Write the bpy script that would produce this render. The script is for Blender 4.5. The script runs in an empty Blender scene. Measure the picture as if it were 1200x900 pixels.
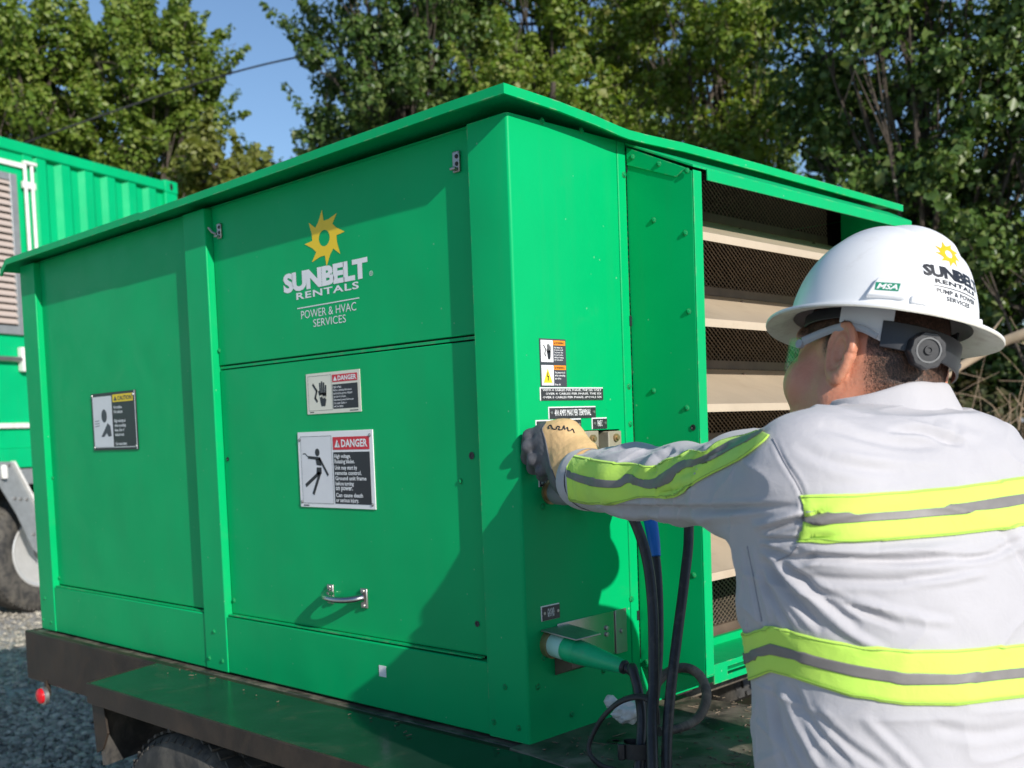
import bpy, bmesh, math, random
import numpy as np
from mathutils import Vector, Matrix
from mathutils.bvhtree import BVHTree

S = bpy.context.scene
COL = S.collection
R_ = math.radians

# ---------------------------------------------------------------- camera
# camera solved from the edges of the green enclosure (metres; trailer deck is z = 0)
CR = np.array([[0.7202134, 0.6927801, -0.0367197],
               [0.0140363, -0.0674695, -0.9976226],
               [-0.6936106, 0.7179858, -0.0583165]])      # rows: right, down, forward
CC = np.array([1.38895758, -1.45997886, 0.59433498])
CF, CX, CY = 1277.0, 600.0, 576.6                          # focal length and centre on a 1200 x 900 frame

cam_d = bpy.data.cameras.new('camera')
cam = bpy.data.objects.new('camera', cam_d)
COL.objects.link(cam)
S.camera = cam
cam_d.sensor_width = 36.0
cam_d.lens = CF / 1200.0 * 36.0
cam_d.shift_x = 0.0
cam_d.shift_y = (CY - 450.0) / 1200.0
cam_d.clip_start = 0.05
cam_d.clip_end = 2000.0
cam_d.dof.use_dof = True
cam_d.dof.focus_distance = 1.82
cam_d.dof.aperture_fstop = 6.5
_m = Matrix.Identity(4)
for i in range(3):
    _m[i][0], _m[i][1], _m[i][2], _m[i][3] = CR[0][i], -CR[1][i], -CR[2][i], CC[i]
cam.matrix_world = _m

# ---------------------------------------------------------------- world and sun
SUN_TO = Vector((0.88, -0.205, 0.425)).normalized()        # towards the sun
elev = math.asin(SUN_TO.z)
azim = math.atan2(SUN_TO.x, SUN_TO.y)
W = bpy.data.worlds.new("World")
S.world = W
W.use_nodes = True
wn = W.node_tree.nodes
sky = wn.new('ShaderNodeTexSky')
sky.sky_type = 'NISHITA'
sky.sun_disc = False
sky.sun_elevation = elev
sky.sun_rotation = azim
sky.air_density = 1.0
sky.dust_density = 0.25
sky.ozone_density = 3.5
bg = wn['Background']
bg.inputs['Strength'].default_value = 0.125
W.node_tree.links.new(sky.outputs['Color'], bg.inputs['Color'])

sun_d = bpy.data.lights.new('sun', 'SUN')
sun_d.energy = 4.7
sun_d.angle = R_(0.53)
sun_d.color = (1.0, 0.955, 0.89)
sun = bpy.data.objects.new('sun', sun_d)
COL.objects.link(sun)
sun.rotation_euler = SUN_TO.to_track_quat('Z', 'Y').to_euler()
sun.location = (8, -6, 8)

S.view_settings.view_transform = 'Standard'
S.view_settings.look = 'None'
S.view_settings.exposure = 0.15
S.view_settings.gamma = 1.0
S.render.engine = 'CYCLES'
S.cycles.max_bounces = 8
S.cycles.transparent_max_bounces = 16

GROUND = -0.775

# ---------------------------------------------------------------- small maths helpers
def dep(u, v, t):
    """world point seen at (u, v) of a 1200 x 900 frame at depth t"""
    d = np.array([(u - CX) / CF, (v - CY) / CF, 1.0])
    return CC + t * (CR.T @ d)

def ray(u, v):
    return CR.T @ np.array([(u - CX) / CF, (v - CY) / CF, 1.0])

def pix(P):
    q = (np.asarray(P, float) - CC) @ CR.T
    return CX + CF * q[..., 0] / q[..., 2], CY + CF * q[..., 1] / q[..., 2]

# ---------------------------------------------------------------- object helpers
ROOT_LOC = {}

def link(o, parent=None):
    COL.objects.link(o)
    if parent is not None:
        o.parent = parent
        o.matrix_parent_inverse = Matrix.Translation(-Vector(ROOT_LOC.get(parent.name, (0, 0, 0))))
    return o

def tag(o, label=None, cat=None, group=None, kind=None):
    if label: o['label'] = label
    if cat: o['category'] = cat
    if group: o['group'] = group
    if kind: o['kind'] = kind
    return o

def thing(name, loc, label, cat, group=None):
    o = bpy.data.objects.new(name, None)
    o.empty_display_size = 0.1
    o.location = loc
    COL.objects.link(o)
    ROOT_LOC[o.name] = tuple(loc)
    return tag(o, label, cat, group)

def finish(me, smooth=None):
    if smooth is None:
        return
    me.shade_smooth()
    if smooth < 179:
        me.set_sharp_from_angle(angle=R_(smooth))

def obj(name, bm, mat, parent=None, smooth=30, bevel=None, recalc=True):
    if recalc:
        bmesh.ops.recalc_face_normals(bm, faces=bm.faces[:])
    me = bpy.data.meshes.new(name)
    bm.to_mesh(me)
    bm.free()
    for m in (mat if isinstance(mat, (list, tuple)) else [mat]):
        me.materials.append(m)
    finish(me, smooth)
    o = bpy.data.objects.new(name, me)
    link(o, parent)
    if bevel:
        b = o.modifiers.new('bevel', 'BEVEL')
        b.width = bevel
        b.segments = 2
        b.limit_method = 'ANGLE'
        b.angle_limit = R_(40)
        b.harden_normals = False
    return o

def mesh_obj(name, verts, faces, mat, parent=None, smooth=180):
    me = bpy.data.meshes.new(name)
    verts = np.asarray(verts, np.float32)
    faces = np.asarray(faces, np.int32)
    k = faces.shape[1]
    me.vertices.add(len(verts))
    me.vertices.foreach_set('co', verts.ravel())
    me.loops.add(faces.size)
    me.loops.foreach_set('vertex_index', faces.ravel())
    me.polygons.add(len(faces))
    me.polygons.foreach_set('loop_start', np.arange(0, faces.size, k, dtype=np.int32))
    me.polygons.foreach_set('loop_total', np.full(len(faces), k, np.int32))
    me.update(calc_edges=True)
    for m in (mat if isinstance(mat, (list, tuple)) else [mat]):
        me.materials.append(m)
    finish(me, smooth)
    o = bpy.data.objects.new(name, me)
    return link(o, parent)

def box(bm, x0, x1, y0, y1, z0, z1):
    v = [bm.verts.new(p) for p in ((x0, y0, z0), (x1, y0, z0), (x1, y1, z0), (x0, y1, z0),
                                   (x0, y0, z1), (x1, y0, z1), (x1, y1, z1), (x0, y1, z1))]
    for f in ((0, 3, 2, 1), (4, 5, 6, 7), (0, 1, 5, 4), (1, 2, 6, 5), (2, 3, 7, 6), (3, 0, 4, 7)):
        bm.faces.new([v[i] for i in f])
    return v

def BOX(*a):
    bm = bmesh.new()
    box(bm, *a)
    return bm

def hexa(bm, p):
    """eight corners: bottom four round, top four round"""
    v = [bm.verts.new(q) for q in p]
    for f in ((0, 3, 2, 1), (4, 5, 6, 7), (0, 1, 5, 4), (1, 2, 6, 5), (2, 3, 7, 6), (3, 0, 4, 7)):
        bm.faces.new([v[i] for i in f])

def obox(bm, c, ax, ay, az, sx, sy, sz):
    c, ax, ay, az = Vector(c), Vector(ax).normalized(), Vector(ay).normalized(), Vector(az).normalized()
    hexa(bm, [c + ax * (i * sx / 2) + ay * (j * sy / 2) + az * (k * sz / 2)
              for k in (-1, 1) for (i, j) in ((-1, -1), (1, -1), (1, 1), (-1, 1))])

def sheet(bm, pts, axis, d):
    """extrude polygon pts (3-D) by d*axis"""
    ax = Vector(axis) * d
    a = [bm.verts.new(p) for p in pts]
    b = [bm.verts.new(Vector(p) + ax) for p in pts]
    n = len(pts)
    bm.faces.new(a)
    bm.faces.new(b[::-1])
    for i in range(n):
        bm.faces.new([a[i], b[i], b[(i + 1) % n], a[(i + 1) % n]])

def catmull(pts, n=8):
    pts = [Vector(p) for p in pts]
    P = [pts[0] * 2 - pts[1]] + pts + [pts[-1] * 2 - pts[-2]]
    out = []
    for i in range(1, len(P) - 2):
        p0, p1, p2, p3 = P[i - 1:i + 3]
        for k in range(n):
            t = k / n
            out.append(0.5 * ((2 * p1) + (p2 - p0) * t + (2 * p0 - 5 * p1 + 4 * p2 - p3) * t * t + (3 * p1 - p0 - 3 * p2 + p3) * t ** 3))
    out.append(pts[-1])
    return out

def tube(bm, pts, r, seg=10, cap=True, flat=None):
    """round tube along pts; r a number or list; flat=(a, b) scales the section"""
    pts = [Vector(p) for p in pts]
    n = len(pts)
    rr = r if isinstance(r, (list, tuple, np.ndarray)) else [r] * n
    t0 = (pts[1] - pts[0]).normalized()
    up = Vector((0, 0, 1)) if abs(t0.z) < 0.9 else Vector((0, 1, 0))
    nx = t0.cross(up).normalized()
    rings = []
    for i in range(n):
        t = (pts[min(i + 1, n - 1)] - pts[max(i - 1, 0)]).normalized()
        nx = (nx - t * nx.dot(t)).normalized()
        ny = t.cross(nx)
        fa, fb = flat if flat else (1, 1)
        rings.append([bm.verts.new(pts[i] + (nx * (math.cos(2 * math.pi * k / seg) * fa) + ny * (math.sin(2 * math.pi * k / seg) * fb)) * rr[i]) for k in range(seg)])
    for i in range(n - 1):
        for k in range(seg):
            bm.faces.new([rings[i][k], rings[i][(k + 1) % seg], rings[i + 1][(k + 1) % seg], rings[i + 1][k]])
    if cap:
        bm.faces.new(rings[0][::-1])
        bm.faces.new(rings[-1])

def lathe(bm, c, axis, prof, seg=24, mod=None, cap=True):
    """prof: list of (along, radius)"""
    c, a = Vector(c), Vector(axis).normalized()
    u = a.cross(Vector((0, 0, 1)) if abs(a.z) < 0.9 else Vector((1, 0, 0))).normalized()
    w = a.cross(u)
    rings = []
    for (s, r) in prof:
        if r < 1e-6:
            rings.append([bm.verts.new(c + a * s)])
        else:
            rings.append([bm.verts.new(c + a * s + (u * math.cos(2 * math.pi * k / seg) + w * math.sin(2 * math.pi * k / seg)) * r * (mod(k / seg) if mod else 1)) for k in range(seg)])
    for i in range(len(rings) - 1):
        A, B = rings[i], rings[i + 1]
        for k in range(seg):
            k2 = (k + 1) % seg
            if len(A) == 1 and len(B) == 1:
                continue
            if len(A) == 1:
                bm.faces.new([A[0], B[k], B[k2]])
            elif len(B) == 1:
                bm.faces.new([A[k], A[k2], B[0]])
            else:
                bm.faces.new([A[k], A[k2], B[k2], B[k]])
    if not cap: return
    if len(rings[0]) > 1: bm.faces.new(rings[0][::-1])
    if len(rings[-1]) > 1: bm.faces.new(rings[-1])

# text -> triangles in a 0..1 box -------------------------------------------------
_txt_cache = {}
def text_tris(body, bold=0.0, res=2, spacing=1.0, shear=0.0):
    key = (body, bold, res, spacing, shear)
    if key in _txt_cache:
        return _txt_cache[key]
    cu = bpy.data.curves.new('lettering_curve', 'FONT')
    cu.body = body
    cu.size = 1.0
    cu.offset = bold
    cu.resolution_u = res
    cu.space_character = spacing
    cu.shear = shear
    o = bpy.data.objects.new('lettering_curve', cu)
    COL.objects.link(o)
    dg = bpy.context.evaluated_depsgraph_get()
    me = bpy.data.meshes.new_from_object(o.evaluated_get(dg))
    v = np.array([x.co[:2] for x in me.vertices])
    f = [tuple(p.vertices) for p in me.polygons]
    bpy.data.objects.remove(o)
    bpy.data.curves.remove(cu)
    bpy.data.meshes.remove(me)
    lo, hi = v.min(0), v.max(0)
    asp = (hi[0] - lo[0]) / (hi[1] - lo[1])
    v = (v - lo) / (hi - lo)
    _txt_cache[key] = (v, f, asp)
    return _txt_cache[key]

class Decal:
    """flat print collected in the plane o + u*U + v*V, lifted h along N"""
    def __init__(s, o, U, V):
        s.o, s.U, s.V = Vector(o), Vector(U), Vector(V)
        s.N = s.U.cross(s.V).normalized()
    def pt(s, u, v, h):
        return s.o + s.U * u + s.V * v + s.N * h
    def poly(s, bm, pts, h):
        bm.faces.new([bm.verts.new(s.pt(u, v, h)) for u, v in pts])
    def rect(s, bm, u0, v0, u1, v1, h):
        s.poly(bm, ((u0, v0), (u1, v0), (u1, v1), (u0, v1)), h)
    def slab(s, bm, u0, v0, u1, v1, h0, h1):
        hexa(bm, [s.pt(a, b, h) for h in (h0, h1) for a, b in ((u0, v0), (u1, v0), (u1, v1), (u0, v1))])
    def text(s, bm, body, u0, v0, u1, v1, h, bold=0.0, res=2, spacing=1.0, shear=0.0):
        v, f, _ = text_tris(body, bold, res, spacing, shear)
        vs = [bm.verts.new(s.pt(u0 + a * (u1 - u0), v0 + b * (v1 - v0), h)) for a, b in v]
        for q in f:
            try: bm.faces.new([vs[i] for i in q])
            except ValueError: pass
    def stroke(s, bm, pts, w, h):
        """thick polyline as quads"""
        for (a, b) in zip(pts[:-1], pts[1:]):
            a, b = Vector(a), Vector(b)
            d = (b - a).normalized()
            n = Vector((-d.y, d.x)) * (w / 2)
            e = d * (w * 0.3)
            s.poly(bm, [tuple(a - n - e), tuple(b - n + e), tuple(b + n + e), tuple(a + n - e)], h)
    def disc(s, bm, c, ru, rv, h, seg=20):
        s.poly(bm, [(c[0] + ru * math.cos(2 * math.pi * k / seg), c[1] + rv * math.sin(2 * math.pi * k / seg)) for k in range(seg)], h)

def line_block(D, bm, lines, u0, v1, w, dv, hgt, h, bold=0.01):
    """rows of left-aligned small text"""
    for i, ln in enumerate(lines):
        if not ln: continue
        _, _, asp = text_tris(ln, bold, 1)
        ww = min(w, (hgt + (0.28 * hgt if any(ch in ln for ch in 'gjpqy') else 0)) * asp * 0.86)
        low = 0.28 * hgt if any(ch in ln for ch in 'gjpqy') else 0.0
        D.text(bm, ln, u0, v1 - i * dv - hgt - low, u0 + ww, v1 - i * dv, h, bold, 1)
# ---------------------------------------------------------------- materials
def new_mat(name):
    m = bpy.data.materials.new(name)
    m.use_nodes = True
    nt = m.node_tree
    return m, nt, nt.nodes['Principled BSDF']

def nd(nt, kind, **kw):
    n = nt.nodes.new(kind)
    for k, v in kw.items():
        setattr(n, k, v)
    return n

def noise(nt, scale, detail=4, rough=0.55, vec=None, dist=0.0):
    n = nd(nt, 'ShaderNodeTexNoise')
    n.inputs['Scale'].default_value = scale
    n.inputs['Detail'].default_value = detail
    n.inputs['Roughness'].default_value = rough
    n.inputs['Distortion'].default_value = dist
    if vec is not None:
        nt.links.new(vec, n.inputs['Vector'])
    return n

def ramp(nt, fac, stops):
    r = nd(nt, 'ShaderNodeValToRGB')
    e = r.color_ramp.elements
    while len(e) < len(stops): e.new(0.5)
    for i, (p, c) in enumerate(stops):
        e[i].position = p
        e[i].color = (c, c, c, 1) if isinstance(c, (int, float)) else (*c, 1)
    nt.links.new(fac, r.inputs['Fac'])
    return r

def mixc(nt, fac, a, b, mode='MIX'):
    m = nd(nt, 'ShaderNodeMix', data_type='RGBA', blend_type=mode)
    for sock, v in ((m.inputs[0], fac), (m.inputs[6], a), (m.inputs[7], b)):
        if isinstance(v, (int, float)): sock.default_value = v
        elif isinstance(v, tuple): sock.default_value = (*v, 1)
        else: nt.links.new(v, sock)
    return m.outputs[2]

def bump(nt, b, h, strength, dist=0.01, prev=None):
    n = nd(nt, 'ShaderNodeBump')
    n.inputs['Strength'].default_value = strength
    n.inputs['Distance'].default_value = dist
    nt.links.new(h, n.inputs['Height'])
    if prev is not None: nt.links.new(prev, n.inputs['Normal'])
    if b is not None: nt.links.new(n.outputs['Normal'], b.inputs['Normal'])
    return n.outputs['Normal']

def coords(nt, kind='Object'):
    return nd(nt, 'ShaderNodeTexCoord').outputs[kind]

def mat(name, col, rough=0.5, metal=0.0, var=0.0, vscale=20, bmp=0.0, bscale=60, bdist=0.002, spec=0.5, coat=0.0, dirt=None):
    """plain procedural material with colour variation, dirt and fine relief"""
    m, nt, b = new_mat(name)
    c = coords(nt)
    b.inputs['Roughness'].default_value = rough
    b.inputs['Metallic'].default_value = metal
    b.inputs['Specular IOR Level'].default_value = spec
    b.inputs['Coat Weight'].default_value = coat
    n1 = noise(nt, vscale, 6, 0.6, c)
    lo = tuple(x * (1 - var) for x in col)
    hi = tuple(min(1, x * (1 + var)) for x in col)
    out = mixc(nt, ramp(nt, n1.outputs['Fac'], [(0.3, 0.0), (0.7, 1.0)]).outputs['Color'], lo, hi)
    if dirt:
        dc, dscale, lo_, amt = dirt
        n2 = noise(nt, dscale, 8, 0.7, c, 0.5)
        f = ramp(nt, n2.outputs['Fac'], [(lo_, 0.0), (min(1, lo_ + 0.22), amt)])
        out = mixc(nt, f.outputs['Color'], out, dc)
        rm = nd(nt, 'ShaderNodeMapRange')
        nt.links.new(f.outputs['Color'], rm.inputs[0])
        rm.inputs[3].default_value = rough
        rm.inputs[4].default_value = min(1, rough + 0.35)
        nt.links.new(rm.outputs[0], b.inputs['Roughness'])
    nt.links.new(out, b.inputs['Base Color'])
    if bmp:
        n3 = noise(nt, bscale, 5, 0.6, c)
        bump(nt, b, n3.outputs['Fac'], bmp, bdist)
    return m

def paint(name, col, rough=0.32, dust=0.1, wear=0.0):
    """sheet metal paint: faint waviness, orange peel, dust, chips and streaks"""
    m, nt, b = new_mat(name)
    c = coords(nt)
    n1 = noise(nt, 2.2, 4, 0.55, c)
    base = mixc(nt, ramp(nt, n1.outputs['Fac'], [(0.3, 0.0), (0.7, 1.0)]).outputs['Color'], tuple(x * 0.93 for x in col), tuple(x * 1.06 for x in col))
    mp = nd(nt, 'ShaderNodeMapping')
    mp.inputs['Scale'].default_value = (26, 26, 2.0)
    nt.links.new(c, mp.inputs['Vector'])
    st = noise(nt, 1.0, 5, 0.6, mp.outputs['Vector'])
    sr = ramp(nt, st.outputs['Fac'], [(0.52, 0.0), (0.8, dust)])
    base = mixc(nt, sr.outputs['Color'], base, (0.06, 0.24, 0.11))
    d = noise(nt, 7, 8, 0.7, c, 0.8)
    dr = ramp(nt, d.outputs['Fac'], [(0.58, 0.0), (0.85, dust * 1.4)])
    base = mixc(nt, dr.outputs['Color'], base, (0.10, 0.27, 0.14))
    # tiny pale specks and chips
    v = nd(nt, 'ShaderNodeTexVoronoi', feature='F1')
    v.inputs['Scale'].default_value = 26
    nt.links.new(c, v.inputs['Vector'])
    big = noise(nt, 5, 2, 0.5, c)
    th = nd(nt, 'ShaderNodeMath', operation='MULTIPLY')
    nt.links.new(big.outputs['Fac'], th.inputs[0]); th.inputs[1].default_value = 0.085
    lt = nd(nt, 'ShaderNodeMath', operation='LESS_THAN')
    nt.links.new(v.outputs['Distance'], lt.inputs[0]); nt.links.new(th.outputs[0], lt.inputs[1])
    sc = nd(nt, 'ShaderNodeMath', operation='MULTIPLY')
    nt.links.new(lt.outputs[0], sc.inputs[0]); sc.inputs[1].default_value = 0.32
    base = mixc(nt, sc.outputs[0], base, (0.40, 0.55, 0.42))
    if wear:
        # paint rubbed thin along exposed edges
        bv = nd(nt, 'ShaderNodeBevel', samples=4)
        bv.inputs['Radius'].default_value = 0.004
        ge = nd(nt, 'ShaderNodeNewGeometry')
        dp = nd(nt, 'ShaderNodeVectorMath', operation='DOT_PRODUCT')
        nt.links.new(bv.outputs['Normal'], dp.inputs[0]); nt.links.new(ge.outputs['Normal'], dp.inputs[1])
        em = ramp(nt, dp.outputs['Value'], [(0.80, 1.0), (0.97, 0.0)])
        wn_ = noise(nt, 30, 6, 0.7, c, 0.4)
        wr = ramp(nt, wn_.outputs['Fac'], [(0.50, 0.0), (0.62, wear)])
        em2 = nd(nt, 'ShaderNodeMath', operation='MULTIPLY')
        nt.links.new(em.outputs['Color'], em2.inputs[0]); nt.links.new(wr.outputs['Color'], em2.inputs[1])
        base = mixc(nt, em2.outputs[0], base, (0.36, 0.33, 0.24))
    nt.links.new(base, b.inputs['Base Color'])
    rr = nd(nt, 'ShaderNodeMapRange')
    nt.links.new(d.outputs['Fac'], rr.inputs[0])
    rr.inputs[1].default_value = 0.3; rr.inputs[2].default_value = 0.8
    rr.inputs[3].default_value = rough - 0.05; rr.inputs[4].default_value = rough + 0.18
    nt.links.new(rr.outputs[0], b.inputs['Roughness'])
    w = noise(nt, 3.5, 2, 0.4, c)
    o = noise(nt, 180, 2, 0.5, c)
    p = bump(nt, None, w.outputs['Fac'], 0.7, 0.012)
    bump(nt, b, o.outputs['Fac'], 0.06, 0.001, p)
    b.inputs['Specular IOR Level'].default_value = 0.13
    return m

M = {}
M['green'] = paint('green_paint', (0.0006, 0.40, 0.125), 0.34, 0.09)
M['green_edge'] = paint('green_paint_edge', (0.0008, 0.41, 0.13), 0.34, 0.12, 0.75)
M['container'] = paint('container_green_paint', (0.001, 0.43, 0.16), 0.42, 0.08)
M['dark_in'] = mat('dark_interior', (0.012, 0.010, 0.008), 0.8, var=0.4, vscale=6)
M['brown_in'] = mat('rusty_interior', (0.10, 0.058, 0.028), 0.8, var=0.5, vscale=5)
M['beige'] = mat('beige_louvre_paint', (0.52, 0.42, 0.30), 0.45, var=0.08, vscale=8, bmp=0.15, bscale=20, dirt=((0.30, 0.20, 0.12), 9, 0.55, 0.35))
M['mesh'] = mat('expanded_metal', (0.21, 0.165, 0.12), 0.5, 0.3, var=0.2, vscale=40)
M['brown_bar'] = mat('brown_frame_bar', (0.12, 0.085, 0.06), 0.55, var=0.25, vscale=15)
M['black_paint'] = mat('black_chassis_paint', (0.027, 0.020, 0.015), 0.45, var=0.3, vscale=9, bmp=0.25, bscale=40, spec=0.3, dirt=((0.11, 0.075, 0.05), 6, 0.46, 0.45))
M['deck'] = mat('dark_deck_paint', (0.014, 0.026, 0.021), 0.20, var=0.35, vscale=8, bmp=0.2, bscale=45, spec=0.38, dirt=((0.15, 0.125, 0.095), 9, 0.55, 0.34))
M['deck_dirty'] = mat('dirty_deck', (0.05, 0.043, 0.036), 0.40, var=0.5, vscale=12, bmp=0.4, bscale=50, dirt=((0.26, 0.215, 0.16), 11, 0.42, 0.75))
M['rubber'] = mat('tyre_rubber', (0.030, 0.029, 0.028), 0.75, var=0.3, vscale=30, bmp=0.3, bscale=90, dirt=((0.18, 0.16, 0.13), 10, 0.40, 0.55))
M['cable'] = mat('cable_rubber', (0.028, 0.027, 0.028), 0.42, var=0.3, vscale=40, bmp=0.25, bscale=140, bdist=0.001, dirt=((0.20, 0.17, 0.14), 22, 0.52, 0.45))
M['hose'] = mat('dusty_hose', (0.060, 0.053, 0.048), 0.6, var=0.4, vscale=25, dirt=((0.32, 0.26, 0.20), 14, 0.42, 0.7))
M['steel'] = mat('dull_steel', (0.42, 0.40, 0.38), 0.38, 0.85, var=0.12, vscale=25, bmp=0.1, bscale=80, dirt=((0.25, 0.18, 0.12), 18, 0.58, 0.4))
M['stainless'] = mat('brushed_stainless', (0.50, 0.48, 0.45), 0.24, 1.0, var=0.08, vscale=15, bmp=0.06, bscale=60)
M['chrome'] = mat('polished_wheel', (0.78, 0.76, 0.73), 0.35, 0.55, var=0.05)
M['galv'] = mat('galvanised_bracket', (0.36, 0.38, 0.39), 0.5, 0.5, var=0.12, vscale=18)
M['white'] = mat('white_print', (0.80, 0.80, 0.79), 0.4, var=0.02)
M['ivory'] = mat('ivory_label', (0.72, 0.70, 0.58), 0.4, var=0.04)
M['sign_grey'] = mat('sign_face', (0.70, 0.70, 0.71), 0.35, var=0.03)
M['black'] = mat('black_print', (0.018, 0.019, 0.024), 0.4, var=0.1)
M['char'] = mat('charcoal_print', (0.055, 0.055, 0.07), 0.45, var=0.1)
M['red'] = mat('red_print', (0.62, 0.015, 0.035), 0.4, var=0.05)
M['yellow'] = mat('yellow_print', (0.86, 0.62, 0.02), 0.42, var=0.04)
M['gold'] = mat('golden_print', (0.88, 0.60, 0.012), 0.45, var=0.03)
M['hat_gold'] = mat('orange_gold_print', (0.90, 0.45, 0.01), 0.4, var=0.03)
M['orange'] = mat('orange_print', (0.85, 0.28, 0.02), 0.4, var=0.05)
M['plate_black'] = mat('engraved_plate', (0.045, 0.045, 0.05), 0.32, 0.2, var=0.2, vscale=60)
M['cam_grey'] = mat('grey_rubber_cap', (0.24, 0.245, 0.255), 0.55, var=0.12, bmp=0.15, bscale=90)
M['brass'] = mat('brass_collar', (0.42, 0.30, 0.16), 0.4, 0.7, var=0.3)
M['teal'] = mat('pale_teal_plastic', (0.42, 0.72, 0.62), 0.4, var=0.08, dirt=((0.5, 0.5, 0.45), 30, 0.55, 0.4))
M['plug_green'] = mat('green_plug_plastic', (0.01, 0.50, 0.20), 0.36, var=0.12, vscale=18, bmp=0.1, bscale=60, dirt=((0.28, 0.27, 0.2), 20, 0.55, 0.4))
M['blue'] = mat('blue_plastic', (0.008, 0.17, 0.62), 0.42, var=0.12, bmp=0.2, bscale=40)
M['terminal'] = mat('terminal_block', (0.30, 0.27, 0.20), 0.5, var=0.15, vscale=30, dirt=((0.16, 0.06, 0.03), 35, 0.52, 0.7))
M['wrap'] = mat('white_plastic_wrap', (0.74, 0.72, 0.68), 0.42, var=0.08, vscale=30, dirt=((0.35, 0.24, 0.17), 24, 0.54, 0.6))
M['red_lens'] = mat('red_marker_lens', (0.60, 0.012, 0.02), 0.2, var=0.1)
M['strap'] = mat('black_strap', (0.035, 0.032, 0.030), 0.6, var=0.25, vscale=40, bmp=0.2, bscale=150, dirt=((0.2, 0.16, 0.13), 20, 0.55, 0.35))
M['wire'] = mat('dark_wire', (0.02, 0.02, 0.022), 0.6)
M['litter'] = mat('deck_litter', (0.17, 0.13, 0.09), 0.85, var=0.5, vscale=60)
M['twig'] = mat('dry_twig', (0.30, 0.215, 0.14), 0.85, var=0.35, vscale=9)
M['log'] = mat('pale_dead_branch', (0.48, 0.36, 0.24), 0.8, var=0.25, vscale=6)
M['bark'] = mat('bark', (0.075, 0.058, 0.044), 0.9, var=0.4, vscale=10, bmp=0.6, bscale=18, bdist=0.03)

def cloth(name, col, var=0.03, rough=0.85, weave=0.25):
    m, nt, b = new_mat(name)
    c = coords(nt)
    n = noise(nt, 14, 5, 0.6, c)
    out = mixc(nt, ramp(nt, n.outputs['Fac'], [(0.3, 0.0), (0.7, 1.0)]).outputs['Color'], tuple(x * (1 - var) for x in col), tuple(min(1, x * (1 + var)) for x in col))
    nt.links.new(out, b.inputs['Base Color'])
    b.inputs['Roughness'].default_value = rough
    b.inputs['Specular IOR Level'].default_value = 0.25
    b.inputs['Sheen Weight'].default_value = 0.15
    f = noise(nt, 900, 2, 0.5, c)
    wv = noise(nt, 38, 5, 0.6, c, 0.6)
    p = bump(nt, None, wv.outputs['Fac'], 0.22, 0.006)
    bump(nt, b, f.outputs['Fac'], weave, 0.0008, p)
    return m
M['shirt'] = cloth('light_grey_cotton', (0.46, 0.445, 0.46))
M['lime'] = cloth('hi_vis_lime', (0.56, 0.86, 0.12), 0.02, 0.8, 0.15)
M['lime_stitch'] = mat('lime_stitching', (0.36, 0.55, 0.10), 0.8)
M['reflect'] = mat('reflective_grey_tape', (0.20, 0.185, 0.175), 0.5, 0.0, var=0.08, vscale=60, bmp=0.2, bscale=400, bdist=0.0006)
M['trouser'] = cloth('navy_work_cotton', (0.03, 0.036, 0.06))
M['boot'] = mat('brown_leather_boot', (0.14, 0.075, 0.035), 0.6, var=0.3, bmp=0.3, bscale=30)
M['glove_tan'] = mat('tan_leather', (0.66, 0.43, 0.20), 0.72, var=0.08, vscale=30, bmp=0.5, bscale=55, bdist=0.003, dirt=((0.34, 0.20, 0.10), 24, 0.56, 0.5))
M['glove_dark'] = mat('dark_grey_leather', (0.095, 0.095, 0.104), 0.6, var=0.25, vscale=40, bmp=0.25, bscale=60, bdist=0.002)
M['seam'] = mat('grey_seam_thread', (0.30, 0.295, 0.32), 0.8)
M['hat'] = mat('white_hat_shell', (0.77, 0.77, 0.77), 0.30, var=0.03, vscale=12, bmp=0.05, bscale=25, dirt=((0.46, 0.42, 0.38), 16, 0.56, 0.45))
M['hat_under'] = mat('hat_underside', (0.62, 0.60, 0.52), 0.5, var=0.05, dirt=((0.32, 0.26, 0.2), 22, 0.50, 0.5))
M['strap_white'] = mat('pale_suspension_plastic', (0.62, 0.63, 0.65), 0.4, var=0.03)
M['strap_black'] = mat('black_suspension_plastic', (0.022, 0.022, 0.025), 0.38, var=0.15, bmp=0.1, bscale=80)
M['knob_ring'] = mat('knob_grey_ring', (0.16, 0.16, 0.16), 0.35, var=0.1)
M['badge_green'] = mat('badge_green', (0.01, 0.24, 0.13), 0.4)
M['hair'] = mat('dark_brown_hair', (0.038, 0.024, 0.016), 0.5, var=0.4, vscale=120)

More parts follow.
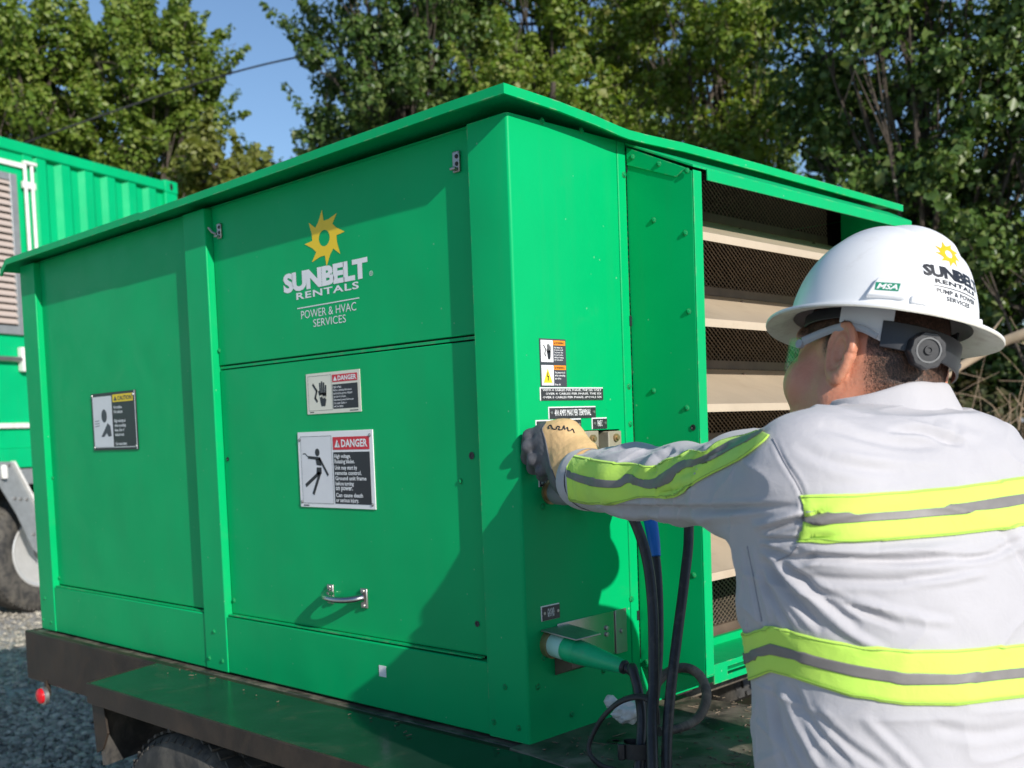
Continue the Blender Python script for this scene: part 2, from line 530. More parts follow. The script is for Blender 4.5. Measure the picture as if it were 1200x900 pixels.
def skin_mat():
    m, nt, b = new_mat('tanned_skin')
    c = coords(nt)
    n = noise(nt, 30, 6, 0.65, c)
    n2 = noise(nt, 9, 3, 0.5, c)
    a = mixc(nt, ramp(nt, n.outputs['Fac'], [(0.3, 0.0), (0.75, 1.0)]).outputs['Color'], (0.54, 0.215, 0.125), (0.64, 0.295, 0.185))
    a = mixc(nt, ramp(nt, n2.outputs['Fac'], [(0.45, 0.0), (0.75, 0.5)]).outputs['Color'], a, (0.56, 0.165, 0.105))
    # close-cropped hair darkens the scalp (painted per vertex from the hairline)
    at_ = nd(nt, 'ShaderNodeAttribute', attribute_name='stubble')
    n5 = noise(nt, 420, 3, 0.6, c)
    ml = nd(nt, 'ShaderNodeMath', operation='MULTIPLY')
    nt.links.new(at_.outputs['Fac'], ml.inputs[0])
    nt.links.new(ramp(nt, n5.outputs['Fac'], [(0.35, 0.72), (0.65, 1.0)]).outputs['Color'], ml.inputs[1])
    a = mixc(nt, ml.outputs[0], a, (0.075, 0.045, 0.030))
    nt.links.new(a, b.inputs['Base Color'])
    b.inputs['Roughness'].default_value = 0.42
    b.inputs['Subsurface Weight'].default_value = 0.12
    b.inputs['Subsurface Radius'].default_value = (0.012, 0.004, 0.002)
    b.inputs['Subsurface Scale'].default_value = 0.5
    n3 = noise(nt, 260, 4, 0.6, c)
    n4 = noise(nt, 60, 3, 0.6, c)
    p = bump(nt, None, n4.outputs['Fac'], 0.3, 0.004)
    bump(nt, b, n3.outputs['Fac'], 0.5, 0.0010, p)
    return m
M['skin'] = skin_mat()

def lens_mat():
    m, nt, b = new_mat('clear_safety_lens')
    tr = nd(nt, 'ShaderNodeBsdfTransparent')
    tr.inputs['Color'].default_value = (0.94, 0.97, 0.95, 1)
    gl = nd(nt, 'ShaderNodeBsdfGlossy')
    gl.inputs['Roughness'].default_value = 0.08
    gl.inputs['Color'].default_value = (0.85, 1.0, 0.92, 1)
    fr = nd(nt, 'ShaderNodeFresnel')
    fr.inputs['IOR'].default_value = 1.38
    mx = nd(nt, 'ShaderNodeMath', operation='MULTIPLY')
    nt.links.new(fr.outputs[0], mx.inputs[0]); mx.inputs[1].default_value = 0.14
    mix = nd(nt, 'ShaderNodeMixShader')
    nt.links.new(mx.outputs[0], mix.inputs[0]); nt.links.new(tr.outputs[0], mix.inputs[1]); nt.links.new(gl.outputs[0], mix.inputs[2])
    nt.links.new(mix.outputs[0], nt.nodes['Material Output'].inputs['Surface'])
    return m
M['lens'] = lens_mat()
M['temple'] = mat('grey_clear_temple', (0.33, 0.34, 0.36), 0.2, 0.0, var=0.1)

def leaf_mat(name, cols, trans=0.35, rough=0.45):
    m, nt, b = new_mat(name)
    g = nd(nt, 'ShaderNodeNewGeometry')
    r = ramp(nt, g.outputs['Random Per Island'], [(i / max(1, len(cols) - 1), c) for i, c in enumerate(cols)])
    nt.links.new(r.outputs['Color'], b.inputs['Base Color'])
    b.inputs['Roughness'].default_value = rough
    b.inputs['Specular IOR Level'].default_value = 0.35
    tl = nd(nt, 'ShaderNodeBsdfTranslucent')
    tc = mixc(nt, 1.0, r.outputs['Color'], (1.25, 1.25, 0.45), 'MULTIPLY')
    nt.links.new(tc, tl.inputs['Color'])
    mix = nd(nt, 'ShaderNodeMixShader')
    mix.inputs[0].default_value = trans
    nt.links.new(b.outputs[0], mix.inputs[1]); nt.links.new(tl.outputs[0], mix.inputs[2])
    nt.links.new(mix.outputs[0], nt.nodes['Material Output'].inputs['Surface'])
    return m
M['leaf_olive'] = leaf_mat('olive_leaves', [(0.082, 0.144, 0.016), (0.135, 0.212, 0.026), (0.188, 0.259, 0.039), (0.248, 0.288, 0.069)])
M['leaf_dark'] = leaf_mat('dark_leaves', [(0.036, 0.074, 0.016), (0.064, 0.119, 0.023), (0.101, 0.164, 0.034), (0.171, 0.209, 0.068)], 0.25, 0.38)
M['leaf_bright'] = leaf_mat('bright_leaves', [(0.104, 0.174, 0.018), (0.169, 0.255, 0.030), (0.228, 0.301, 0.049), (0.272, 0.267, 0.087)], 0.4)
M['leaf_yellow'] = leaf_mat('yellow_green_leaves', [(0.143, 0.171, 0.028), (0.197, 0.218, 0.047), (0.250, 0.257, 0.076)], 0.4)
M['leaf_under'] = leaf_mat('undergrowth_leaves', [(0.022, 0.032, 0.010), (0.040, 0.052, 0.014), (0.07, 0.068, 0.025), (0.10, 0.075, 0.04)], 0.2, 0.6)

def ground_mat():
    m, nt, b = new_mat('gravel_ground')
    c = coords(nt)
    v = nd(nt, 'ShaderNodeTexVoronoi', feature='F1')
    v.inputs['Scale'].default_value = 34
    nt.links.new(c, v.inputs['Vector'])
    n = noise(nt, 3, 6, 0.6, c)
    a = mixc(nt, v.outputs['Color'], (0.26, 0.255, 0.245), (0.48, 0.465, 0.44))
    a = mixc(nt, ramp(nt, n.outputs['Fac'], [(0.45, 0.0), (0.7, 0.6)]).outputs['Color'], a, (0.46, 0.40, 0.32))
    nt.links.new(a, b.inputs['Base Color'])
    b.inputs['Roughness'].default_value = 0.9
    bump(nt, b, v.outputs['Distance'], 0.8, 0.02)
    return m
M['ground'] = ground_mat()

def stone_mat():
    m, nt, b = new_mat('crushed_stone')
    g = nd(nt, 'ShaderNodeNewGeometry')
    r = ramp(nt, g.outputs['Random Per Island'], [(0.0, (0.23, 0.21, 0.17)), (0.4, (0.42, 0.38, 0.31)), (0.8, (0.57, 0.51, 0.41)), (1.0, (0.72, 0.65, 0.52))])
    n = noise(nt, 60, 5, 0.6, coords(nt))
    a = mixc(nt, n.outputs['Fac'], r.outputs['Color'], mixc(nt, 1.0, r.outputs['Color'], (0.6, 0.6, 0.6), 'MULTIPLY'))
    nt.links.new(a, b.inputs['Base Color'])
    b.inputs['Roughness'].default_value = 0.85
    return m
M['stone'] = stone_mat()
# ---------------------------------------------------------------- ground and gravel
rng = np.random.default_rng(7)

def make_ground():
    # one sheet to the horizon, finely divided near the trailers and gently uneven
    xs = np.concatenate([[-900, -300, -100, -40, -22], np.arange(-14, 10.01, 0.4), [18, 40, 100, 300, 900]])
    ys = np.concatenate([[-900, -300, -100, -40, -20], np.arange(-8, 16.01, 0.4), [24, 40, 100, 300, 900]])
    X, Y = np.meshgrid(xs, ys, indexing='ij')
    Z = GROUND - 0.012 + 0.02 * np.sin(X * 1.7 + 0.6 * Y) * np.sin(Y * 1.3 - 0.4 * X)
    V = np.stack([X, Y, Z], -1).reshape(-1, 3)
    n, k = len(xs), len(ys)
    i = (np.arange(n - 1)[:, None] * k + np.arange(k - 1)[None, :]).ravel()
    F = np.stack([i, i + k, i + k + 1, i + 1], 1)
    o = mesh_obj('ground', V, F, M['ground'])
    tag(o, kind='structure')
make_ground()

def make_gravel():
    base = np.array([(1, 0, 0), (-1, 0, 0), (0, 1, 0), (0, -1, 0), (0, 0, 1), (0, 0, -1),
                     (.6, .6, .55), (-.6, .6, .5), (-.6, -.6, .55), (.6, -.6, .5)], float)
    tri = [(0, 6, 4), (6, 2, 4), (2, 7, 4), (7, 1, 4), (1, 8, 4), (8, 3, 4), (3, 9, 4), (9, 0, 4),
           (0, 2, 6), (2, 1, 7), (1, 3, 8), (3, 0, 9)]
    tri = np.array(tri)
    N = 46000
    # denser towards the camera side of the visible strip
    x = -8.6 + 7.4 * rng.random(N)
    y = -0.6 + 4.4 * rng.random(N) ** 1.3
    x[:4000] = -1.6 + 3.0 * rng.random(4000); y[:4000] = -1.2 + 1.6 * rng.random(4000)
    x[4000:24000] = -4.6 + 3.4 * rng.random(20000); y[4000:24000] = -0.5 + 2.2 * rng.random(20000)
    s = rng.lognormal(math.log(0.0125), 0.42, N).clip(0.006, 0.036)
    P = base[None] * (s[:, None, None] * (0.7 + 0.6 * rng.random((N, 10, 1)))) * np.array([1, 0.8, 0.62])
    a = rng.random(N) * 6.283
    c, sn = np.cos(a)[:, None], np.sin(a)[:, None]
    q = np.stack([P[..., 0] * c - P[..., 1] * sn, P[..., 0] * sn + P[..., 1] * c, P[..., 2]], -1)
    # tumble
    b = (rng.random(N) - 0.5) * 1.6
    c, sn = np.cos(b)[:, None], np.sin(b)[:, None]
    q = np.stack([q[..., 0], q[..., 1] * c - q[..., 2] * sn, q[..., 1] * sn + q[..., 2] * c], -1)
    z = GROUND + 0.004 + s * 0.25 + 0.02 * np.sin(x * 1.7 + 0.6 * y) * np.sin(y * 1.3 - 0.4 * x) - 0.012
    q += np.stack([x, y, z], -1)[:, None]
    F = (np.arange(N)[:, None, None] * 10 + tri[None]).reshape(-1, 3)
    o = mesh_obj('gravel', q.reshape(-1, 3), F, M['stone'], smooth=None)
    tag(o, kind='stuff')
make_gravel()
# ---------------------------------------------------------------- trailer that carries the enclosure
TR = thing('flatbed_trailer', (-0.9, 0.7, GROUND), 'dark dusty flatbed trailer carrying the big green louvred equipment enclosure', 'trailer')
def build_trailer():
    # side channel and bed
    bm = bmesh.new()
    box(bm, -2.215, -1.2, -0.04, -0.015, -0.162, -0.004)     # left rail face
    box(bm, -1.2, 0.30, -0.04, -0.015, -0.162, -0.006)
    box(bm, -2.215, -2.19, -0.015, 1.6, -0.162, -0.004)      # end rail
    box(bm, -2.19, 0.30, 1.575, 1.6, -0.162, -0.004)
    for x in (-1.6, -1.0, -0.4, 0.1):
        box(bm, x - 0.03, x + 0.03, -0.015, 1.575, -0.15, -0.03)
    obj('chassis_rail', bm, M['black_paint'], TR, bevel=0.004)
    bm = BOX(-2.19, -0.02, -0.015, 1.575, -0.03, -0.006)
    obj('bed_plate', bm, M['deck_dirty'], TR, bevel=0.002)
    bm = bmesh.new()
    sheet(bm, [(-0.02, -0.035, 0), (0.43, -0.10, 0), (0.47, 0.46, 0), (0.20, 0.492, 0), (-0.02, 0.470, 0)], (0, 0, -1), 0.03)
    o = obj('end_plate', bm, M['deck_dirty'], TR, bevel=0.003)
    obj('gap_shade_sheet', BOX(-0.02, 0.43, 0.50, 1.56, -0.09, -0.07), M['dark_in'], TR)  # added matt black sheet: its colour stands in for shade beyond the deck edge
    bm = bmesh.new()
    box(bm, 0.43, 0.455, -0.04, 1.6, -0.162, -0.072)
    box(bm, 0.30, 0.43, -0.04, -0.015, -0.162, -0.032)
    obj('end_rail', bm, M['black_paint'], TR, bevel=0.004)
    # fender: top sheet, folded front skirt, sloping end
    bm = bmesh.new()
    sheet(bm, [(-1.335, -0.042, -0.002), (-1.26, -0.272, -0.002), (0.30, -0.272, -0.002), (0.36, -0.042, -0.002)], (0, 0, -1), 0.006)
    obj('fender_top', bm, M['deck'], TR, bevel=0.002)
    bm = bmesh.new()
    box(bm, -1.26, 0.30, -0.275, -0.268, -0.052, -0.001)
    hexa(bm, [(-1.338, -0.042, -0.05), (-1.263, -0.272, -0.05), (-1.257, -0.268, -0.05), (-1.332, -0.042, -0.05),
              (-1.338, -0.042, -0.001), (-1.263, -0.272, -0.001), (-1.257, -0.268, -0.001), (-1.332, -0.042, -0.001)])
    obj('fender_skirt', bm, M['black_paint'], TR, bevel=0.002)
    # end gusset of the fender and mud flap
    bm = bmesh.new()
    sheet(bm, [(-1.262, -0.262, -0.05), (-1.20, -0.262, -0.05), (-1.185, -0.262, -0.12), (-1.215, -0.262, -0.165), (-1.25, -0.262, -0.18)], (0, 1, 0), 0.005)
    obj('gusset', bm, M['black_paint'], TR)
    bm = bmesh.new()
    hexa(bm, [(-1.30, -0.045, -0.21), (-1.235, -0.255, -0.21), (-1.225, -0.25, -0.21), (-1.29, -0.045, -0.21),
              (-1.31, -0.045, -0.052), (-1.25, -0.255, -0.052), (-1.24, -0.25, -0.052), (-1.30, -0.045, -0.052)])
    obj('mud_flap', bm, M['rubber'], TR)
    # wheels
    for (wx, wy, sg) in ((-0.868, -0.135, -1), (-0.868, 1.70, 1), (0.02, -0.135, -1)):
        bm = bmesh.new()
        c = (wx, wy, -0.425)
        R0 = 0.35
        prof = [(-0.10, 0.20), (-0.112, 0.245), (-0.115, 0.29), (-0.108, 0.323), (-0.098, 0.336), (-0.088, 0.345), (-0.05, R0), (0, R0 + 0.001), (0.05, R0), (0.088, 0.345),
                (0.098, 0.336), (0.108, 0.323), (0.115, 0.29), (0.112, 0.245), (0.10, 0.20)]
        lathe(bm, c, (0, 1, 0), prof, 72)
        w = obj('wheel', bm, M['rubber'], TR, smooth=50)
        # tread blocks round the crown and the ribbed shoulder ring
        bm = bmesh.new()
        n = 60
        for k in range(n):
            a = 2 * math.pi * k / n
            er = Vector((math.cos(a), 0, math.sin(a))); et = Vector((-math.sin(a), 0, math.cos(a)))
            for j, yy in enumerate((-0.072, -0.026, 0.022, 0.068)):
                obox(bm, Vector(c) + er * (R0 + 0.001) + et * (0.006 * (-1) ** j) + Vector((0, yy, 0)), et + Vector((0, 0.25 * (-1) ** j, 0)), (0, 1, 0), er, 0.026, 0.036, 0.006)
            obox(bm, Vector(c) + er * 0.333 + Vector((0, -0.1005, 0)), et, er + Vector((0, 1.1, 0)), er - Vector((0, 0.9, 0)), 0.016, 0.014, 0.004)
        obj('tread', bm, M['rubber'], w)
        bm = bmesh.new()
        lathe(bm, c, (0, sg, 0), [(0.02, 0.0), (0.02, 0.11), (0.05, 0.13), (0.06, 0.17), (0.095, 0.195), (0.10, 0.212), (0.09, 0.215)], 40)
        obj('rim', bm, M['steel'], w)
    # axle
    bm = bmesh.new()
    tube(bm, [(-0.868, -0.1, -0.425), (-0.868, 1.66, -0.425)], 0.04, 12)
    obj('axle', bm, M['black_paint'], TR)
    # red marker lamp under the rail
    bm = bmesh.new()
    lathe(bm, (-2.07, -0.044, -0.198), (0, -1, 0), [(0, 0.029), (0.010, 0.029), (0.013, 0.026)], 24)
    k = obj('marker_lamp', bm, M['steel'], TR)
    bm = bmesh.new()
    lathe(bm, (-2.072, -0.056, -0.197), (0, -1, 0), [(0, 0.0245), (0.008, 0.0235), (0.014, 0.015), (0.016, 0)], 24)
    obj('lens', bm, M['red_lens'], k)
    bm = BOX(-2.078, -2.062, -0.044, -0.03, -0.20, -0.15)
    obj('lamp_bracket', bm, M['black_paint'], TR)
    bm = bmesh.new()
    lathe(bm, (0.115, 0.115, -0.0005), (0, 0, 1), [(0, 0.017), (0.002, 0.017), (0.002, 0.008), (0.0005, 0.0075)], 20)
    obj('deck_ring', bm, M['black_paint'], TR)
build_trailer()

# ---------------------------------------------------------------- the green enclosure
EN = thing('equipment_enclosure', (-1.08, 0.75, 0.0), 'big bright green sheet metal equipment enclosure with louvred hood and danger signs', 'equipment cabinet')
ZT = 1.168
YB = 1.52
XL = -2.175

def rect_grid_plate(bm, us, vs, holes, fpt, t):
    """plate in a local (u, v) frame split at us/vs, cells inside holes left open; fpt(u, v, w) -> point, t thickness"""
    def inside(a, b):
        return any(h[0] < a < h[2] and h[1] < b < h[3] for h in holes)
    nu, nv = len(us) - 1, len(vs) - 1
    solid = [[not inside((us[i] + us[i + 1]) / 2, (vs[j] + vs[j + 1]) / 2) for j in range(nv)] for i in range(nu)]
    fr, bk = {}, {}
    def V(d, i, j, w):
        if (i, j) not in d: d[(i, j)] = bm.verts.new(fpt(us[i], vs[j], w))
        return d[(i, j)]
    for i in range(nu):
        for j in range(nv):
            if not solid[i][j]: continue
            q = ((i, j), (i + 1, j), (i + 1, j + 1), (i, j + 1))
            bm.faces.new([V(fr, a, b, 0) for a, b in q])
            bm.faces.new([V(bk, a, b, -t) for a, b in q[::-1]])
            for (di, dj), (e0, e1) in (((0, -1), (0, 1)), ((1, 0), (1, 2)), ((0, 1), (2, 3)), ((-1, 0), (3, 0))):
                ii, jj = i + di, j + dj
                if 0 <= ii < nu and 0 <= jj < nv and solid[ii][jj]: continue
                a, b = q[e0], q[e1]
                bm.faces.new([V(fr, *a, 0), V(bk, *a, -t), V(bk, *b, -t), V(fr, *b, 0)])

TERM = (0.175, 0.535, 0.322, 0.585)     # window of the bus bar terminals (y0, z0, y1, z1)

def build_body():
    # corner sheet: front strip, rounded fold, end panel with the terminal window
    bm = bmesh.new()
    r = 0.006
    prof = [(-0.105, 0.0)] + [(-r + r * math.sin(a), r - r * math.cos(a)) for a in np.linspace(0, math.pi / 2, 5)]
    th = 0.02
    zs = (0.0, ZT)
    outer = [[bm.verts.new((x, y, z)) for z in zs] for x, y in prof]
    inner = [[bm.verts.new((x, y, z)) for z in zs] for x, y in ((-0.105, th), (-th, th))]
    for a, b in zip(outer[:-1], outer[1:]):
        bm.faces.new([a[0], b[0], b[1], a[1]])
    bm.faces.new([inner[0][0], inner[0][1], inner[1][1], inner[1][0]])
    bm.faces.new([outer[0][0], outer[0][1], inner[0][1], inner[0][0]])
    for k in (0, 1):
        bm.faces.new([o_[k] for o_ in outer] + [inner[1][k], inner[0][k]])
    for f in bm.faces: pass
    obj('corner_post', bm, M['green_edge'], EN, smooth=50)
    bm = bmesh.new()
    us = [r, TERM[0], TERM[2], 0.318]
    vs = [0.0, TERM[1], TERM[3], ZT]
    us = [r, TERM[0], 0.3175]
    hole = (TERM[0], TERM[1], 0.30, TERM[3])
    us = [r, TERM[0], 0.30, 0.3175]
    rect_grid_plate(bm, us, vs, [hole], lambda u, v, w: (w, u, v), 0.012)
    obj('end_panel', bm, M['green'], EN)
    # folded edge strip of the end panel beside the hood
    bm = BOX(-0.03, 0.0015, 0.3195, 0.346, 0.0, ZT)
    obj('edge_strip', bm, M['green_edge'], EN, bevel=0.002)
    # front posts
    for (a, b, n) in ((-1.153, -1.049, 'post'), (XL, -2.07, 'post')):
        obj(n, BOX(a, b, 0.0, 0.06, 0.0, ZT), M['green_edge'], EN, bevel=0.0025)
    # recessed front panels
    d = 0.02
    obj('upper_door', BOX(-1.046, -0.107, d, d + 0.012, 0.7785, ZT), M['green'], EN, bevel=0.0015)
    obj('door_hem', BOX(-1.044, -0.109, d + 0.002, d + 0.012, 0.7695, 0.775), M['green_edge'], EN)
    obj('lower_door', BOX(-1.046, -0.107, d, d + 0.012, 0.150, 0.766), M['green'], EN, bevel=0.0015)
    obj('side_panel', BOX(-2.069, -1.154, d, d + 0.012, 0.150, ZT), M['green'], EN, bevel=0.0015)
    bm = bmesh.new()
    box(bm, -2.2, 0, 0.04, 0.045, 0.14, ZT)
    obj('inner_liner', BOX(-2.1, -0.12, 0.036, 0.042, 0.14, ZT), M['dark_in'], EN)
    # bottom panels with a proud top ledge
    for (a, b) in ((-1.048, -0.106), (-2.069, -1.154)):
        bm = bmesh.new()
        box(bm, a, b, 0.003, 0.03, 0.0, 0.143)
        obj('bottom_panel', bm, M['green'], EN, bevel=0.0025)
    bm = BOX(-1.044, -0.13, 0.0075, 0.0195, 0.1465, 0.1495)
    obj('drip_lip', bm, M['green_edge'], EN)
    bm = BOX(-2.066, -1.157, 0.0075, 0.0195, 0.1445, 0.1475)
    obj('drip_lip', bm, M['green_edge'], EN)
    # top rails in the shade of the roof, back and far end
    obj('top_rail', BOX(XL + 0.01, -0.02, 0.024, 0.06, ZT, ZT + 0.006), M['green_edge'], EN)
    obj('back_panel', BOX(XL, -0.012, YB - 0.012, YB, 0.0, ZT), M['green'], EN)
    obj('far_end_panel', BOX(XL, XL + 0.012, 0.062, YB - 0.014, 0.0, ZT), M['green'], EN)
    # wall below and beside the hood opening
    obj('sill_panel', BOX(-0.012, 0.0, 0.348, YB, 0.0, 0.10), M['green'], EN)
    obj('jamb_panel', BOX(-0.012, 0.0, 1.296, YB - 0.014, 0.102, ZT), M['green'], EN)
    # dark machinery space
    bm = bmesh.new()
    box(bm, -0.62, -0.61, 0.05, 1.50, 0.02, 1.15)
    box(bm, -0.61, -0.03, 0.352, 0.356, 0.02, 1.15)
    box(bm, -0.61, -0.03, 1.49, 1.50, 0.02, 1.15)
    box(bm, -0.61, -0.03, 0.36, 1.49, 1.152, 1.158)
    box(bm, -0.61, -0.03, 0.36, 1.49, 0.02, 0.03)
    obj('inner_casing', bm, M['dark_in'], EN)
    bm = bmesh.new()
    for k, (y0, z0) in enumerate(((0.44, 1.03), (0.9, 0.70), (0.62, 0.5))):
        box(bm, -0.42, -0.35, y0, y0 + 0.28, z0, z0 + 0.11)
    for y in (0.55, 0.86, 1.17):
        box(bm, -0.50, -0.45, y, y + 0.05, 0.1, 1.14)
    obj('resistor_rack', bm, M['brown_in'], EN)

    # roof with a bent lip
    def roof_z(y):
        return np.interp(y, [-0.05, 0.10, 0.2, 0.30, 0.36, 0.5, 0.8, 1.6], [1.183, 1.178, 1.171, 1.161, 1.1615, 1.166, 1.167, 1.164])
    ys = [-0.045, 0.0, 0.05, 0.1, 0.15, 0.2, 0.25, 0.28, 0.31, 0.34, 0.37, 0.42, 0.5, 0.6, 0.8, 1.1, 1.4, 1.565]
    xs = [-2.21, -2.16, -1.6, -1.29, -1.285, -0.9, -0.4, -0.1, 0.038]
    def z_at(x, y):
        k = np.interp(x, [-0.5, 0.038], [0, 1])
        base = np.interp(x, [-2.21, -2.16, -1.29, -1.285, 0.0], [1.138, 1.169, 1.173, 1.170, 1.183])
        return base * (1 - k) + (roof_z(y)) * k + 0.0 * y
    bm = bmesh.new()
    lip = 0.017
    top, low = {}, {}
    for i, x in enumerate(xs):
        for j, y in enumerate(ys):
            z = z_at(x, y)
            top[i, j] = bm.verts.new((x, y, z + lip + 0.0))
            low[i, j] = bm.verts.new((x, y, z + (lip - 0.003)))
    nx, ny = len(xs), len(ys)
    for i in range(nx - 1):
        for j in range(ny - 1):
            bm.faces.new([top[i, j], top[i + 1, j], top[i + 1, j + 1], top[i, j + 1]])
            bm.faces.new([low[i, j], low[i, j + 1], low[i + 1, j + 1], low[i + 1, j]])
    ring = [(i, 0) for i in range(nx)] + [(nx - 1, j) for j in range(1, ny)] + [(i, ny - 1) for i in range(nx - 2, -1, -1)] + [(0, j) for j in range(ny - 2, 0, -1)]
    for a, b in zip(ring, ring[1:] + ring[:1]):
        bm.faces.new([top[a], low[a], low[b], top[b]])
    obj('roof', bm, M['green_edge'], EN, smooth=35)
    # turned-down lip all round (its own folded strip)
    bm = bmesh.new()
    pts = [(xs[i], ys[0]) for i in range(nx)] + [(xs[-1], ys[j]) for j in range(1, ny)]
    out_, inn = [], []
    for (x, y) in pts:
        z = z_at(x, y)
        ox = 0.0025 if x == xs[-1] else 0.0
        oy = -0.0025 if y == ys[0] else 0.0
        out_.append((bm.verts.new((x + ox, y + oy, z + lip + 0.001)), bm.verts.new((x + ox, y + oy, z))))
        ix = -0.0035 if x == xs[-1] else 0.0
        iy = 0.0035 if y == ys[0] else 0.0
        inn.append((bm.verts.new((x + ix, y + iy, z + lip + 0.001)), bm.verts.new((x + ix, y + iy, z + 0.0))))
    for k in range(len(pts) - 1):
        a, b, c, d_ = out_[k], out_[k + 1], inn[k], inn[k + 1]
        bm.faces.new([a[0], a[1], b[1], b[0]])
        bm.faces.new([c[0], d_[0], d_[1], c[1]])
        bm.faces.new([a[0], b[0], d_[0], c[0]])
        bm.faces.new([a[1], c[1], d_[1], b[1]])
    obj('roof_lip', bm, M['green_edge'], EN, smooth=35)

def build_hood():
    # hood that stands 0.16 m proud of the end wall
    y0, y1, xf = 0.349, 1.30, 0.160
    zt0, zt1, zb = 1.152, 1.082, 0.086
    bm = bmesh.new()
    sheet(bm, [(0.0, y0, zb), (xf, y0, zb), (xf, y0, zt1), (0.0, y0, zt0)], (0, 1, 0), 0.004)
    o = obj('hood_side', bm, M['green'], EN, bevel=0.001)
    bm = BOX(xf + 0.0003, xf + 0.0035, y0, y0 + 0.028, zb - 0.002, zt1 + 0.002)
    obj('side_flange', bm, M['green_edge'], EN, bevel=0.001)
    bm = bmesh.new()
    sheet(bm, [(0.0, y1, zb), (xf, y1, zb), (xf, y1, zt1), (0.0, y1, zt0)], (0, 1, 0), -0.004)
    obj('hood_side', bm, M['green'], EN)
    # sloping top with a front lip that starts beyond the side panel
    bm = bmesh.new()
    e = 0.003
    hexa(bm, [(0.002, y0 - 0.004, ZT - 0.005), (xf + 0.006, y0 - 0.004, zt1 + 0.006), (xf + 0.006, y1 + 0.03, zt1 + 0.006), (0.002, 1.535, ZT - 0.005),
              (0.002, y0 - 0.004, ZT), (xf + 0.006, y0 - 0.004, zt1 + 0.011), (xf + 0.006, y1 + 0.03, zt1 + 0.011), (0.002, 1.535, ZT)])
    obj('hood_top', bm, M['green_edge'], EN, bevel=0.001)
    bm = BOX(xf + 0.0045, xf + 0.0085, y0 + 0.042, y1 + 0.028, zt1 - 0.014, zt1 + 0.0085)
    obj('top_lip', bm, M['green_edge'], EN, bevel=0.001)
    # bolted tab below the top, on the side panel
    bm = bmesh.new()
    sheet(bm, [(0.004, y0 - 0.003, zt0 - 0.030), (xf - 0.035, y0 - 0.003, zt1 - 0.006), (xf - 0.012, y0 - 0.003, zt1 + 0.008), (0.004, y0 - 0.003, zt0 + 0.006)], (0, 1, 0), 0.0025)
    obj('bolted_tab', bm, M['green_edge'], EN, bevel=0.0008)
    # bottom tray with slotted lip
    bm = BOX(0.0, xf - 0.001, y0 + 0.006, y1 - 0.006, zb - 0.006, zb - 0.003)
    obj('hood_tray', bm, M['green'], EN)
    bm = bmesh.new()
    us = [y0 + 0.032, 0.43, 0.52, 0.60, 0.69, 0.77, 0.86, 0.94, 1.03, 1.12, 1.21, y1 - 0.002]
    vs = [0.062, 0.074, 0.090, 0.102]
    holes = [(us[i], 0.074, us[i + 1], 0.090) for i in range(1, len(us) - 1, 2)]
    rect_grid_plate(bm, us, vs, holes, lambda u, v, w: (xf + w, u, v), 0.003)
    obj('tray_lip', bm, M['green_edge'], EN)
    # slats: tall sloping blades from the screen out to the face
    for k in range(5):
        zb_ = 0.9655 - 0.1705 * k
        a = Vector((xf - 0.004, 0, zb_)); b = Vector((-0.045, 0, zb_ + 0.0905))
        d = (b - a).normalized(); n = Vector((-d.z, 0, d.x)) * -1
        n = Vector((d.z, 0, -d.x)) if n.x < 0 else n
        bm = bmesh.new()
        t = 0.003
        # blade with a small turned lip at its outer edge
        prof = [a + Vector((0, 0, -0.012)), a + Vector((0, 0, 0.004)), a + d * 0.012 + n * 0.0, b, b - n * t, a + d * 0.014 - n * t, a - Vector((t, 0, 0.0)), a + Vector((-t, 0, -0.012))]
        sheet(bm, [(p.x, y0 + 0.006, p.z) for p in prof], (0, 1, 0), y1 - y0 - 0.012)
        s = obj('louvre_slat', bm, M['beige'], EN, smooth=25)
        for y in (0.46, 0.80, 1.15):
            bm = bmesh.new()
            p = a.lerp(b, 0.85)
            lathe(bm, Vector((p.x, y, p.z)), n, [(0, 0.005), (0.003, 0.004), (0.004, 0)], 8)
            obj('screw', bm, M['brown_bar'], s)
        bm = BOX(-0.056, -0.048, y0 + 0.01, y1 - 0.01, zb_ + 0.0925, zb_ + 0.112)
        obj('screen_bar', bm, M['brown_bar'], EN)
    obj('screen_bar', BOX(-0.054, -0.042, y0 + 0.01, y1 - 0.01, 0.080, 0.112), M['brown_bar'], EN)
    # expanded metal screen: two families of flat strands
    bm = bmesh.new()
    ya, yb, za, zb2 = y0 + 0.008, y1 - 0.01, 0.10, 1.15
    px, pz = 0.0172, 0.0125          # diamond width and height
    sl = pz / px
    for fam in (1, -1):
        c0, c1 = (za - sl * yb, zb2 - sl * ya) if fam == 1 else (za + sl * ya, zb2 + sl * yb)
        c = math.floor(c0 / pz) * pz
        while c < c1:
            # z = fam*sl*y + c
            pts = []
            for y in (ya, yb):
                z = fam * sl * y + c
                pts.append((y, z))
            (ya_, z_a), (yb_, z_b) = pts
            def clip(y, z):
                if z < za: return ((za - c) / (fam * sl), za)
                if z > zb2: return ((zb2 - c) / (fam * sl), zb2)
                return (y, z)
            p0, p1 = clip(ya_, z_a), clip(yb_, z_b)
            if abs(p1[0] - p0[0]) > 0.004 and ya - 1e-4 <= p0[0] <= yb + 1e-4 and ya - 1e-4 <= p1[0] <= yb + 1e-4:
                m_ = Vector((-0.050 - 0.0006 * fam, (p0[0] + p1[0]) / 2, (p0[1] + p1[1]) / 2))
                dv = Vector((0, p1[0] - p0[0], p1[1] - p0[1]))
                nn = Vector((0.75, 0, 0.66))
                nn = (nn - dv.normalized() * nn.dot(dv.normalized()))
                obox(bm, m_, dv, nn, dv.cross(nn), dv.length, 0.0022, 0.0013)
            c += pz
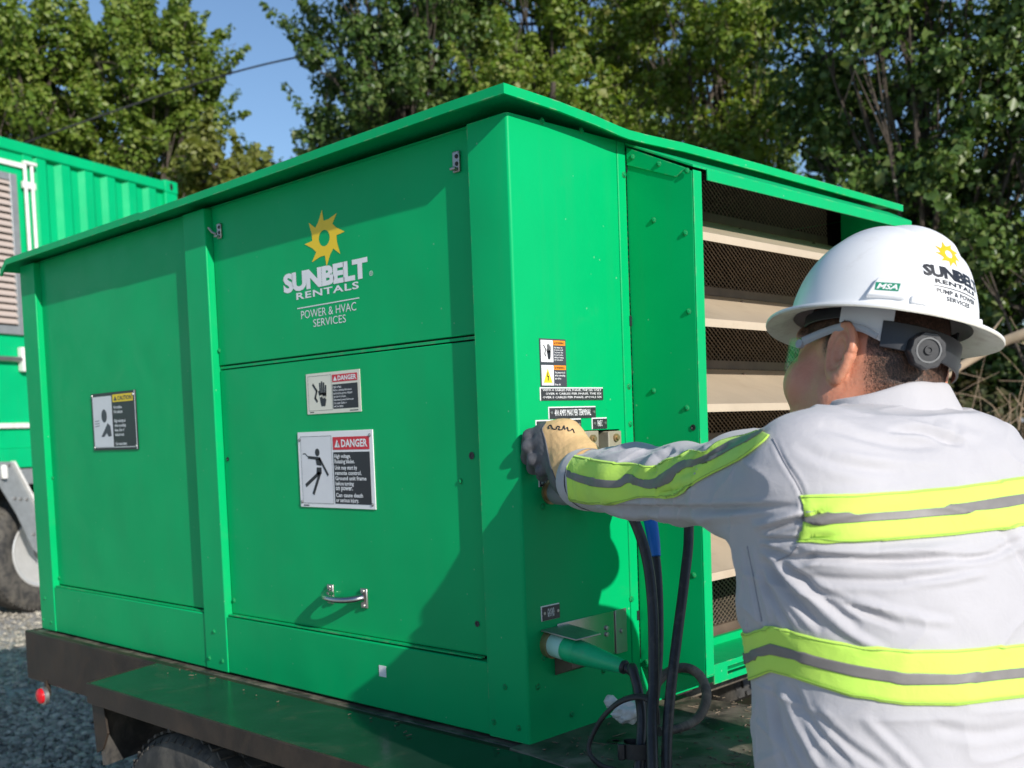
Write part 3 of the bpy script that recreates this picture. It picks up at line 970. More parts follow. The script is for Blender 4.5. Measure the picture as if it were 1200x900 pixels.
    o = obj('mesh_screen', bm, M['mesh'], EN, smooth=None, recalc=False)
    tag(o, kind='stuff')

def build_terminals():
    y0, z0, y1, z1 = 0.175, 0.535, 0.30, 0.585
    bm = bmesh.new()
    box(bm, -0.06, -0.055, y0 - 0.01, 0.34, z0 - 0.02, z1 + 0.02)
    obj('terminal_recess', bm, M['dark_in'], EN)
    bm = bmesh.new()
    for (a, b) in ((0.187, 0.228), (0.262, 0.312)):
        box(bm, -0.05, 0.004, a, b, 0.52, 0.5835)
    t = obj('terminal_block', BOX(-0.05, 0.004, 0.187, 0.229, 0.49, 0.5835), M['terminal'], EN, bevel=0.002)
    t2 = obj('terminal_block', BOX(-0.05, 0.0055, 0.258, 0.2995, 0.49, 0.5815), M['terminal'], EN, bevel=0.002)
    for (par, y) in ((t, 0.207), (t2, 0.280)):
        bm = bmesh.new()
        lathe(bm, (0.004, y, 0.568), (1, 0, 0), [(0, 0.008), (0.006, 0.008), (0.006, 0.0045), (0.010, 0.0045), (0.010, 0)], 12)
        obj('terminal_stud', bm, M['brass'], par)
    # socket covers under the arm: row of capped inlets
    for (y, z, mt) in ((0.082, 0.471, 'cam_grey'), (0.165, 0.455, 'cam_grey'), (0.235, 0.455, 'cam_grey')):
        bm = bmesh.new()
        lathe(bm, (0.0, y, z), (1, -0.05, 0), [(0, 0.0), (0, 0.024), (0.006, 0.024), (0.006, 0.019), (0.028, 0.019)], 24)
        k = obj('inlet_socket', bm, M['brass'], EN)
        bm = bmesh.new()
        lathe(bm, (0.020, y - 0.004, z), (1, -0.22, -0.02), [(0, 0.0), (0, 0.0225), (0.004, 0.0235), (0.030, 0.0235), (0.040, 0.021), (0.046, 0.014), (0.047, 0)], 28)
        obj('rubber_cap', bm, M[mt], k)

BOLT = None
def add_bolt(p, n, r=0.0055, m='green_edge'):
    global BOLT
    if BOLT is None:
        bm = bmesh.new()
        lathe(bm, (0, 0, 0), (0, 0, 1), [(0, 1.25), (0.22, 1.2), (0.28, 0.95), (0.62, 0.85), (0.8, 0.55), (0.85, 0)], 12)
        me = bpy.data.meshes.new('bolt')
        bmesh.ops.recalc_face_normals(bm, faces=bm.faces[:])
        bm.to_mesh(me); bm.free()
        me.materials.append(M['green_edge'])
        finish(me, 40)
        BOLT = me
    o = bpy.data.objects.new('bolt', BOLT)
    link(o, EN)
    o.location = p
    o.rotation_euler = Vector(n).to_track_quat('Z', 'Y').to_euler()
    o.scale = (r, r, r)
    return o

def build_small():
    F, E_ = (0, -1, 0), (1, 0, 0)
    # (u, v) in photo pixels put on the plane they sit on
    def on(u, v, ax, val):
        d = ray(u, v)
        return Vector(CC + d * ((val - CC[ax]) / d[ax]))
    for (u, v, y) in ((53, 701, 0), (51, 726, 0), (60.5, 729, 0), (251, 740, 0), (245.5, 771, 0), (261, 774.5, 0),
                      (592, 805, 0), (579, 846, 0), (608, 853, 0), (70, 677, 0.02), (53.5, 443, 0.02), (53, 556, 0.02), (257, 411, 0.02), (540, 564, 0.02),
                      (274.5, 703.5, 0.02), (62, 560, 0.02)):
        add_bolt(on(u, v, 1, y), F, 0.0048)
    for (u, v) in ((635, 142), (681, 153), (636, 594), (630, 805), (637, 771), (707, 786), (670, 837), (731, 205), (737, 453), (738.5, 497), (740, 702)):
        add_bolt(on(u, v, 0, 0.0016 if u > 728 else 0), E_, 0.0052)
    for (u, v) in ((741, 184), (772, 192), (805, 200)):
        add_bolt(on(u, v, 1, 0.3455), F, 0.0048)
    for (u, v) in ((766, 258), (803, 273), (807, 365), (766, 458), (805, 478), (813, 674), (758, 776)):
        add_bolt(on(u, v, 1, 0.3485), F, 0.0048)
    # dark slots and key holes
    for (u, v, ax, val, r) in ((553, 534, 1, 0.0195, 0.006), (559.5, 731, 1, 0.0195, 0.005), (267, 538, 1, 0.0195, 0.0045), (812.5, 501, 1, 0.3485, 0.005)):
        p = on(u, v, ax, val)
        bm = bmesh.new()
        lathe(bm, p, F, [(-0.001, r), (0.0012, r * 1.25), (0.0012, r * 0.7), (0.0003, r * 0.6), (0.0003, 0)], 16)
        obj('keyhole', bm, M['black'], EN)
    for (u, v) in ((739, 376), (747.8, 721), (735, 196)):
        p = on(u, v, 0, 0.002)
        bm = BOX(p.x, p.x + 0.0012, p.y - 0.004, p.y + 0.003, p.z - 0.010, p.z + 0.010)
        obj('slot', bm, M['black'], EN)
    # bent hasps near the top of the upper door
    for (u, v, s) in ((259, 271, 0.72), (537, 190, 0.78)):
        p = on(u, v, 1, 0.02)
        bm = bmesh.new()
        box(bm, p.x - 0.013 * s, p.x + 0.011 * s, 0.013, 0.019, p.z - 0.026 * s, p.z + 0.026 * s)
        box(bm, p.x - 0.011 * s, p.x + 0.007 * s, 0.003, 0.0125, p.z - 0.022 * s, p.z - 0.014 * s)
        h = obj('hasp', bm, M['steel'], EN, bevel=0.002)
        bm = bmesh.new()
        for dz in (0.012, -0.006):
            lathe(bm, (p.x + 0.003, 0.013, p.z + dz * s), F, [(0, 0.0045), (0.0015, 0.004), (0.002, 0)], 10)
        obj('screw', bm, M['black_paint'], h)
        if u < 300:
            bm = bmesh.new()
            tube(bm, [(p.x - 0.012, 0.014, p.z - 0.006), (p.x - 0.022, 0.008, p.z + 0.0), (p.x - 0.03, 0.004, p.z + 0.012)], 0.0032, 8)
            obj('hook', bm, M['steel'], h)
    # pull handle
    zc = 0.232
    xa, xb = -0.622, -0.500
    bm = bmesh.new()
    pts = catmull([(xa, 0.012, zc + 0.004), (xa + 0.008, -0.004, zc + 0.002), (xa + 0.030, -0.016, zc), (0.5 * (xa + xb), -0.020, zc - 0.001), (xb - 0.030, -0.016, zc), (xb - 0.008, -0.004, zc + 0.002), (xb, 0.012, zc + 0.004)], 8)
    n = len(pts)
    tube(bm, pts, [0.0088 + 0.0035 * abs(2 * i / (n - 1) - 1) ** 3 for i in range(n)], 14, flat=(1.0, 0.85))
    h = obj('pull_handle', bm, M['stainless'], EN, smooth=60)
    for x in (xa, xb):
        bm = bmesh.new()
        box(bm, x - 0.011, x + 0.011, 0.0145, 0.0195, zc - 0.020, zc + 0.024)
        obj('handle_foot', bm, M['steel'], h, bevel=0.002)
        bm = bmesh.new()
        for dz in (-0.014, 0.018):
            lathe(bm, (x, 0.0145, zc + dz), F, [(0, 0.005), (0.003, 0.0045), (0.004, 0)], 10)
        obj('handle_bolt', bm, M['steel'], h)
    # small blank sticker
    bm = BOX(-0.441, -0.418, 0.0018, 0.0028, 0.072, 0.096)
    obj('blank_sticker', bm, M['white'], EN)

build_body()
build_hood()
build_terminals()
build_small()
# ---------------------------------------------------------------- prints, signs and plates on the enclosure
def sun_gear(D, bm, c, ru, rv, h, teeth=8, off=0.0):
    """saw-toothed sun ring with an open centre"""
    n = teeth
    outer = []
    for k in range(n):
        a0 = math.pi / 2 + off - 2 * math.pi * k / n
        outer.append((a0, 1.0))
        outer.append((a0 - 0.06, 0.60))
        outer.append((a0 - 2 * math.pi / n * 0.55, 0.66))
    pts = []
    for a, r in outer:
        pts.append((a, r))
    hole = 0.27
    P = [(c[0] + ru * r * math.cos(a), c[1] + rv * r * math.sin(a)) for a, r in pts]
    Q = [(c[0] + ru * hole * math.cos(a), c[1] + rv * hole * 1.05 * math.sin(a)) for a, r in pts]
    k = len(P)
    for i in range(k):
        j = (i + 1) % k
        D.poly(bm, [P[i], Q[i], Q[j], P[j]], h)

def bm_():
    return bmesh.new()

FRONT = lambda y: Decal((0, y, 0), (1, 0, 0), (0, 0, 1))       # u = x, v = z, normal -y
RIGHT = lambda x: Decal((x, 0, 0), (0, 1, 0), (0, 0, 1))       # u = y, v = z, normal +x

def hand_icon(D, bm, u, v, w, h, H):
    # cable and hand pictogram in a w x h cell
    D.stroke(bm, [(u + .17 * w, v + .78 * h), (u + .36 * w, v + .58 * h), (u + .26 * w, v + .36 * h), (u + .36 * w, v + .26 * h)], .085 * w, H)
    for k, (a, t) in enumerate(((.55, .80), (.64, .84), (.73, .80), (.82, .72))):
        D.stroke(bm, [(u + a * w, v + .45 * h), (u + (a + .01 * k - .01) * w, v + t * h)], .075 * w, H)
    D.stroke(bm, [(u + .54 * w, v + .38 * h), (u + .47 * w, v + .56 * h)], .07 * w, H)
    D.poly(bm, [(u + .50 * w, v + .50 * h), (u + .53 * w, v + .24 * h), (u + .58 * w, v + .10 * h), (u + .78 * w, v + .10 * h), (u + .84 * w, v + .26 * h), (u + .86 * w, v + .52 * h)], H)

def logo_front():
    D = FRONT(0.0193)
    bm = bm_()
    sun_gear(D, bm, (-0.588, 1.029), 0.074, 0.063, 0.0, 8, 0.05)
    lg = obj('company_logo', bm, M['gold'], EN, smooth=None)
    bm = bm_()
    D.text(bm, 'SUNBELT', -0.752, 0.9245, -0.441, 0.969, 0.0, 0.052, 3, 0.93)
    D.text(bm, 'RENTALS', -0.703, 0.9055, -0.474, 0.921, 0.0, 0.022, 3, 1.12)
    D.rect(bm, -0.702, 0.8845, -0.474, 0.8868, 0.0)
    D.text(bm, 'POWER & HVAC', -0.688, 0.8605, -0.486, 0.8785, 0.0, -0.004, 3)
    D.text(bm, 'SERVICES', -0.643, 0.8385, -0.524, 0.8555, 0.0, -0.004, 3)
    D.text(bm, '®', -0.437, 0.927, -0.424, 0.938, 0.0, 0.0, 2)
    obj('logo_lettering', bm, M['white'], lg, smooth=None)

def frame_lines(D, bm, u0, v0, u1, v1, w, h):
    D.rect(bm, u0, v0, u1, v0 + w, h); D.rect(bm, u0, v1 - w, u1, v1, h)
    D.rect(bm, u0, v0 + w, u0 + w, v1 - w, h); D.rect(bm, u1 - w, v0 + w, u1, v1 - w, h)

def sign_danger_big():
    y = 0.0195
    D = FRONT(y)
    u0, v0, u1, v1 = -0.722, 0.4305, -0.447, 0.603
    bm = bm_(); D.slab(bm, u0, v0, u1, v1, 0.0, 0.0022)
    s = obj('danger_sign', bm, M['white'], EN, bevel=0.0006)
    tag(s, 'larger danger sign with a figure falling from an electric shock')
    H = 0.0028
    bm = bm_(); D.rect(bm, u0 + .012, v0 + .010, u0 + .128, v1 - .011, H - .0003); obj('pictogram_panel', bm, M['sign_grey'], s, smooth=None)
    bm = bm_(); D.rect(bm, -0.588, 0.561, -0.459, 0.5895, H); obj('heading_band', bm, M['red'], s, smooth=None)
    bm = bm_(); D.rect(bm, -0.588, 0.4405, -0.459, 0.556, H); obj('text_panel', bm, M['black'], s, smooth=None)
    bm = bm_()
    D.text(bm, 'DANGER', -0.557, 0.5665, -0.465, 0.584, H + .0004, 0.03)
    D.poly(bm, [(-0.582, 0.5665), (-0.562, 0.5665), (-0.572, 0.584)], H + .0004)
    L = ['High voltage.', 'Rotating blades.', None, 'Unit may start by', 'remote control.', 'Ground unit frame', 'before turning', 'on power.', None, 'Can cause death', 'or serious injury.']
    v = 0.5515
    for ln in L:
        if ln is None: v -= 0.0022; continue
        _, _, asp = text_tris(ln, 0.022, 2)
        low = 0.0026 if any(c in ln for c in 'gjpqy') else 0
        D.text(bm, ln, -0.584, v - 0.0092 - low, -0.584 + min(0.122, 0.0118 * asp * 0.92), v, H + .0004, 0.022, 2)
        v -= 0.01175
    obj('lettering', bm, M['white'], s, smooth=None)
    bm = bm_()
    D.rect(bm, -0.570, 0.5685, -0.5685 + .001, 0.5775, H + .0007)
    h2 = H + .0002
    cx, k = -0.652, 1.0
    D.disc(bm, (-0.6475, 0.556), 0.0085, 0.0088, h2)
    D.stroke(bm, [(-0.682, 0.545), (-0.640, 0.542)], 0.0065, h2)
    D.stroke(bm, [(-0.640, 0.542), (-0.611, 0.505)], 0.0065, h2)
    D.poly(bm, [(-0.655, 0.540), (-0.635, 0.543), (-0.634, 0.5255), (-0.652, 0.5275)], h2)
    D.poly(bm, [(-0.652, 0.522), (-0.634, 0.522), (-0.634, 0.508), (-0.654, 0.505)], h2)
    D.stroke(bm, [(-0.646, 0.508), (-0.695, 0.481)], 0.0085, h2)
    D.stroke(bm, [(-0.641, 0.508), (-0.668, 0.4625)], 0.0085, h2)
    D.stroke(bm, [(-0.703, 0.553), (-0.694, 0.5535), (-0.688, 0.549), (-0.685, 0.547)], 0.0022, h2)
    frame_lines(D, bm, u0 + .011, v0 + .009, u0 + .129, v1 - .010, 0.0007, h2)
    D.rect(bm, u0 + .014, v0 + .0035, u0 + .035, v0 + .0055, h2)
    for (a, b) in ((u0 + .007, v1 - .018), (u1 - .010, v1 - .012), (u0 + .007, v0 + .012), (u1 - .010, v0 + .010)):
        D.disc(bm, (a, b), 0.0042, 0.0038, h2, 10)
    obj('pictogram', bm, M['black'], s, smooth=None)
    bm = bm_()
    for (a, b) in ((u0 + .007, v1 - .018), (u1 - .010, v1 - .012), (u0 + .007, v0 + .012), (u1 - .010, v0 + .010)):
        lathe(bm, (a, y - 0.0027, b), (0, -1, 0), [(0, 0.0032), (0.0012, 0.003), (0.002, 0.0)], 10)
    obj('rivet', bm, M['steel'], s)

def sign_danger_small():
    D = FRONT(0.0195)
    u0, v0, u1, v1 = -0.680, 0.643, -0.483, 0.7345
    bm = bm_(); D.slab(bm, u0, v0, u1, v1, 0.0, 0.001)
    s = obj('danger_sign', bm, M['ivory'], EN)
    tag(s, 'smaller ivory danger label with a hand and cable')
    H = 0.0014
    w, h = u1 - u0, v1 - v0
    bm = bm_(); D.rect(bm, u0 + .50 * w, v1 - .255 * h, u1 - .045 * w, v1 - .075 * h, H); obj('heading_band', bm, M['red'], s, smooth=None)
    bm = bm_(); D.rect(bm, u0 + .50 * w, v0 + .10 * h, u1 - .045 * w, v1 - .31 * h, H); obj('text_panel', bm, M['black'], s, smooth=None)
    bm = bm_()
    D.text(bm, 'DANGER', u0 + .605 * w, v1 - .225 * h, u1 - .06 * w, v1 - .105 * h, H + .0004, 0.03)
    D.poly(bm, [(u0 + .52 * w, v1 - .225 * h), (u0 + .59 * w, v1 - .225 * h), (u0 + .555 * w, v1 - .11 * h)], H + .0004)
    line_block(D, bm, ['High voltage.', 'Before servicing disconnect', 'and lock the power. Hazard', 'can shock or burn.', 'Disconnect power before use.', 'Can cause death or', 'serious injury.'], u0 + .515 * w, v1 - .345 * h, .42 * w, .078 * h, .055 * h, H + .0004, 0.012)
    obj('lettering', bm, M['white'], s, smooth=None)
    bm = bm_()
    frame_lines(D, bm, u0 + .035 * w, v0 + .08 * h, u0 + .485 * w, v1 - .065 * h, .0006, H)
    hand_icon(D, bm, u0 + .07 * w, v0 + .10 * h, .36 * w, .80 * h, H)
    D.rect(bm, u0 + .05 * w, v0 + .035 * h, u0 + .13 * w, v0 + .055 * h, H); D.rect(bm, u1 - .2 * w, v0 + .035 * h, u1 - .05 * w, v0 + .055 * h, H)
    obj('pictogram', bm, M['black'], s, smooth=None)
    bm = bm_()
    D.stroke(bm, [(u0 + .26 * w, v0 + .42 * h), (u0 + .30 * w, v0 + .44 * h), (u0 + .32 * w, v0 + .39 * h), (u0 + .36 * w, v0 + .41 * h), (u0 + .375 * w, v0 + .37 * h)], .02 * w, H + .0004)
    obj('spark', bm, M['ivory'], s, smooth=None)

def sign_caution():
    y = 0.0195
    D = FRONT(y)
    u0, v0, u1, v1 = -1.760, 0.574, -1.488, 0.741
    bm = bm_(); D.slab(bm, u0, v0, u1, v1, 0.0, 0.003)
    s = obj('caution_sign', bm, M['black'], EN, bevel=0.0006)
    tag(s, 'black edged caution sign with yellow heading about hot exhaust')
    H = 0.0036
    w, h = u1 - u0, v1 - v0
    bm = bm_(); D.rect(bm, u0 + .03 * w, v0 + .05 * h, u0 + .475 * w, v1 - .06 * h, H); obj('pictogram_panel', bm, M['sign_grey'], s, smooth=None)
    bm = bm_(); D.rect(bm, u0 + .50 * w, v1 - .175 * h, u1 - .05 * w, v1 - .045 * h, H); obj('heading_band', bm, M['yellow'], s, smooth=None)
    bm = bm_()
    line_block(D, bm, ['Hot surface.', 'Hot exhaust.', None, 'High velocity air', 'when operating.', 'Keep clear of', 'exhaust vent.', None, 'Can cause injury.'], u0 + .515 * w, v1 - .235 * h, .44 * w, .0785 * h, .055 * h, H, 0.025)
    obj('lettering', bm, M['white'], s, smooth=None)
    for (a, b) in ((.02, .045), (.02, .955), (.965, .06), (.95, .93)):
        bm = bm_()
        lathe(bm, (u0 + a * w, y - 0.0030, v0 + b * h), (0, -1, 0), [(0, 0.0045), (0.0012, 0.004), (0.002, 0.0)], 10)
        obj('rivet', bm, M['steel'], s)
    for q in ((u1 - .02 * w, v0 + .01 * h, u1 - .006 * w, v1), (u0 + .02 * w, v0 + .045 * h, u1 - .05 * w, v0 + .055 * h)):
        bm = bm_(); D.rect(bm, *q, H); obj('edge_line', bm, M['white'], s, smooth=None)
    bm = bm_()
    D.text(bm, 'CAUTION', u0 + .615 * w, v1 - .15 * h, u1 - .075 * w, v1 - .075 * h, H + .0005, 0.02)
    D.poly(bm, [(u0 + .525 * w, v1 - .15 * h), (u0 + .60 * w, v1 - .15 * h), (u0 + .56 * w, v1 - .07 * h)], H + .0005)
    D.disc(bm, (u0 + .29 * w, v0 + .60 * h), .062 * w, .115 * h, H + .0005)
    D.poly(bm, [(u0 + .36 * w, v0 + .47 * h), (u0 + .20 * w, v0 + .235 * h), (u0 + .27 * w, v0 + .235 * h), (u0 + .33 * w, v0 + .30 * h), (u0 + .37 * w, v0 + .235 * h), (u0 + .44 * w, v0 + .245 * h), (u0 + .42 * w, v0 + .42 * h)], H + .0005)
    for b in (.42, .465, .51):
        D.stroke(bm, [(u0 + .07 * w, v0 + b * h), (u0 + .17 * w, v0 + (b + .012) * h)], .006 * w, H + .0005)
    obj('pictogram', bm, M['char'], s, smooth=None)

def sign_warning_pair():
    D = RIGHT(0.0003)
    u0, u1 = 0.0655, 0.1405
    for k, (v0, v1) in enumerate(((0.7145, 0.7615), (0.6705, 0.714))):
        bm = bm_(); D.slab(bm, u0, v0, u1, v1, 0, 0.0008)
        s = obj('warning_label', bm, M['char'], EN)
        tag(s, 'upper orange warning label with a hand and cable' if k == 0 else 'lower orange warning label with a yellow triangle')
        w, h, H = u1 - u0, v1 - v0, 0.0012
        bm = bm_(); D.rect(bm, u0 + .04 * w, v0 + .06 * h, u0 + .50 * w, v1 - .06 * h, H); obj('pictogram_panel', bm, M['white'], s, smooth=None)
        bm = bm_(); D.rect(bm, u0 + .52 * w, v1 - .26 * h, u1 - .03 * w, v1 - .06 * h, H); obj('heading_band', bm, M['orange'], s, smooth=None)
        bm = bm_()
        D.text(bm, 'WARNING', u0 + .60 * w, v1 - .21 * h, u1 - .08 * w, v1 - .12 * h, H + .0003, 0.02, 1)
        D.poly(bm, [(u0 + .545 * w, v1 - .21 * h), (u0 + .59 * w, v1 - .21 * h), (u0 + .567 * w, v1 - .11 * h)], H + .0003)
        if k == 0:
            hand_icon(D, bm, u0 + .08 * w, v0 + .08 * h, .38 * w, .84 * h, H + .0003)
        else:
            D.stroke(bm, [(u0 + .27 * w, v0 + .62 * h), (u0 + .25 * w, v0 + .45 * h), (u0 + .29 * w, v0 + .45 * h), (u0 + .27 * w, v0 + .28 * h)], .03 * w, H + .0006)
        obj('pictogram', bm, M['black'], s, smooth=None)
        bm = bm_()
        if k == 0:
            line_block(D, bm, ['High voltage. Can', 'shock burn or kill.', 'Turn power off at', 'the source before', 'making or breaking', 'any connections.'], u0 + .535 * w, v1 - .31 * h, .42 * w, .10 * h, .065 * h, H, 0.02)
        else:
            line_block(D, bm, ['Use proper tools', 'when connecting', 'any cables.', None, 'Keep dry.'], u0 + .54 * w, v1 - .33 * h, .41 * w, .13 * h, .085 * h, H, 0.02)
        obj('lettering', bm, M['white'], s, smooth=None)
        if k == 1:
            bm = bm_(); D.poly(bm, [(u0 + .10 * w, v0 + .17 * h), (u0 + .44 * w, v0 + .17 * h), (u0 + .27 * w, v0 + .80 * h)], H + .0003)
            obj('triangle', bm, M['yellow'], s, smooth=None)

def plates():
    D = RIGHT(0.0003)
    def plate(u0, v0, u1, v1, lines, wobble=0.0, studs=True, label=None):
        bm = bm_(); D.slab(bm, u0, v0, u1, v1, 0, 0.0012)
        bmesh.ops.translate(bm, verts=bm.verts[:], vec=(0, 0, 0))
        s = obj('engraved_plate', bm, M['white'], EN)
        if label: tag(s, label)
        e = 0.0022
        bm = bm_(); D.slab(bm, u0 + e, v0 + 0.0004, u1 - 0.0004, v1 - e, 0.0013, 0.0022); obj('plate_face', bm, M['plate_black'], s)
        bm = bm_()
        n = len(lines)
        for i, ln in enumerate(lines):
            hh = (v1 - v0 - 2 * e) / n
            a = v1 - e - hh * (i + 1) + hh * 0.16
            m_ = (0.016 if studs else 0.006)
            D.text(bm, ln, u0 + m_ + (0.008 if i == 1 and n == 3 else 0), a, u1 - m_, a + hh * 0.68, 0.0026, 0.012, 1)
        obj('lettering', bm, M['white'], s, smooth=None)
        if studs:
            bm = bm_()
            for y in (u0 + 0.0075, u1 - 0.006):
                lathe(bm, (0.0024, y, (v0 + v1) / 2), (1, 0, 0), [(0, 0.0032), (0.0015, 0.003), (0.002, 0)], 10)
            obj('rivet', bm, M['steel'], s)
    plate(0.062, 0.6445, 0.249, 0.6695, ['WITH 4 CABLES PER PHASE, THE SIX ONLY', 'OVER 4 CABLES PER PHASE, THE SIX', 'OVER 5 CABLES PER PHASE, SPOOLS SIX'], studs=False, label='widest engraved plate with three lines of lettering')
    plate(0.084, 0.6095, 0.224, 0.6325, ['400 AMPS MAX PER TERMINAL'], label='engraved plate reading 400 amps max per terminal')
    plate(0.047, 0.586, 0.097, 0.608, ['PHASE A'], label='small engraved plate left of the glove')
    plate(0.131, 0.586, 0.178, 0.609, ['PHASE B'], label='small engraved plate just above the glove')
    plate(0.2115, 0.587, 0.2585, 0.6095, ['PHASE C'], label='small engraved plate right of the glove')
    plate(0.050, 0.482, 0.100, 0.4965, ['PHASE A'], label='small engraved plate above the grey capped inlet')
    plate(0.044, 0.227, 0.096, 0.256, ['GROUND'], label='small engraved plate above the green plug')

logo_front()
sign_danger_big()
sign_danger_small()
sign_caution()
sign_warning_pair()
plates()

# inlet with hinged cover for the green plug
def ground_inlet():
    bm = bmesh.new()
    box(bm, 0.0004, 0.0028, 0.088, 0.298, 0.128, 0.216)
    s = obj('inlet_plate', bm, M['stainless'], EN, bevel=0.0008)
    bm = bmesh.new()
    box(bm, 0.003, 0.0055, 0.262, 0.298, 0.127, 0.217)
    obj('plate_edge', bm, M['steel'], s, bevel=0.0008)
    bm = bmesh.new()
    for (y, z) in ((0.28, 0.172), (0.235, 0.185), (0.235, 0.172)):
        lathe(bm, (0.003 if y < .26 else 0.0055, y, z), (1, 0, 0), [(0, 0.0052), (0.003, 0.0048), (0.0042, 0)], 10)
    obj('plate_screw', bm, M['steel'], s)
    bm = bmesh.new()
    hexa(bm, [(0.002, 0.040, 0.209), (0.085, 0.045, 0.199), (0.085, 0.118, 0.199), (0.002, 0.118, 0.209),
              (0.002, 0.040, 0.212), (0.085, 0.045, 0.202), (0.085, 0.118, 0.202), (0.002, 0.118, 0.212)])
    obj('hinged_cover', bm, M['steel'], s, bevel=0.0008)
    bm = bmesh.new()
    hexa(bm, [(0.002, 0.076, 0.118), (0.045, 0.076, 0.135), (0.045, 0.16, 0.135), (0.002, 0.16, 0.118),
              (0.002, 0.076, 0.160), (0.045, 0.076, 0.150), (0.045, 0.16, 0.150), (0.002, 0.16, 0.160)])
    obj('lower_bracket', bm, M['brown_bar'], s, bevel=0.0008)
    bm = bmesh.new()
    lathe(bm, (0.0, 0.066, 0.182), (1, 0, -0.03), [(0, 0.028), (0.012, 0.028), (0.012, 0.02)], 24)
    obj('inlet_socket', bm, M['brass'], s)
ground_inlet()
# ---------------------------------------------------------------- plug, cables, hose, strap
def px_path(lst):
    """(u, v, depth) list -> world points"""
    return [tuple(dep(u, v, t)) for u, v, t in lst]

def cable(name, pts, r, m, label, cat, group=None, seg=12, n=8):
    t = thing(name, pts[0], label, cat, group)
    bm = bmesh.new()
    tube(bm, catmull(pts, n), r, seg)
    obj('jacket', bm, M[m], t, smooth=60)
    return t

# green plug
PG = thing('power_plug', (0.01, 0.066, 0.18), 'green tapered power plug with pale teal collar pushed into lower inlet', 'plug')
pa = Vector((0.008, 0.066, 0.182)); pd = Vector((0.166, -0.002, -0.022)).normalized()
bm = bmesh.new(); lathe(bm, pa, pd, [(0, 0.0), (0, 0.0215), (0.004, 0.0235), (0.032, 0.0235), (0.035, 0.022), (0.035, 0)], 28); obj('collar', bm, M['teal'], PG, smooth=40)
bm = bmesh.new(); lathe(bm, pa, pd, [(0.034, 0.0), (0.034, 0.0222), (0.040, 0.0240), (0.062, 0.0235), (0.0635, 0.0222), (0.066, 0.0222), (0.068, 0.0232), (0.10, 0.0205), (0.165, 0.0135), (0.172, 0.0125), (0.172, 0.0)], 28); obj('body', bm, M['plug_green'], PG, smooth=40)
bm = bmesh.new()
lathe(bm, pa, pd, [(0.171, 0.0), (0.171, 0.0125), (0.176, 0.0130), (0.179, 0.0105), (0.179, 0)], 20); obj('grommet', bm, M['cable'], PG, smooth=40)
p0 = pa + pd * 0.175
cable('ground_cable', [p0, p0 + pd * 0.02 + Vector((0, 0, -0.004)), dep(741, 783, 1.905), dep(749, 815, 1.88), dep(752, 850, 1.86), dep(748, 905, 1.83), dep(746, 960, 1.83)], 0.0085, 'cable',
      'thin black cable curving down from the green plug', 'cable')
# feeder cables that hang from the terminals behind the arm
cable('feeder_cable', [(0.0, 0.205, 0.50), dep(715, 575, 2.02), dep(738, 600, 1.96), dep(757, 650, 1.93), dep(765, 715, 1.90), dep(766, 800, 1.86), dep(764, 840, 1.83), dep(765, 900, 1.79), dep(769, 960, 1.77)], 0.0095, 'cable',
      'thickest black feeder cable hanging in front of the blue connector', 'cable', 'black feeder cables')
t = cable('feeder_cable', [(0.0, 0.27, 0.50), dep(752, 580, 2.06), dep(764, 625, 2.02), dep(771, 680, 1.99), dep(772, 760, 1.94), dep(766, 830, 1.90), dep(757, 870, 1.86), dep(755, 960, 1.84)], 0.0082, 'cable',
          'black feeder cable with a bright blue connector at its top', 'cable', 'black feeder cables')
bm = bmesh.new()
pp = [dep(757, 583, 2.045), dep(761, 603, 2.03), dep(766, 632, 2.008), dep(768.5, 652, 1.998)]
tube(bm, catmull(pp, 6), list(np.linspace(0.0155, 0.0095, 19)), 16)
obj('blue_connector', bm, M['blue'], t, smooth=50)
cable('feeder_cable', [(0.012, 0.30, 0.50), dep(800, 575, 1.98), dep(807, 625, 1.95), dep(802, 680, 1.92), dep(795, 735, 1.89), dep(787, 800, 1.85), dep(782, 860, 1.82), dep(781, 910, 1.80), dep(781, 965, 1.79)], 0.0090, 'cable',
      'black feeder cable hanging furthest right beside the hood', 'cable', 'black feeder cables')
# short stray cable that comes up through the strap
cable('stray_cable', [dep(757, 842, 1.90), dep(757, 868, 1.87), dep(756, 900, 1.84), dep(757, 960, 1.82)], 0.0075, 'cable',
      'short slim cable between the two bundled cables at deck level', 'cable')
# dusty looped hose on the deck
cable('dusty_hose', [dep(750, 845, 2.01), dep(760, 820, 2.03), dep(772, 798, 2.05), dep(788, 785, 2.06), dep(806, 783, 2.06), dep(821, 793, 2.05), dep(828, 812, 2.03), dep(824, 832, 2.02), dep(812, 846, 2.01), dep(792, 854, 1.99), dep(772, 857, 1.97)], 0.0092, 'hose',
      'dusty grey brown hose looping over the trailer deck', 'hose', n=10)
# flat strap loop
t = thing('strap_loop', dep(700, 880, 1.9), 'flat black strap looping left from the cable bundle', 'strap')
bm = bmesh.new()
pts = catmull([dep(770, 850, 1.84), dep(768, 828, 1.845), dep(757, 818, 1.85), dep(742, 817, 1.86), dep(724, 824, 1.88), dep(707, 840, 1.90), dep(695, 860, 1.91), dep(690, 876, 1.91), dep(694, 888, 1.90), dep(706, 898, 1.885), dep(722, 903, 1.87)], 8)
tube(bm, pts, 0.009, 10, flat=(0.5, 0.85))
obj('webbing', bm, M['strap'], t, smooth=60)
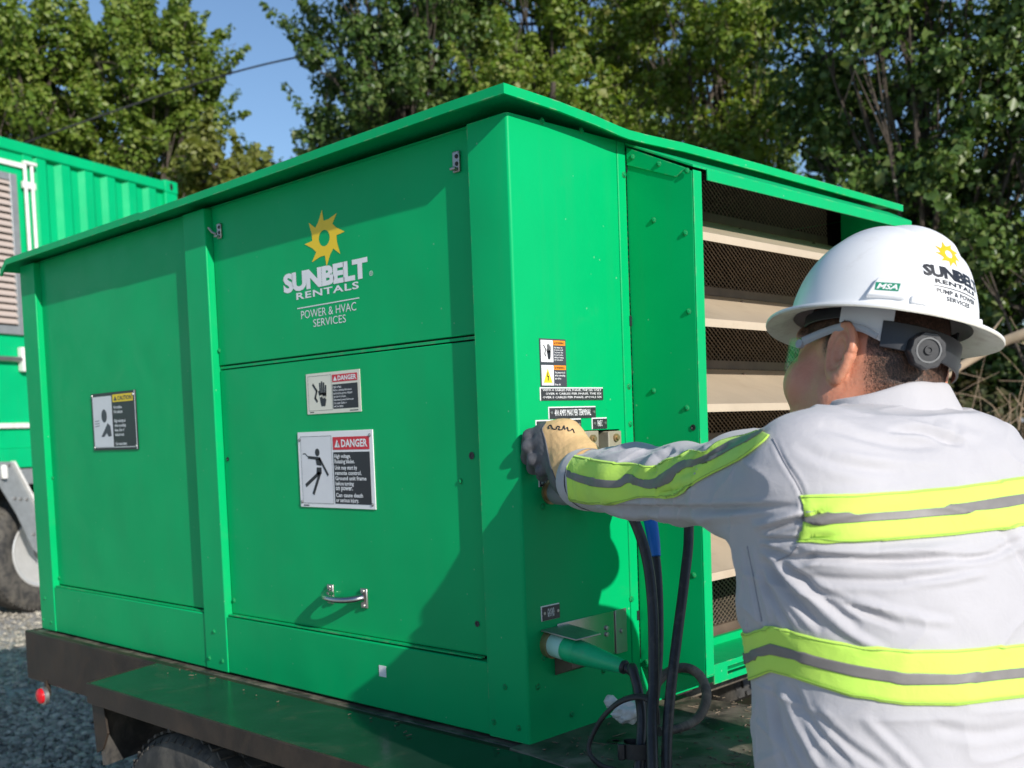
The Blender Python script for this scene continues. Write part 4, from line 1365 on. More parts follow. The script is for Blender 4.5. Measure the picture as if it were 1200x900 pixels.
# band that ties the bundle
t = thing('cable_band', dep(745, 878, 1.83), 'black rubber band tied round the bundled cables', 'cable tie')
bm = bmesh.new()
c = Vector(dep(748, 878, 1.845))
prof = []
rt = Vector(CR[0]); fw = Vector((CR[2][0], CR[2][1], 0)).normalized()
upv = Vector((0, 0, 1))
ring = []
for a in np.linspace(0, 2 * math.pi, 28, endpoint=False):
    x = 0.027 * (abs(math.cos(a)) ** 0.6) * (1 if math.cos(a) > 0 else -1)
    y = 0.020 * (abs(math.sin(a)) ** 0.6) * (1 if math.sin(a) > 0 else -1)
    ring.append((x, y))
L = []
for (s, h) in ((1.0, -0.013), (1.0, 0.013), (0.9, 0.013), (0.9, -0.013)):
    L.append([bm.verts.new(c + rt * (x * s) + fw * (y * s) + upv * h) for x, y in ring])
for i in range(4):
    A, B = L[i], L[(i + 1) % 4]
    for k in range(len(ring)):
        bm.faces.new([A[k], A[(k + 1) % 28], B[(k + 1) % 28], B[k]])
obj('band', bm, M['strap'], t, smooth=40)
bm = bmesh.new()
obox(bm, c - rt * 0.030 - fw * 0.012, rt, fw, upv, 0.012, 0.014, 0.028)
obj('buckle', bm, M['strap_black'], t, bevel=0.002)

# crumpled white plastic wrap lying behind the cables
rngc = np.random.default_rng(3)
bm = bmesh.new()
bmesh.ops.create_icosphere(bm, subdivisions=4, radius=1.0)
c = np.array(dep(737, 834, 1.99))
from mathutils import noise as mnoise
for v in bm.verts:
    p = v.co.copy()
    k = 1 + 0.30 * mnoise.noise(p * 2.1 + Vector((3, 1, 2))) + 0.22 * abs(mnoise.noise(p * 4.3)) - 0.1
    q = Vector((p.x * 0.031, p.y * 0.026, p.z * 0.022)) * k
    v.co = Vector(c) + rt * q.x + fw * q.y + upv * max(q.z, -0.021)
o = obj('plastic_wrap', bm, M['wrap'], None, smooth=55)
tag(o, 'crumpled white plastic wrap lying behind the black cables', 'plastic wrap')
bm = bmesh.new()
bmesh.ops.create_icosphere(bm, subdivisions=3, radius=1.0)
c2 = np.array(dep(716, 822, 2.03))
for v in bm.verts:
    p = v.co.copy()
    k = 1 + 0.35 * mnoise.noise(p * 2.4 + Vector((7, 1, 2)))
    q = Vector((p.x * 0.012, p.y * 0.010, p.z * 0.012)) * k
    v.co = Vector(c2) + rt * q.x + fw * q.y + upv * q.z
o = obj('plastic_scrap', bm, M['wrap'], None, smooth=55)
tag(o, 'small pale plastic scrap against the green end panel', 'plastic scrap')

# bits of straw, bark and grit on the deck
def deck_litter():
    bm = bmesh.new()
    r = random.Random(5)
    for k in range(190):
        if k < 170: x, y = r.uniform(0.03, 0.42), r.uniform(-0.02, 0.52)
        else: x, y = r.uniform(-1.2, 0.3), r.uniform(-0.10, -0.045)
        if x < 0.012 and y > -0.01: continue
        a = r.uniform(0, 6.28)
        l = r.choice((0.004, 0.005, 0.006, 0.008, 0.012, 0.03 if k < 170 else 0.006))
        w = 0.0016 if l > 0.01 else r.uniform(0.0010, 0.003)
        obox(bm, (x, y, 0.0015), (math.cos(a), math.sin(a), r.uniform(-0.1, 0.2)), (-math.sin(a), math.cos(a), 0), (0, 0, 1), l, w, 0.0015)
    o = obj('deck_litter', bm, M['litter'], None, smooth=None, recalc=False)
    tag(o, kind='stuff')
deck_litter()
# ---------------------------------------------------------------- container on its own chassis, behind on the left
A_ = np.array([-8.348, 4.093]); B_ = np.array([-7.70, 2.28])
cd = (A_ - B_) / np.linalg.norm(A_ - B_)           # along the visible side, away from the camera
cn = np.array([cd[1], -cd[0]])                     # outward normal of that side
ZC_T, ZC_B = 3.10, 0.42                            # top and underside of the container
CLEN = 6.06
CON = thing('shipping_container', (*(A_ - cd * CLEN / 2 - cn * 1.2), ZC_B), 'bright green corrugated shipping container with pale louvred doors, partly hidden on the left', 'container')

def cp(s, w, z):
    """s metres back from the far corner along the side, w outward, z up"""
    q = A_ - cd * s + cn * w
    return Vector((q[0], q[1], z))

def cbox(bm, s0, s1, w0, w1, z0, z1):
    hexa(bm, [cp(s0, w0, z0), cp(s1, w0, z0), cp(s1, w1, z0), cp(s0, w1, z0), cp(s0, w0, z1), cp(s1, w0, z1), cp(s1, w1, z1), cp(s0, w1, z1)])

def build_container():
    G = M['container']
    bm = bmesh.new(); cbox(bm, 0.0, 0.17, -0.15, 0.0, ZC_B + .12, ZC_T - 0.12); obj('corner_post', bm, G, CON, bevel=0.01)
    for z in (ZC_T - 0.125, ZC_B):
        bm = bmesh.new()
        cbox(bm, -0.005, 0.175, -0.16, 0.006, z, z + 0.122)
        k = obj('corner_casting', bm, G, CON, bevel=0.012)
        bm = bmesh.new()
        q0 = cp(0.09, 0.0065, z + 0.063)
        n = Vector((cn[0], cn[1], 0)); a = Vector((cd[0], cd[1], 0))
        bm.faces.new([bm.verts.new(q0 + a * (0.022 * math.cos(t)) + Vector((0, 0, 0.036 * math.sin(t)))) for t in np.linspace(0, 2 * math.pi, 16, endpoint=False)])
        obj('casting_hole', bm, M['black'], k, smooth=None)
    bm = bmesh.new(); cbox(bm, 0.175, CLEN, -0.10, 0.004, ZC_T - 0.115, ZC_T - 0.02); obj('top_rail', bm, G, CON, bevel=0.012)
    bm = bmesh.new(); cbox(bm, 0.175, CLEN, -0.12, 0.002, ZC_B, ZC_B + 0.16); obj('bottom_rail', bm, G, CON, bevel=0.008)
    bm = bmesh.new(); cbox(bm, 0.175, CLEN, -0.02, 0.014, ZC_B + 0.325, ZC_B + 0.365); obj('rub_strip', bm, M['wrap'], CON)
    # corrugated sheet
    pitch = 0.262
    prof = []
    s = 0.17
    s_end = 1.62
    while s < s_end:
        prof += [(s, -0.045), (s + 0.075, -0.045), (s + 0.120, -0.010), (s + 0.215, -0.010)]
        s += pitch
    prof.append((s, -0.045))
    s_end = s
    bm = bmesh.new()
    lo = [bm.verts.new(cp(a, w, ZC_B + 0.158)) for a, w in prof]
    hi = [bm.verts.new(cp(a, w, ZC_T - 0.112)) for a, w in prof]
    for i in range(len(prof) - 1):
        bm.faces.new([lo[i], lo[i + 1], hi[i + 1], hi[i]])
    obj('corrugated_side', bm, G, CON, smooth=20)
    # framed bay with louvred door
    d0 = s_end + 0.0
    bm = bmesh.new(); cbox(bm, d0, d0 + 0.10, -0.06, -0.004, ZC_B + .162, ZC_T - .117); obj('door_post', bm, G, CON, bevel=0.006)
    bm = bmesh.new(); cbox(bm, d0 + 0.10, CLEN - 0.2, -0.05, -0.02, ZC_B + .162, ZC_T - .117); obj('door_leaf', bm, G, CON)
    bm = bmesh.new(); cbox(bm, d0 + 0.105, CLEN - 0.21, -0.0195, 0.004, ZC_T - 0.235, ZC_T - 0.195); obj('door_trim', bm, M['wrap'], CON)
    for a in (0.035, 0.105):
        bm = bmesh.new()
        tube(bm, [cp(d0 + a, 0.018, ZC_B + 0.17), cp(d0 + a, 0.018, ZC_T - 0.20)], 0.016, 10)
        obj('locking_rod', bm, M['wrap'], CON, smooth=60)
    for (a0, a1, w1, z0, z1) in ((0.005, 0.135, 0.03, -0.40, -0.34), (-0.01, 0.12, 0.04, -0.205, -0.175)):
        bm = bmesh.new()
        cbox(bm, d0 + a0, d0 + a1, -0.003, w1, ZC_T + z0, ZC_T + z1)
        obj('rod_keeper', bm, M['wrap'], CON, bevel=0.006)
    # louvre panel: frame and slats
    l0, l1, zb, zt = d0 + 0.185, CLEN - 0.3, 1.50, 2.80
    bm = bmesh.new()
    cbox(bm, l0, l0 + 0.07, -0.019, 0.012, zb, zt); cbox(bm, l1 - 0.07, l1, -0.019, 0.012, zb, zt)
    cbox(bm, l0 + 0.07, l1 - 0.07, -0.019, 0.011, zt - 0.06, zt); cbox(bm, l0 + 0.07, l1 - 0.07, -0.019, 0.011, zb, zb + 0.07)
    lv = obj('louvre_panel', bm, M['galv'], CON, bevel=0.004)
    bm = bmesh.new(); cbox(bm, l0 + .07, l1 - .07, -0.0195, -0.0175, zb + .07, zt - .06); obj('louvre_back', bm, M['dark_in'], lv)
    z = zb + 0.085
    me = None
    while z < zt - 0.08:
        if me is None:
            bm = bmesh.new()
            hexa(bm, [cp(l0 + .071, 0.012, z), cp(l1 - .071, 0.012, z), cp(l1 - .071, -0.015, z + 0.035), cp(l0 + .071, -0.015, z + 0.035),
                      cp(l0 + .071, 0.014, z + 0.012), cp(l1 - .071, 0.014, z + 0.012), cp(l1 - .071, -0.013, z + 0.045), cp(l0 + .071, -0.013, z + 0.045)])
            o = obj('slat', bm, M['louvre_pink'], lv)
            me, z_first = o.data, z
        else:
            o = bpy.data.objects.new('slat', me)
            link(o, lv)
            o.location = (0, 0, z - z_first)
        z += 0.056
    # latch on the door
    bm = bmesh.new()
    tube(bm, [cp(d0 + 0.10, 0.02, 1.30), cp(d0 + 0.80, 0.02, 1.30)], 0.022, 10)
    k = obj('latch_bar', bm, M['steel'], CON, smooth=60)
    bm = bmesh.new(); cbox(bm, d0 + 0.215, d0 + 0.265, -0.018, 0.045, 1.20, 1.40); obj('latch_block', bm, M['wrap'], k, bevel=0.01)
    # rest of the box (not seen)
    bm = bmesh.new()
    cbox(bm, 0.02, CLEN, -2.43, -0.16, ZC_T - 0.05, ZC_T - 0.02); cbox(bm, 0.0, 0.04, -2.43, -0.16, ZC_B, ZC_T - .06)
    cbox(bm, CLEN - .04, CLEN, -2.43, -0.0, ZC_B + .2, ZC_T - .12); cbox(bm, 0.05, CLEN - .05, -2.43, -2.39, ZC_B, ZC_T - .06)
    cbox(bm, 0.05, CLEN - .05, -2.38, -0.13, ZC_B, ZC_B + .05)
    obj('body_shell', bm, G, CON)

M['louvre_pink'] = mat('pale_louvre_paint', (0.52, 0.43, 0.38), 0.55, var=0.06, vscale=5)
build_container()

CH = thing('container_chassis', (*(A_ - cd * 2.0 - cn * 1.2), GROUND), 'grey semi trailer chassis with big black wheels under the green container', 'trailer chassis')
def build_chassis():
    bm = bmesh.new()
    cbox(bm, -0.1, CLEN, -0.35, -0.02, ZC_B - 0.14, ZC_B - 0.005)
    cbox(bm, -0.1, CLEN, -2.4, -2.1, ZC_B - 0.14, ZC_B - 0.005)
    obj('side_beam', bm, M['galv'], CH, bevel=0.008)
    bm = bmesh.new()
    cbox(bm, 0.1, CLEN, -0.75, -0.62, ZC_B - 0.5, ZC_B - 0.145); cbox(bm, 0.1, CLEN, -1.8, -1.67, ZC_B - 0.5, ZC_B - 0.145)
    for s in (0.3, 1.3, 2.4, 3.6): cbox(bm, s, s + 0.1, -2.0, -0.4, ZC_B - 0.28, ZC_B - 0.146)
    obj('main_beam', bm, M['black_paint'], CH)
    # wheels
    d = ray(33, 638)
    q = CC + d * 9.15
    rel = q[:2] - A_
    s_w = -(rel @ cd)
    R = 0.50
    for (s, w, front) in ((s_w, -0.16, True), (s_w + 1.32, -0.16, True), (s_w, -2.25, False), (s_w + 1.32, -2.25, False)):
        c = cp(s, w, GROUND + R - 0.01)
        ax = Vector((cn[0], cn[1], 0)) * (1 if front else -1)
        bm = bmesh.new()
        lathe(bm, c, ax, [(-0.13, 0.29), (-0.14, 0.36), (-0.13, 0.45), (-0.10, 0.49), (-0.05, R), (0.05, R), (0.10, 0.49), (0.13, 0.45), (0.145, 0.36), (0.135, 0.29), (0.11, 0.27)], 56)
        wh = obj('wheel', bm, M['rubber'], CH, smooth=50)
        bm = bmesh.new()
        for k in range(64):
            a = 2 * math.pi * k / 64
            u = ax.cross(Vector((0, 0, 1))); er = u * math.cos(a) + Vector((0, 0, 1)) * math.sin(a)
            et = ax.cross(er)
            obox(bm, c + er * 0.478 + ax * 0.109, et, er, ax, 0.016, 0.03, 0.014)
        obj('tread', bm, M['rubber'], wh)
        bm = bmesh.new()
        lathe(bm, c, ax, [(0.02, 0.0), (0.02, 0.10), (0.03, 0.13), (0.035, 0.21), (0.09, 0.245), (0.135, 0.265), (0.142, 0.285), (0.138, 0.295), (0.12, 0.29)], 48)
        obj('rim', bm, M['chrome'], wh, smooth=35)
        bm = bmesh.new()
        lathe(bm, c, ax, [(0.02, 0.0), (0.02, 0.095), (0.09, 0.09), (0.10, 0.07), (0.12, 0.065), (0.125, 0)], 24)
        obj('hub', bm, M['steel'], wh, smooth=35)
        bm = bmesh.new()
        for k in range(10):
            a = 2 * math.pi * k / 10
            u = ax.cross(Vector((0, 0, 1)))
            lathe(bm, c + (u * math.cos(a) + Vector((0, 0, 1)) * math.sin(a)) * 0.15, ax, [(0.03, 0.018), (0.07, 0.018), (0.075, 0.012), (0.075, 0)], 8)
        obj('wheel_nut', bm, M['black_paint'], wh)
    bm = bmesh.new()
    for s in (s_w, s_w + 1.32):
        tube(bm, [cp(s, -0.2, GROUND + R), cp(s, -2.2, GROUND + R)], 0.07, 10)
    obj('axle', bm, M['black_paint'], CH)
    # slanting grey bracket with bolts in front of the wheel
    def on_side(u, v, w):
        d = ray(u, v)
        t = ((A_ + cn * w - CC[:2]) @ cn) / (d[:2] @ cn)
        return CC + d * t
    n = Vector((cn[0], cn[1], 0))
    P = [Vector(on_side(u, v, 0.10)) for u, v in ((-14, 541), (14, 541), (48, 604), (48, 652), (38, 642), (20, 603), (0, 570), (-14, 548))]
    bm = bmesh.new(); sheet(bm, P, n, -0.012)
    br = obj('slanting_bracket', bm, M['galv'], CH, bevel=0.003)
    a, b = Vector(on_side(14.5, 541, 0.105)), Vector(on_side(49, 605, 0.105))
    bm = bmesh.new(); obox(bm, (a + b) / 2, b - a, n, (b - a).cross(n), (b - a).length, 0.05, 0.02)
    obj('bracket_edge', bm, M['wrap'], br)
    bm = bmesh.new()
    for u, v in ((10, 545), (17, 584), (24, 584.5), (31, 585), (39, 626)):
        lathe(bm, on_side(u, v, 0.102), n, [(0, 0.014), (0.012, 0.012), (0.016, 0)], 10)
    obj('bracket_bolt', bm, M['steel'], br)
    q = Vector(on_side(5, 553, 0.13))
    bm = bmesh.new(); lathe(bm, q - Vector((0, 0, 0.05)), (0, 0, 1), [(0, 0.0), (0, 0.026), (0.09, 0.026), (0.105, 0.015), (0.108, 0)], 16)
    obj('reflector', bm, M['wrap'], br, smooth=40)
build_chassis()
# ---------------------------------------------------------------- trees and undergrowth
def leaf_cloud(centers, radii, n, size, seed, droop=0.0, squash=0.8):
    """n folded leaf blades scattered in clumps; returns verts, quads"""
    r = np.random.default_rng(seed)
    k = r.integers(0, len(centers), n)
    d = r.normal(size=(n, 3))
    d /= np.linalg.norm(d, axis=1, keepdims=True)
    rad = r.random(n) ** 0.33
    P = centers[k] + d * (rad * radii[k])[:, None] * np.array([1, 1, squash])
    # blade frame: normal leans up and outwards, long axis random
    nrm = d * 0.85 + r.normal(size=(n, 3)) * 0.45 + np.array([0.12, -0.05, 0.42])
    nrm /= np.linalg.norm(nrm, axis=1, keepdims=True)
    a = r.normal(size=(n, 3)) + np.array([0, 0, -droop])
    a -= nrm * (a * nrm).sum(1, keepdims=True)
    a /= np.linalg.norm(a, axis=1, keepdims=True)
    b = np.cross(nrm, a)
    L = size * r.lognormal(0, 0.36, n)
    Wd = L * (0.30 + 0.16 * r.random(n))
    L, Wd = L[:, None], Wd[:, None]
    p0 = P - a * L * 0.5
    p2 = P + a * L * 0.5 - nrm * L * 0.08
    p1 = P + b * Wd + nrm * Wd * 0.35
    p3 = P - b * Wd + nrm * Wd * 0.35
    V = np.stack([p0, p1, p2, p3], 1).reshape(-1, 3)
    i = np.arange(n)[:, None] * 4
    F = np.concatenate([i + np.array([[0, 1, 2]]), i + np.array([[0, 2, 3]])], 0)
    return V, F

def tree(name, label, base, top, crown_c, crown_r, n_clump, clump_r, n_leaf, leaf, m, seed, group=None, hollow=0.35, droop=0.0, limb_r=0.05, squash=0.8):
    """base (x, y), crown ellipsoid centre and radii; limbs reach for the clumps"""
    r = np.random.default_rng(seed)
    t = thing(name, (base[0], base[1], GROUND - 0.02), label, 'tree', group)
    C, Rr = np.array(crown_c, float), np.array(crown_r, float)
    pts = []
    while len(pts) < n_clump:
        p = r.uniform(-1, 1, 3)
        q = np.linalg.norm(p)
        if q > 1 or q < hollow: continue
        pts.append(C + p * Rr)
    pts = np.array(pts)
    rad = clump_r * r.uniform(0.5, 1.45, n_clump)
    V, F = leaf_cloud(pts, rad * 0.92, int(n_leaf * 0.68), leaf, seed + 1, droop, squash)
    # loose shoots that break the rounded outline
    sc, sr = [], []
    for p in pts[r.random(n_clump) < 0.85]:
        for _ in range(2):
            d = (p - C) / Rr
            d = d / (np.linalg.norm(d) + 1e-6) * 0.7 + r.normal(size=3) * 0.35 + np.array([0, 0, 0.75 - 0.9 * droop])
            d /= np.linalg.norm(d)
            L = clump_r * r.uniform(0.9, 2.3)
            for t_ in np.linspace(0.25, 1.0, 6):
                sc.append(p + d * L * t_); sr.append(clump_r * (0.42 - 0.26 * t_))
    V2, F2 = leaf_cloud(np.array(sc), np.array(sr), int(n_leaf * 0.32), leaf * 0.95, seed + 2, droop, 1.0)
    nq, nq2 = len(V) // 4, len(V2) // 4
    F = np.concatenate([F[:nq], F2[:nq2] + len(V), F[nq:], F2[nq2:] + len(V)])
    V = np.concatenate([V, V2])
    ok = V[:, 2].reshape(-1, 4).min(1) > GROUND + 0.02
    if not ok.all():
        keep = np.concatenate([ok, ok])
        F = F[keep]
    o = mesh_obj('crown', V, F, M[m], t, smooth=None)
    tag(o, kind='stuff')
    # trunk and limbs
    bm = bmesh.new()
    b0 = Vector((base[0], base[1], GROUND - 0.05))
    b1 = Vector((C[0], C[1], C[2] - Rr[2] * 0.35))
    b2 = Vector((C[0] + Rr[0] * 0.1, C[1], C[2] + Rr[2] * 0.75))
    spine = catmull([b0, b0.lerp(b1, 0.5) + Vector((0.12, -0.08, 0)), b1, b2], 6)
    n = len(spine)
    tube(bm, spine, [limb_r * 2.2 * (1 - 0.85 * i / (n - 1)) + 0.01 for i in range(n)], 9)
    for p in pts[:: max(1, n_clump // 42)]:
        p = Vector(p)
        j = min(n - 2, max(2, int(n * (0.3 + 0.55 * r.random()))))
        a = spine[j]
        mid = a.lerp(p, 0.5) + Vector((0, 0, -0.12 * (p - a).length))
        q = catmull([a, mid, p], 4)
        w = limb_r * 0.55
        tube(bm, q, [w * (1 - 0.85 * i / (len(q) - 1)) for i in range(len(q))], 5)
        for _ in range(2):
            e = p + Vector(r.normal(size=3)) * clump_r * 0.8
            tube(bm, [q[-3], p.lerp(e, 0.5), e], [w * 0.35, w * 0.2, w * 0.06], 4)
    obj('trunk', bm, M['bark'], t, smooth=60)
    return t

def at(u, v, D):
    return np.array(dep(u, v, D))

G = 'trees behind the yard'
c = at(42, 112, 14);   tree('leafy_tree', 'olive green tree at the far left above the container louvres', (c[0], c[1]), 0, c - [0, 0, .1], (1.05, 1.05, 1.28), 60, 0.30, 34800, 0.057, 'leaf_olive', 11, G, 0.3)
c = at(160, 106, 14.5); tree('leafy_tree', 'olive green tree with spiky top left of the sky gap', (c[0], c[1]), 0, c - [0, 0, .05], (1.0, 1.0, 1.42), 60, 0.30, 34800, 0.057, 'leaf_olive', 12, G, 0.3)
c = at(255, 190, 12);  tree('pale_tree', 'small yellow green tree low behind the container corner', (c[0], c[1]), 0, c - [0, 0, .35], (0.50, 0.50, 0.62), 17, 0.24, 5220, 0.071, 'leaf_yellow', 13, None, 0.1)
c = at(105, 215, 16);  tree('leafy_tree', 'dull green tree low behind the two spiky left trees', (c[0], c[1]), 0, c - [0, 0, 0.9], (2.4, 2.0, 1.3), 43, 0.50, 20300, 0.067, 'leaf_olive', 14, G, 0.1)
c = at(464, 75, 12.6); tree('dark_tree', 'dark green tree right of the sky gap behind the enclosure roof', (c[0], c[1]), 0, c - [0, 0, .2], (1.02, 1.2, 1.7), 64, 0.34, 46400, 0.052, 'leaf_dark', 15, G, 0.25)
c = at(640, 0, 13.2); tree('leafy_tree', 'tall olive tree above the near corner of the enclosure', (c[0], c[1]), 0, c, (1.6, 1.6, 1.9), 72, 0.36, 55100, 0.052, 'leaf_olive', 16, G, 0.25)
c = at(640, 130, 11.2); tree('bushy_tree', 'bushy brownish green tree just behind the enclosure roof corner', (c[0], c[1]), 0, c - [0, 0, .45], (1.15, 0.9, 0.95), 38, 0.30, 27550, 0.047, 'leaf_bright', 17, None, 0.2)
c = at(840, 85, 11.8); tree('feathery_tree', 'feathery bright green tree with drooping leaves right of centre', (c[0], c[1]), 0, c - [0, 0, .1], (0.95, 1.0, 1.75), 57, 0.32, 31900, 0.054, 'leaf_bright', 18, None, 0.25, 0.9)
c = at(1080, 95, 9.2);  tree('dark_tree', 'darkest broad leaved tree spreading behind the white hard hat', (c[0], c[1]), 0, c - [0, 0, .1], (1.35, 1.2, 1.7), 64, 0.36, 37700, 0.057, 'leaf_dark', 19, G, 0.3, 0.5)
c = at(1240, 230, 8.6); tree('dark_tree', 'dark tree at the right edge beside the hard hat', (c[0], c[1]), 0, c - [0, 0, .3], (0.95, 0.95, 1.35), 36, 0.36, 20300, 0.057, 'leaf_dark', 20, G, 0.2, 0.4)
c = at(1010, 270, 11.5); tree('dark_tree', 'shadowy tree in the gap between hood and broad leaved tree', (c[0], c[1]), 0, c - [0, 0, .6], (1.5, 1.0, 1.35), 36, 0.46, 21750, 0.063, 'leaf_dark', 21, G, 0.1, 0.3)
c = at(700, 215, 17); tree('leafy_tree', 'distant olive tree filling the background behind the roof', (c[0], c[1]), 0, c - [0, 0, .8], (3.6, 2.0, 2.2), 79, 0.60, 34800, 0.084, 'leaf_olive', 22, G, 0.1)
c = at(440, 190, 16.5); tree('dark_tree', 'distant dark tree low behind the enclosure roof edge', (c[0], c[1]), 0, c - [0, 0, .9], (1.7, 1.6, 1.5), 43, 0.50, 18850, 0.080, 'leaf_dark', 23, G, 0.1)

def undergrowth():
    r = np.random.default_rng(31)
    # low dark bank of leaves behind the yard on the right
    pts, rad = [], []
    for k in range(150):
        u = r.uniform(860, 1420); D = r.uniform(7.6, 10.5)
        q = at(u, 420, D)
        z = GROUND + r.uniform(0.0, 1.85) * (0.75 + 0.25 * math.sin(u * 0.03))
        pts.append((q[0], q[1], z)); rad.append(r.uniform(0.25, 0.5))
    V, F = leaf_cloud(np.array(pts), np.array(rad), 24000, 0.075, 32)
    V[:, 2] = np.maximum(V[:, 2], GROUND + 0.005)
    o = mesh_obj('undergrowth', V, F, M['leaf_under'], smooth=None)
    tag(o, kind='stuff')
undergrowth()

def dry_brush():
    r = np.random.default_rng(41)
    c0 = at(1150, 470, 6.9)
    t = thing('dry_brush', (c0[0], c0[1], GROUND), 'tangle of dry brown brush beside and behind the worker', 'brush')
    bm = bmesh.new()
    rt_, up_, fw_ = CR[0], np.array([0, 0, 1.0]), np.array([CR[2][0], CR[2][1], 0])
    for k in range(620):
        a = c0 + rt_ * r.uniform(-1.5, 1.6) + fw_ * r.uniform(-0.35, 0.9)
        a[2] = GROUND + r.uniform(0.0, 1.28)
        L = r.uniform(0.25, 0.9)
        d = r.normal(size=3) * np.array([1, 1, 0.75]) + np.array([0, 0, 0.15])
        d /= np.linalg.norm(d)
        p = [a, a + d * L * 0.35 + r.normal(size=3) * 0.05, a + d * L * 0.7 + r.normal(size=3) * 0.09, a + d * L + r.normal(size=3) * 0.13]
        p = [np.array([q[0], q[1], max(q[2], GROUND + 0.01)]) for q in p]
        w = r.uniform(0.0025, 0.0075)
        tube(bm, catmull(p, 3), [w * (1 - 0.07 * i) for i in range(10)], 4, cap=False)
    o = obj('twigs', bm, M['twig'], t, smooth=60, recalc=False)
    tag(o, kind='stuff')
dry_brush()

def dead_branch():
    p = [at(1060, 470, 6.3), at(1100, 445, 6.3), at(1140, 420, 6.25), at(1172, 402, 6.2), at(1215, 385, 6.1), at(1290, 352, 6.0)]
    t = thing('dead_branch', p[0], 'pale dead branch sticking up behind the hat brim', 'branch')
    bm = bmesh.new()
    q = catmull(p, 6)
    tube(bm, q, np.linspace(0.020, 0.034, len(q)), 9)
    # prop end into the ground
    q2 = catmull([p[0], at(1035, 500, 6.35), np.array([*at(1020, 600, 6.4)[:2], GROUND])], 6)
    tube(bm, q2, np.linspace(0.02, 0.028, len(q2)), 8)
    o = obj('limb', bm, M['log'], t, smooth=60)
    bm = bmesh.new()
    for (a, b) in (((1120, 432), (1085, 428)), ((1150, 414), (1175, 372)), ((1172, 402), (1205, 405))):
        A, B = at(*a, 6.25), at(*b, 6.15)
        tube(bm, catmull([A, (A + B) / 2 + np.array([0, 0, .02]), B], 4), [0.009, 0.0085, 0.008, 0.0075, 0.007, 0.0065, 0.005, 0.004, 0.003], 6)
    obj('twig', bm, M['log'], t, smooth=60)
dead_branch()

def overhead_cable():
    p = [at(-60, 200, 13.0), at(120, 135, 13.0), at(270, 86, 13.0), at(370, 62, 13.0), at(450, 42, 13.0), at(540, 12, 13.0), at(700, -45, 13.0)]
    bm = bmesh.new()
    tube(bm, catmull(p, 8), 0.011, 6)
    o = obj('overhead_cable', bm, M['wire'], None, smooth=60)
    tag(o, 'thin dark overhead cable crossing the sky gap', 'cable')
overhead_cable()
# ---------------------------------------------------------------- the worker
def surface_nets(f, lo, h):
    """zero surface of the sampled field f (inside < 0): smooth dual mesh, quads"""
    nx, ny, nz = f.shape
    ins = f < 0
    acc = np.zeros((nx - 1, ny - 1, nz - 1, 3), np.float32)
    cnt = np.zeros((nx - 1, ny - 1, nz - 1), np.float32)
    corner = [(a, b, c) for a in (0, 1) for b in (0, 1) for c in (0, 1)]
    def sl(o): return tuple(slice(o[k], o[k] + (nx, ny, nz)[k] - 1) for k in range(3))
    for a in corner:
        for ax in range(3):
            if a[ax]: continue
            b = list(a); b[ax] = 1; b = tuple(b)
            fa, fb = f[sl(a)], f[sl(b)]
            x = (fa < 0) != (fb < 0)
            if not x.any(): continue
            t = np.where(x, fa / np.where(x, fa - fb, 1), 0).astype(np.float32)
            for k in range(3):
                acc[..., k] += np.where(x, a[k] + (t if k == ax else 0), 0)
            cnt += x
    act = cnt > 0
    idx = -np.ones(act.shape, np.int64)
    idx[act] = np.arange(act.sum())
    cell = np.argwhere(act)
    V = np.array(lo) + h * (cell + acc[act] / cnt[act][:, None])
    F = []
    for ax in range(3):
        u, v = [(1, 2), (2, 0), (0, 1)][ax]
        s0 = [slice(None)] * 3; s1 = [slice(None)] * 3
        s0[ax] = slice(0, -1); s1[ax] = slice(1, None)
        ch = ins[tuple(s0)] != ins[tuple(s1)]
        e = np.argwhere(ch)
        sh = np.array(act.shape)
        ok = (e[:, u] > 0) & (e[:, v] > 0) & (e[:, u] < sh[u]) & (e[:, v] < sh[v])
        e = e[ok]
        flip = ins[tuple(s0)][tuple(e.T)]
        def g(du, dv):
            q = e.copy(); q[:, u] -= du; q[:, v] -= dv
            return idx[tuple(q.T)]
        q = np.stack([g(1, 1), g(0, 1), g(0, 0), g(1, 0)], 1)
        q[~flip] = q[~flip][:, ::-1]
        F.append(q)
    return V, np.concatenate(F)

def smin(a, b, k):
    h = np.clip(0.5 + 0.5 * (b - a) / k, 0, 1)
    return b + (a - b) * h - k * h * (1 - h)

def sd_ell(P, c, r):
    q = P - np.asarray(c, np.float32)
    r = np.asarray(r, np.float32)
    k0 = np.sqrt(((q / r) ** 2).sum(-1))
    k1 = np.sqrt(((q / r ** 2) ** 2).sum(-1)) + 1e-9
    return k0 * (k0 - 1) / k1

def sd_cap(P, a, b, ra, rb):
    a, b = np.asarray(a, np.float32), np.asarray(b, np.float32)
    d = b - a
    t = np.clip(((P - a) @ d) / (d @ d), 0, 1)
    q = P - (a + t[..., None] * d)
    return np.sqrt((q * q).sum(-1)) - (ra + (rb - ra) * t)

def sd_chain(P, pts, rs, k=0.012):
    d = None
    for i in range(len(pts) - 1):
        e = sd_cap(P, pts[i], pts[i + 1], rs[i], rs[i + 1])
        d = e if d is None else smin(d, e, k)
    return d

def grid(lo, hi, h):
    n = np.ceil((np.array(hi) - np.array(lo)) / h).astype(int) + 1
    ax = [np.float32(lo[k]) + np.float32(h) * np.arange(n[k], dtype=np.float32) for k in range(3)]
    return np.stack(np.meshgrid(*ax, indexing='ij'), -1)

WK = thing('person', (0.80, -0.13, GROUND), 'worker in pale grey hi vis striped shirt and white hard hat reaching to the panel', 'person')

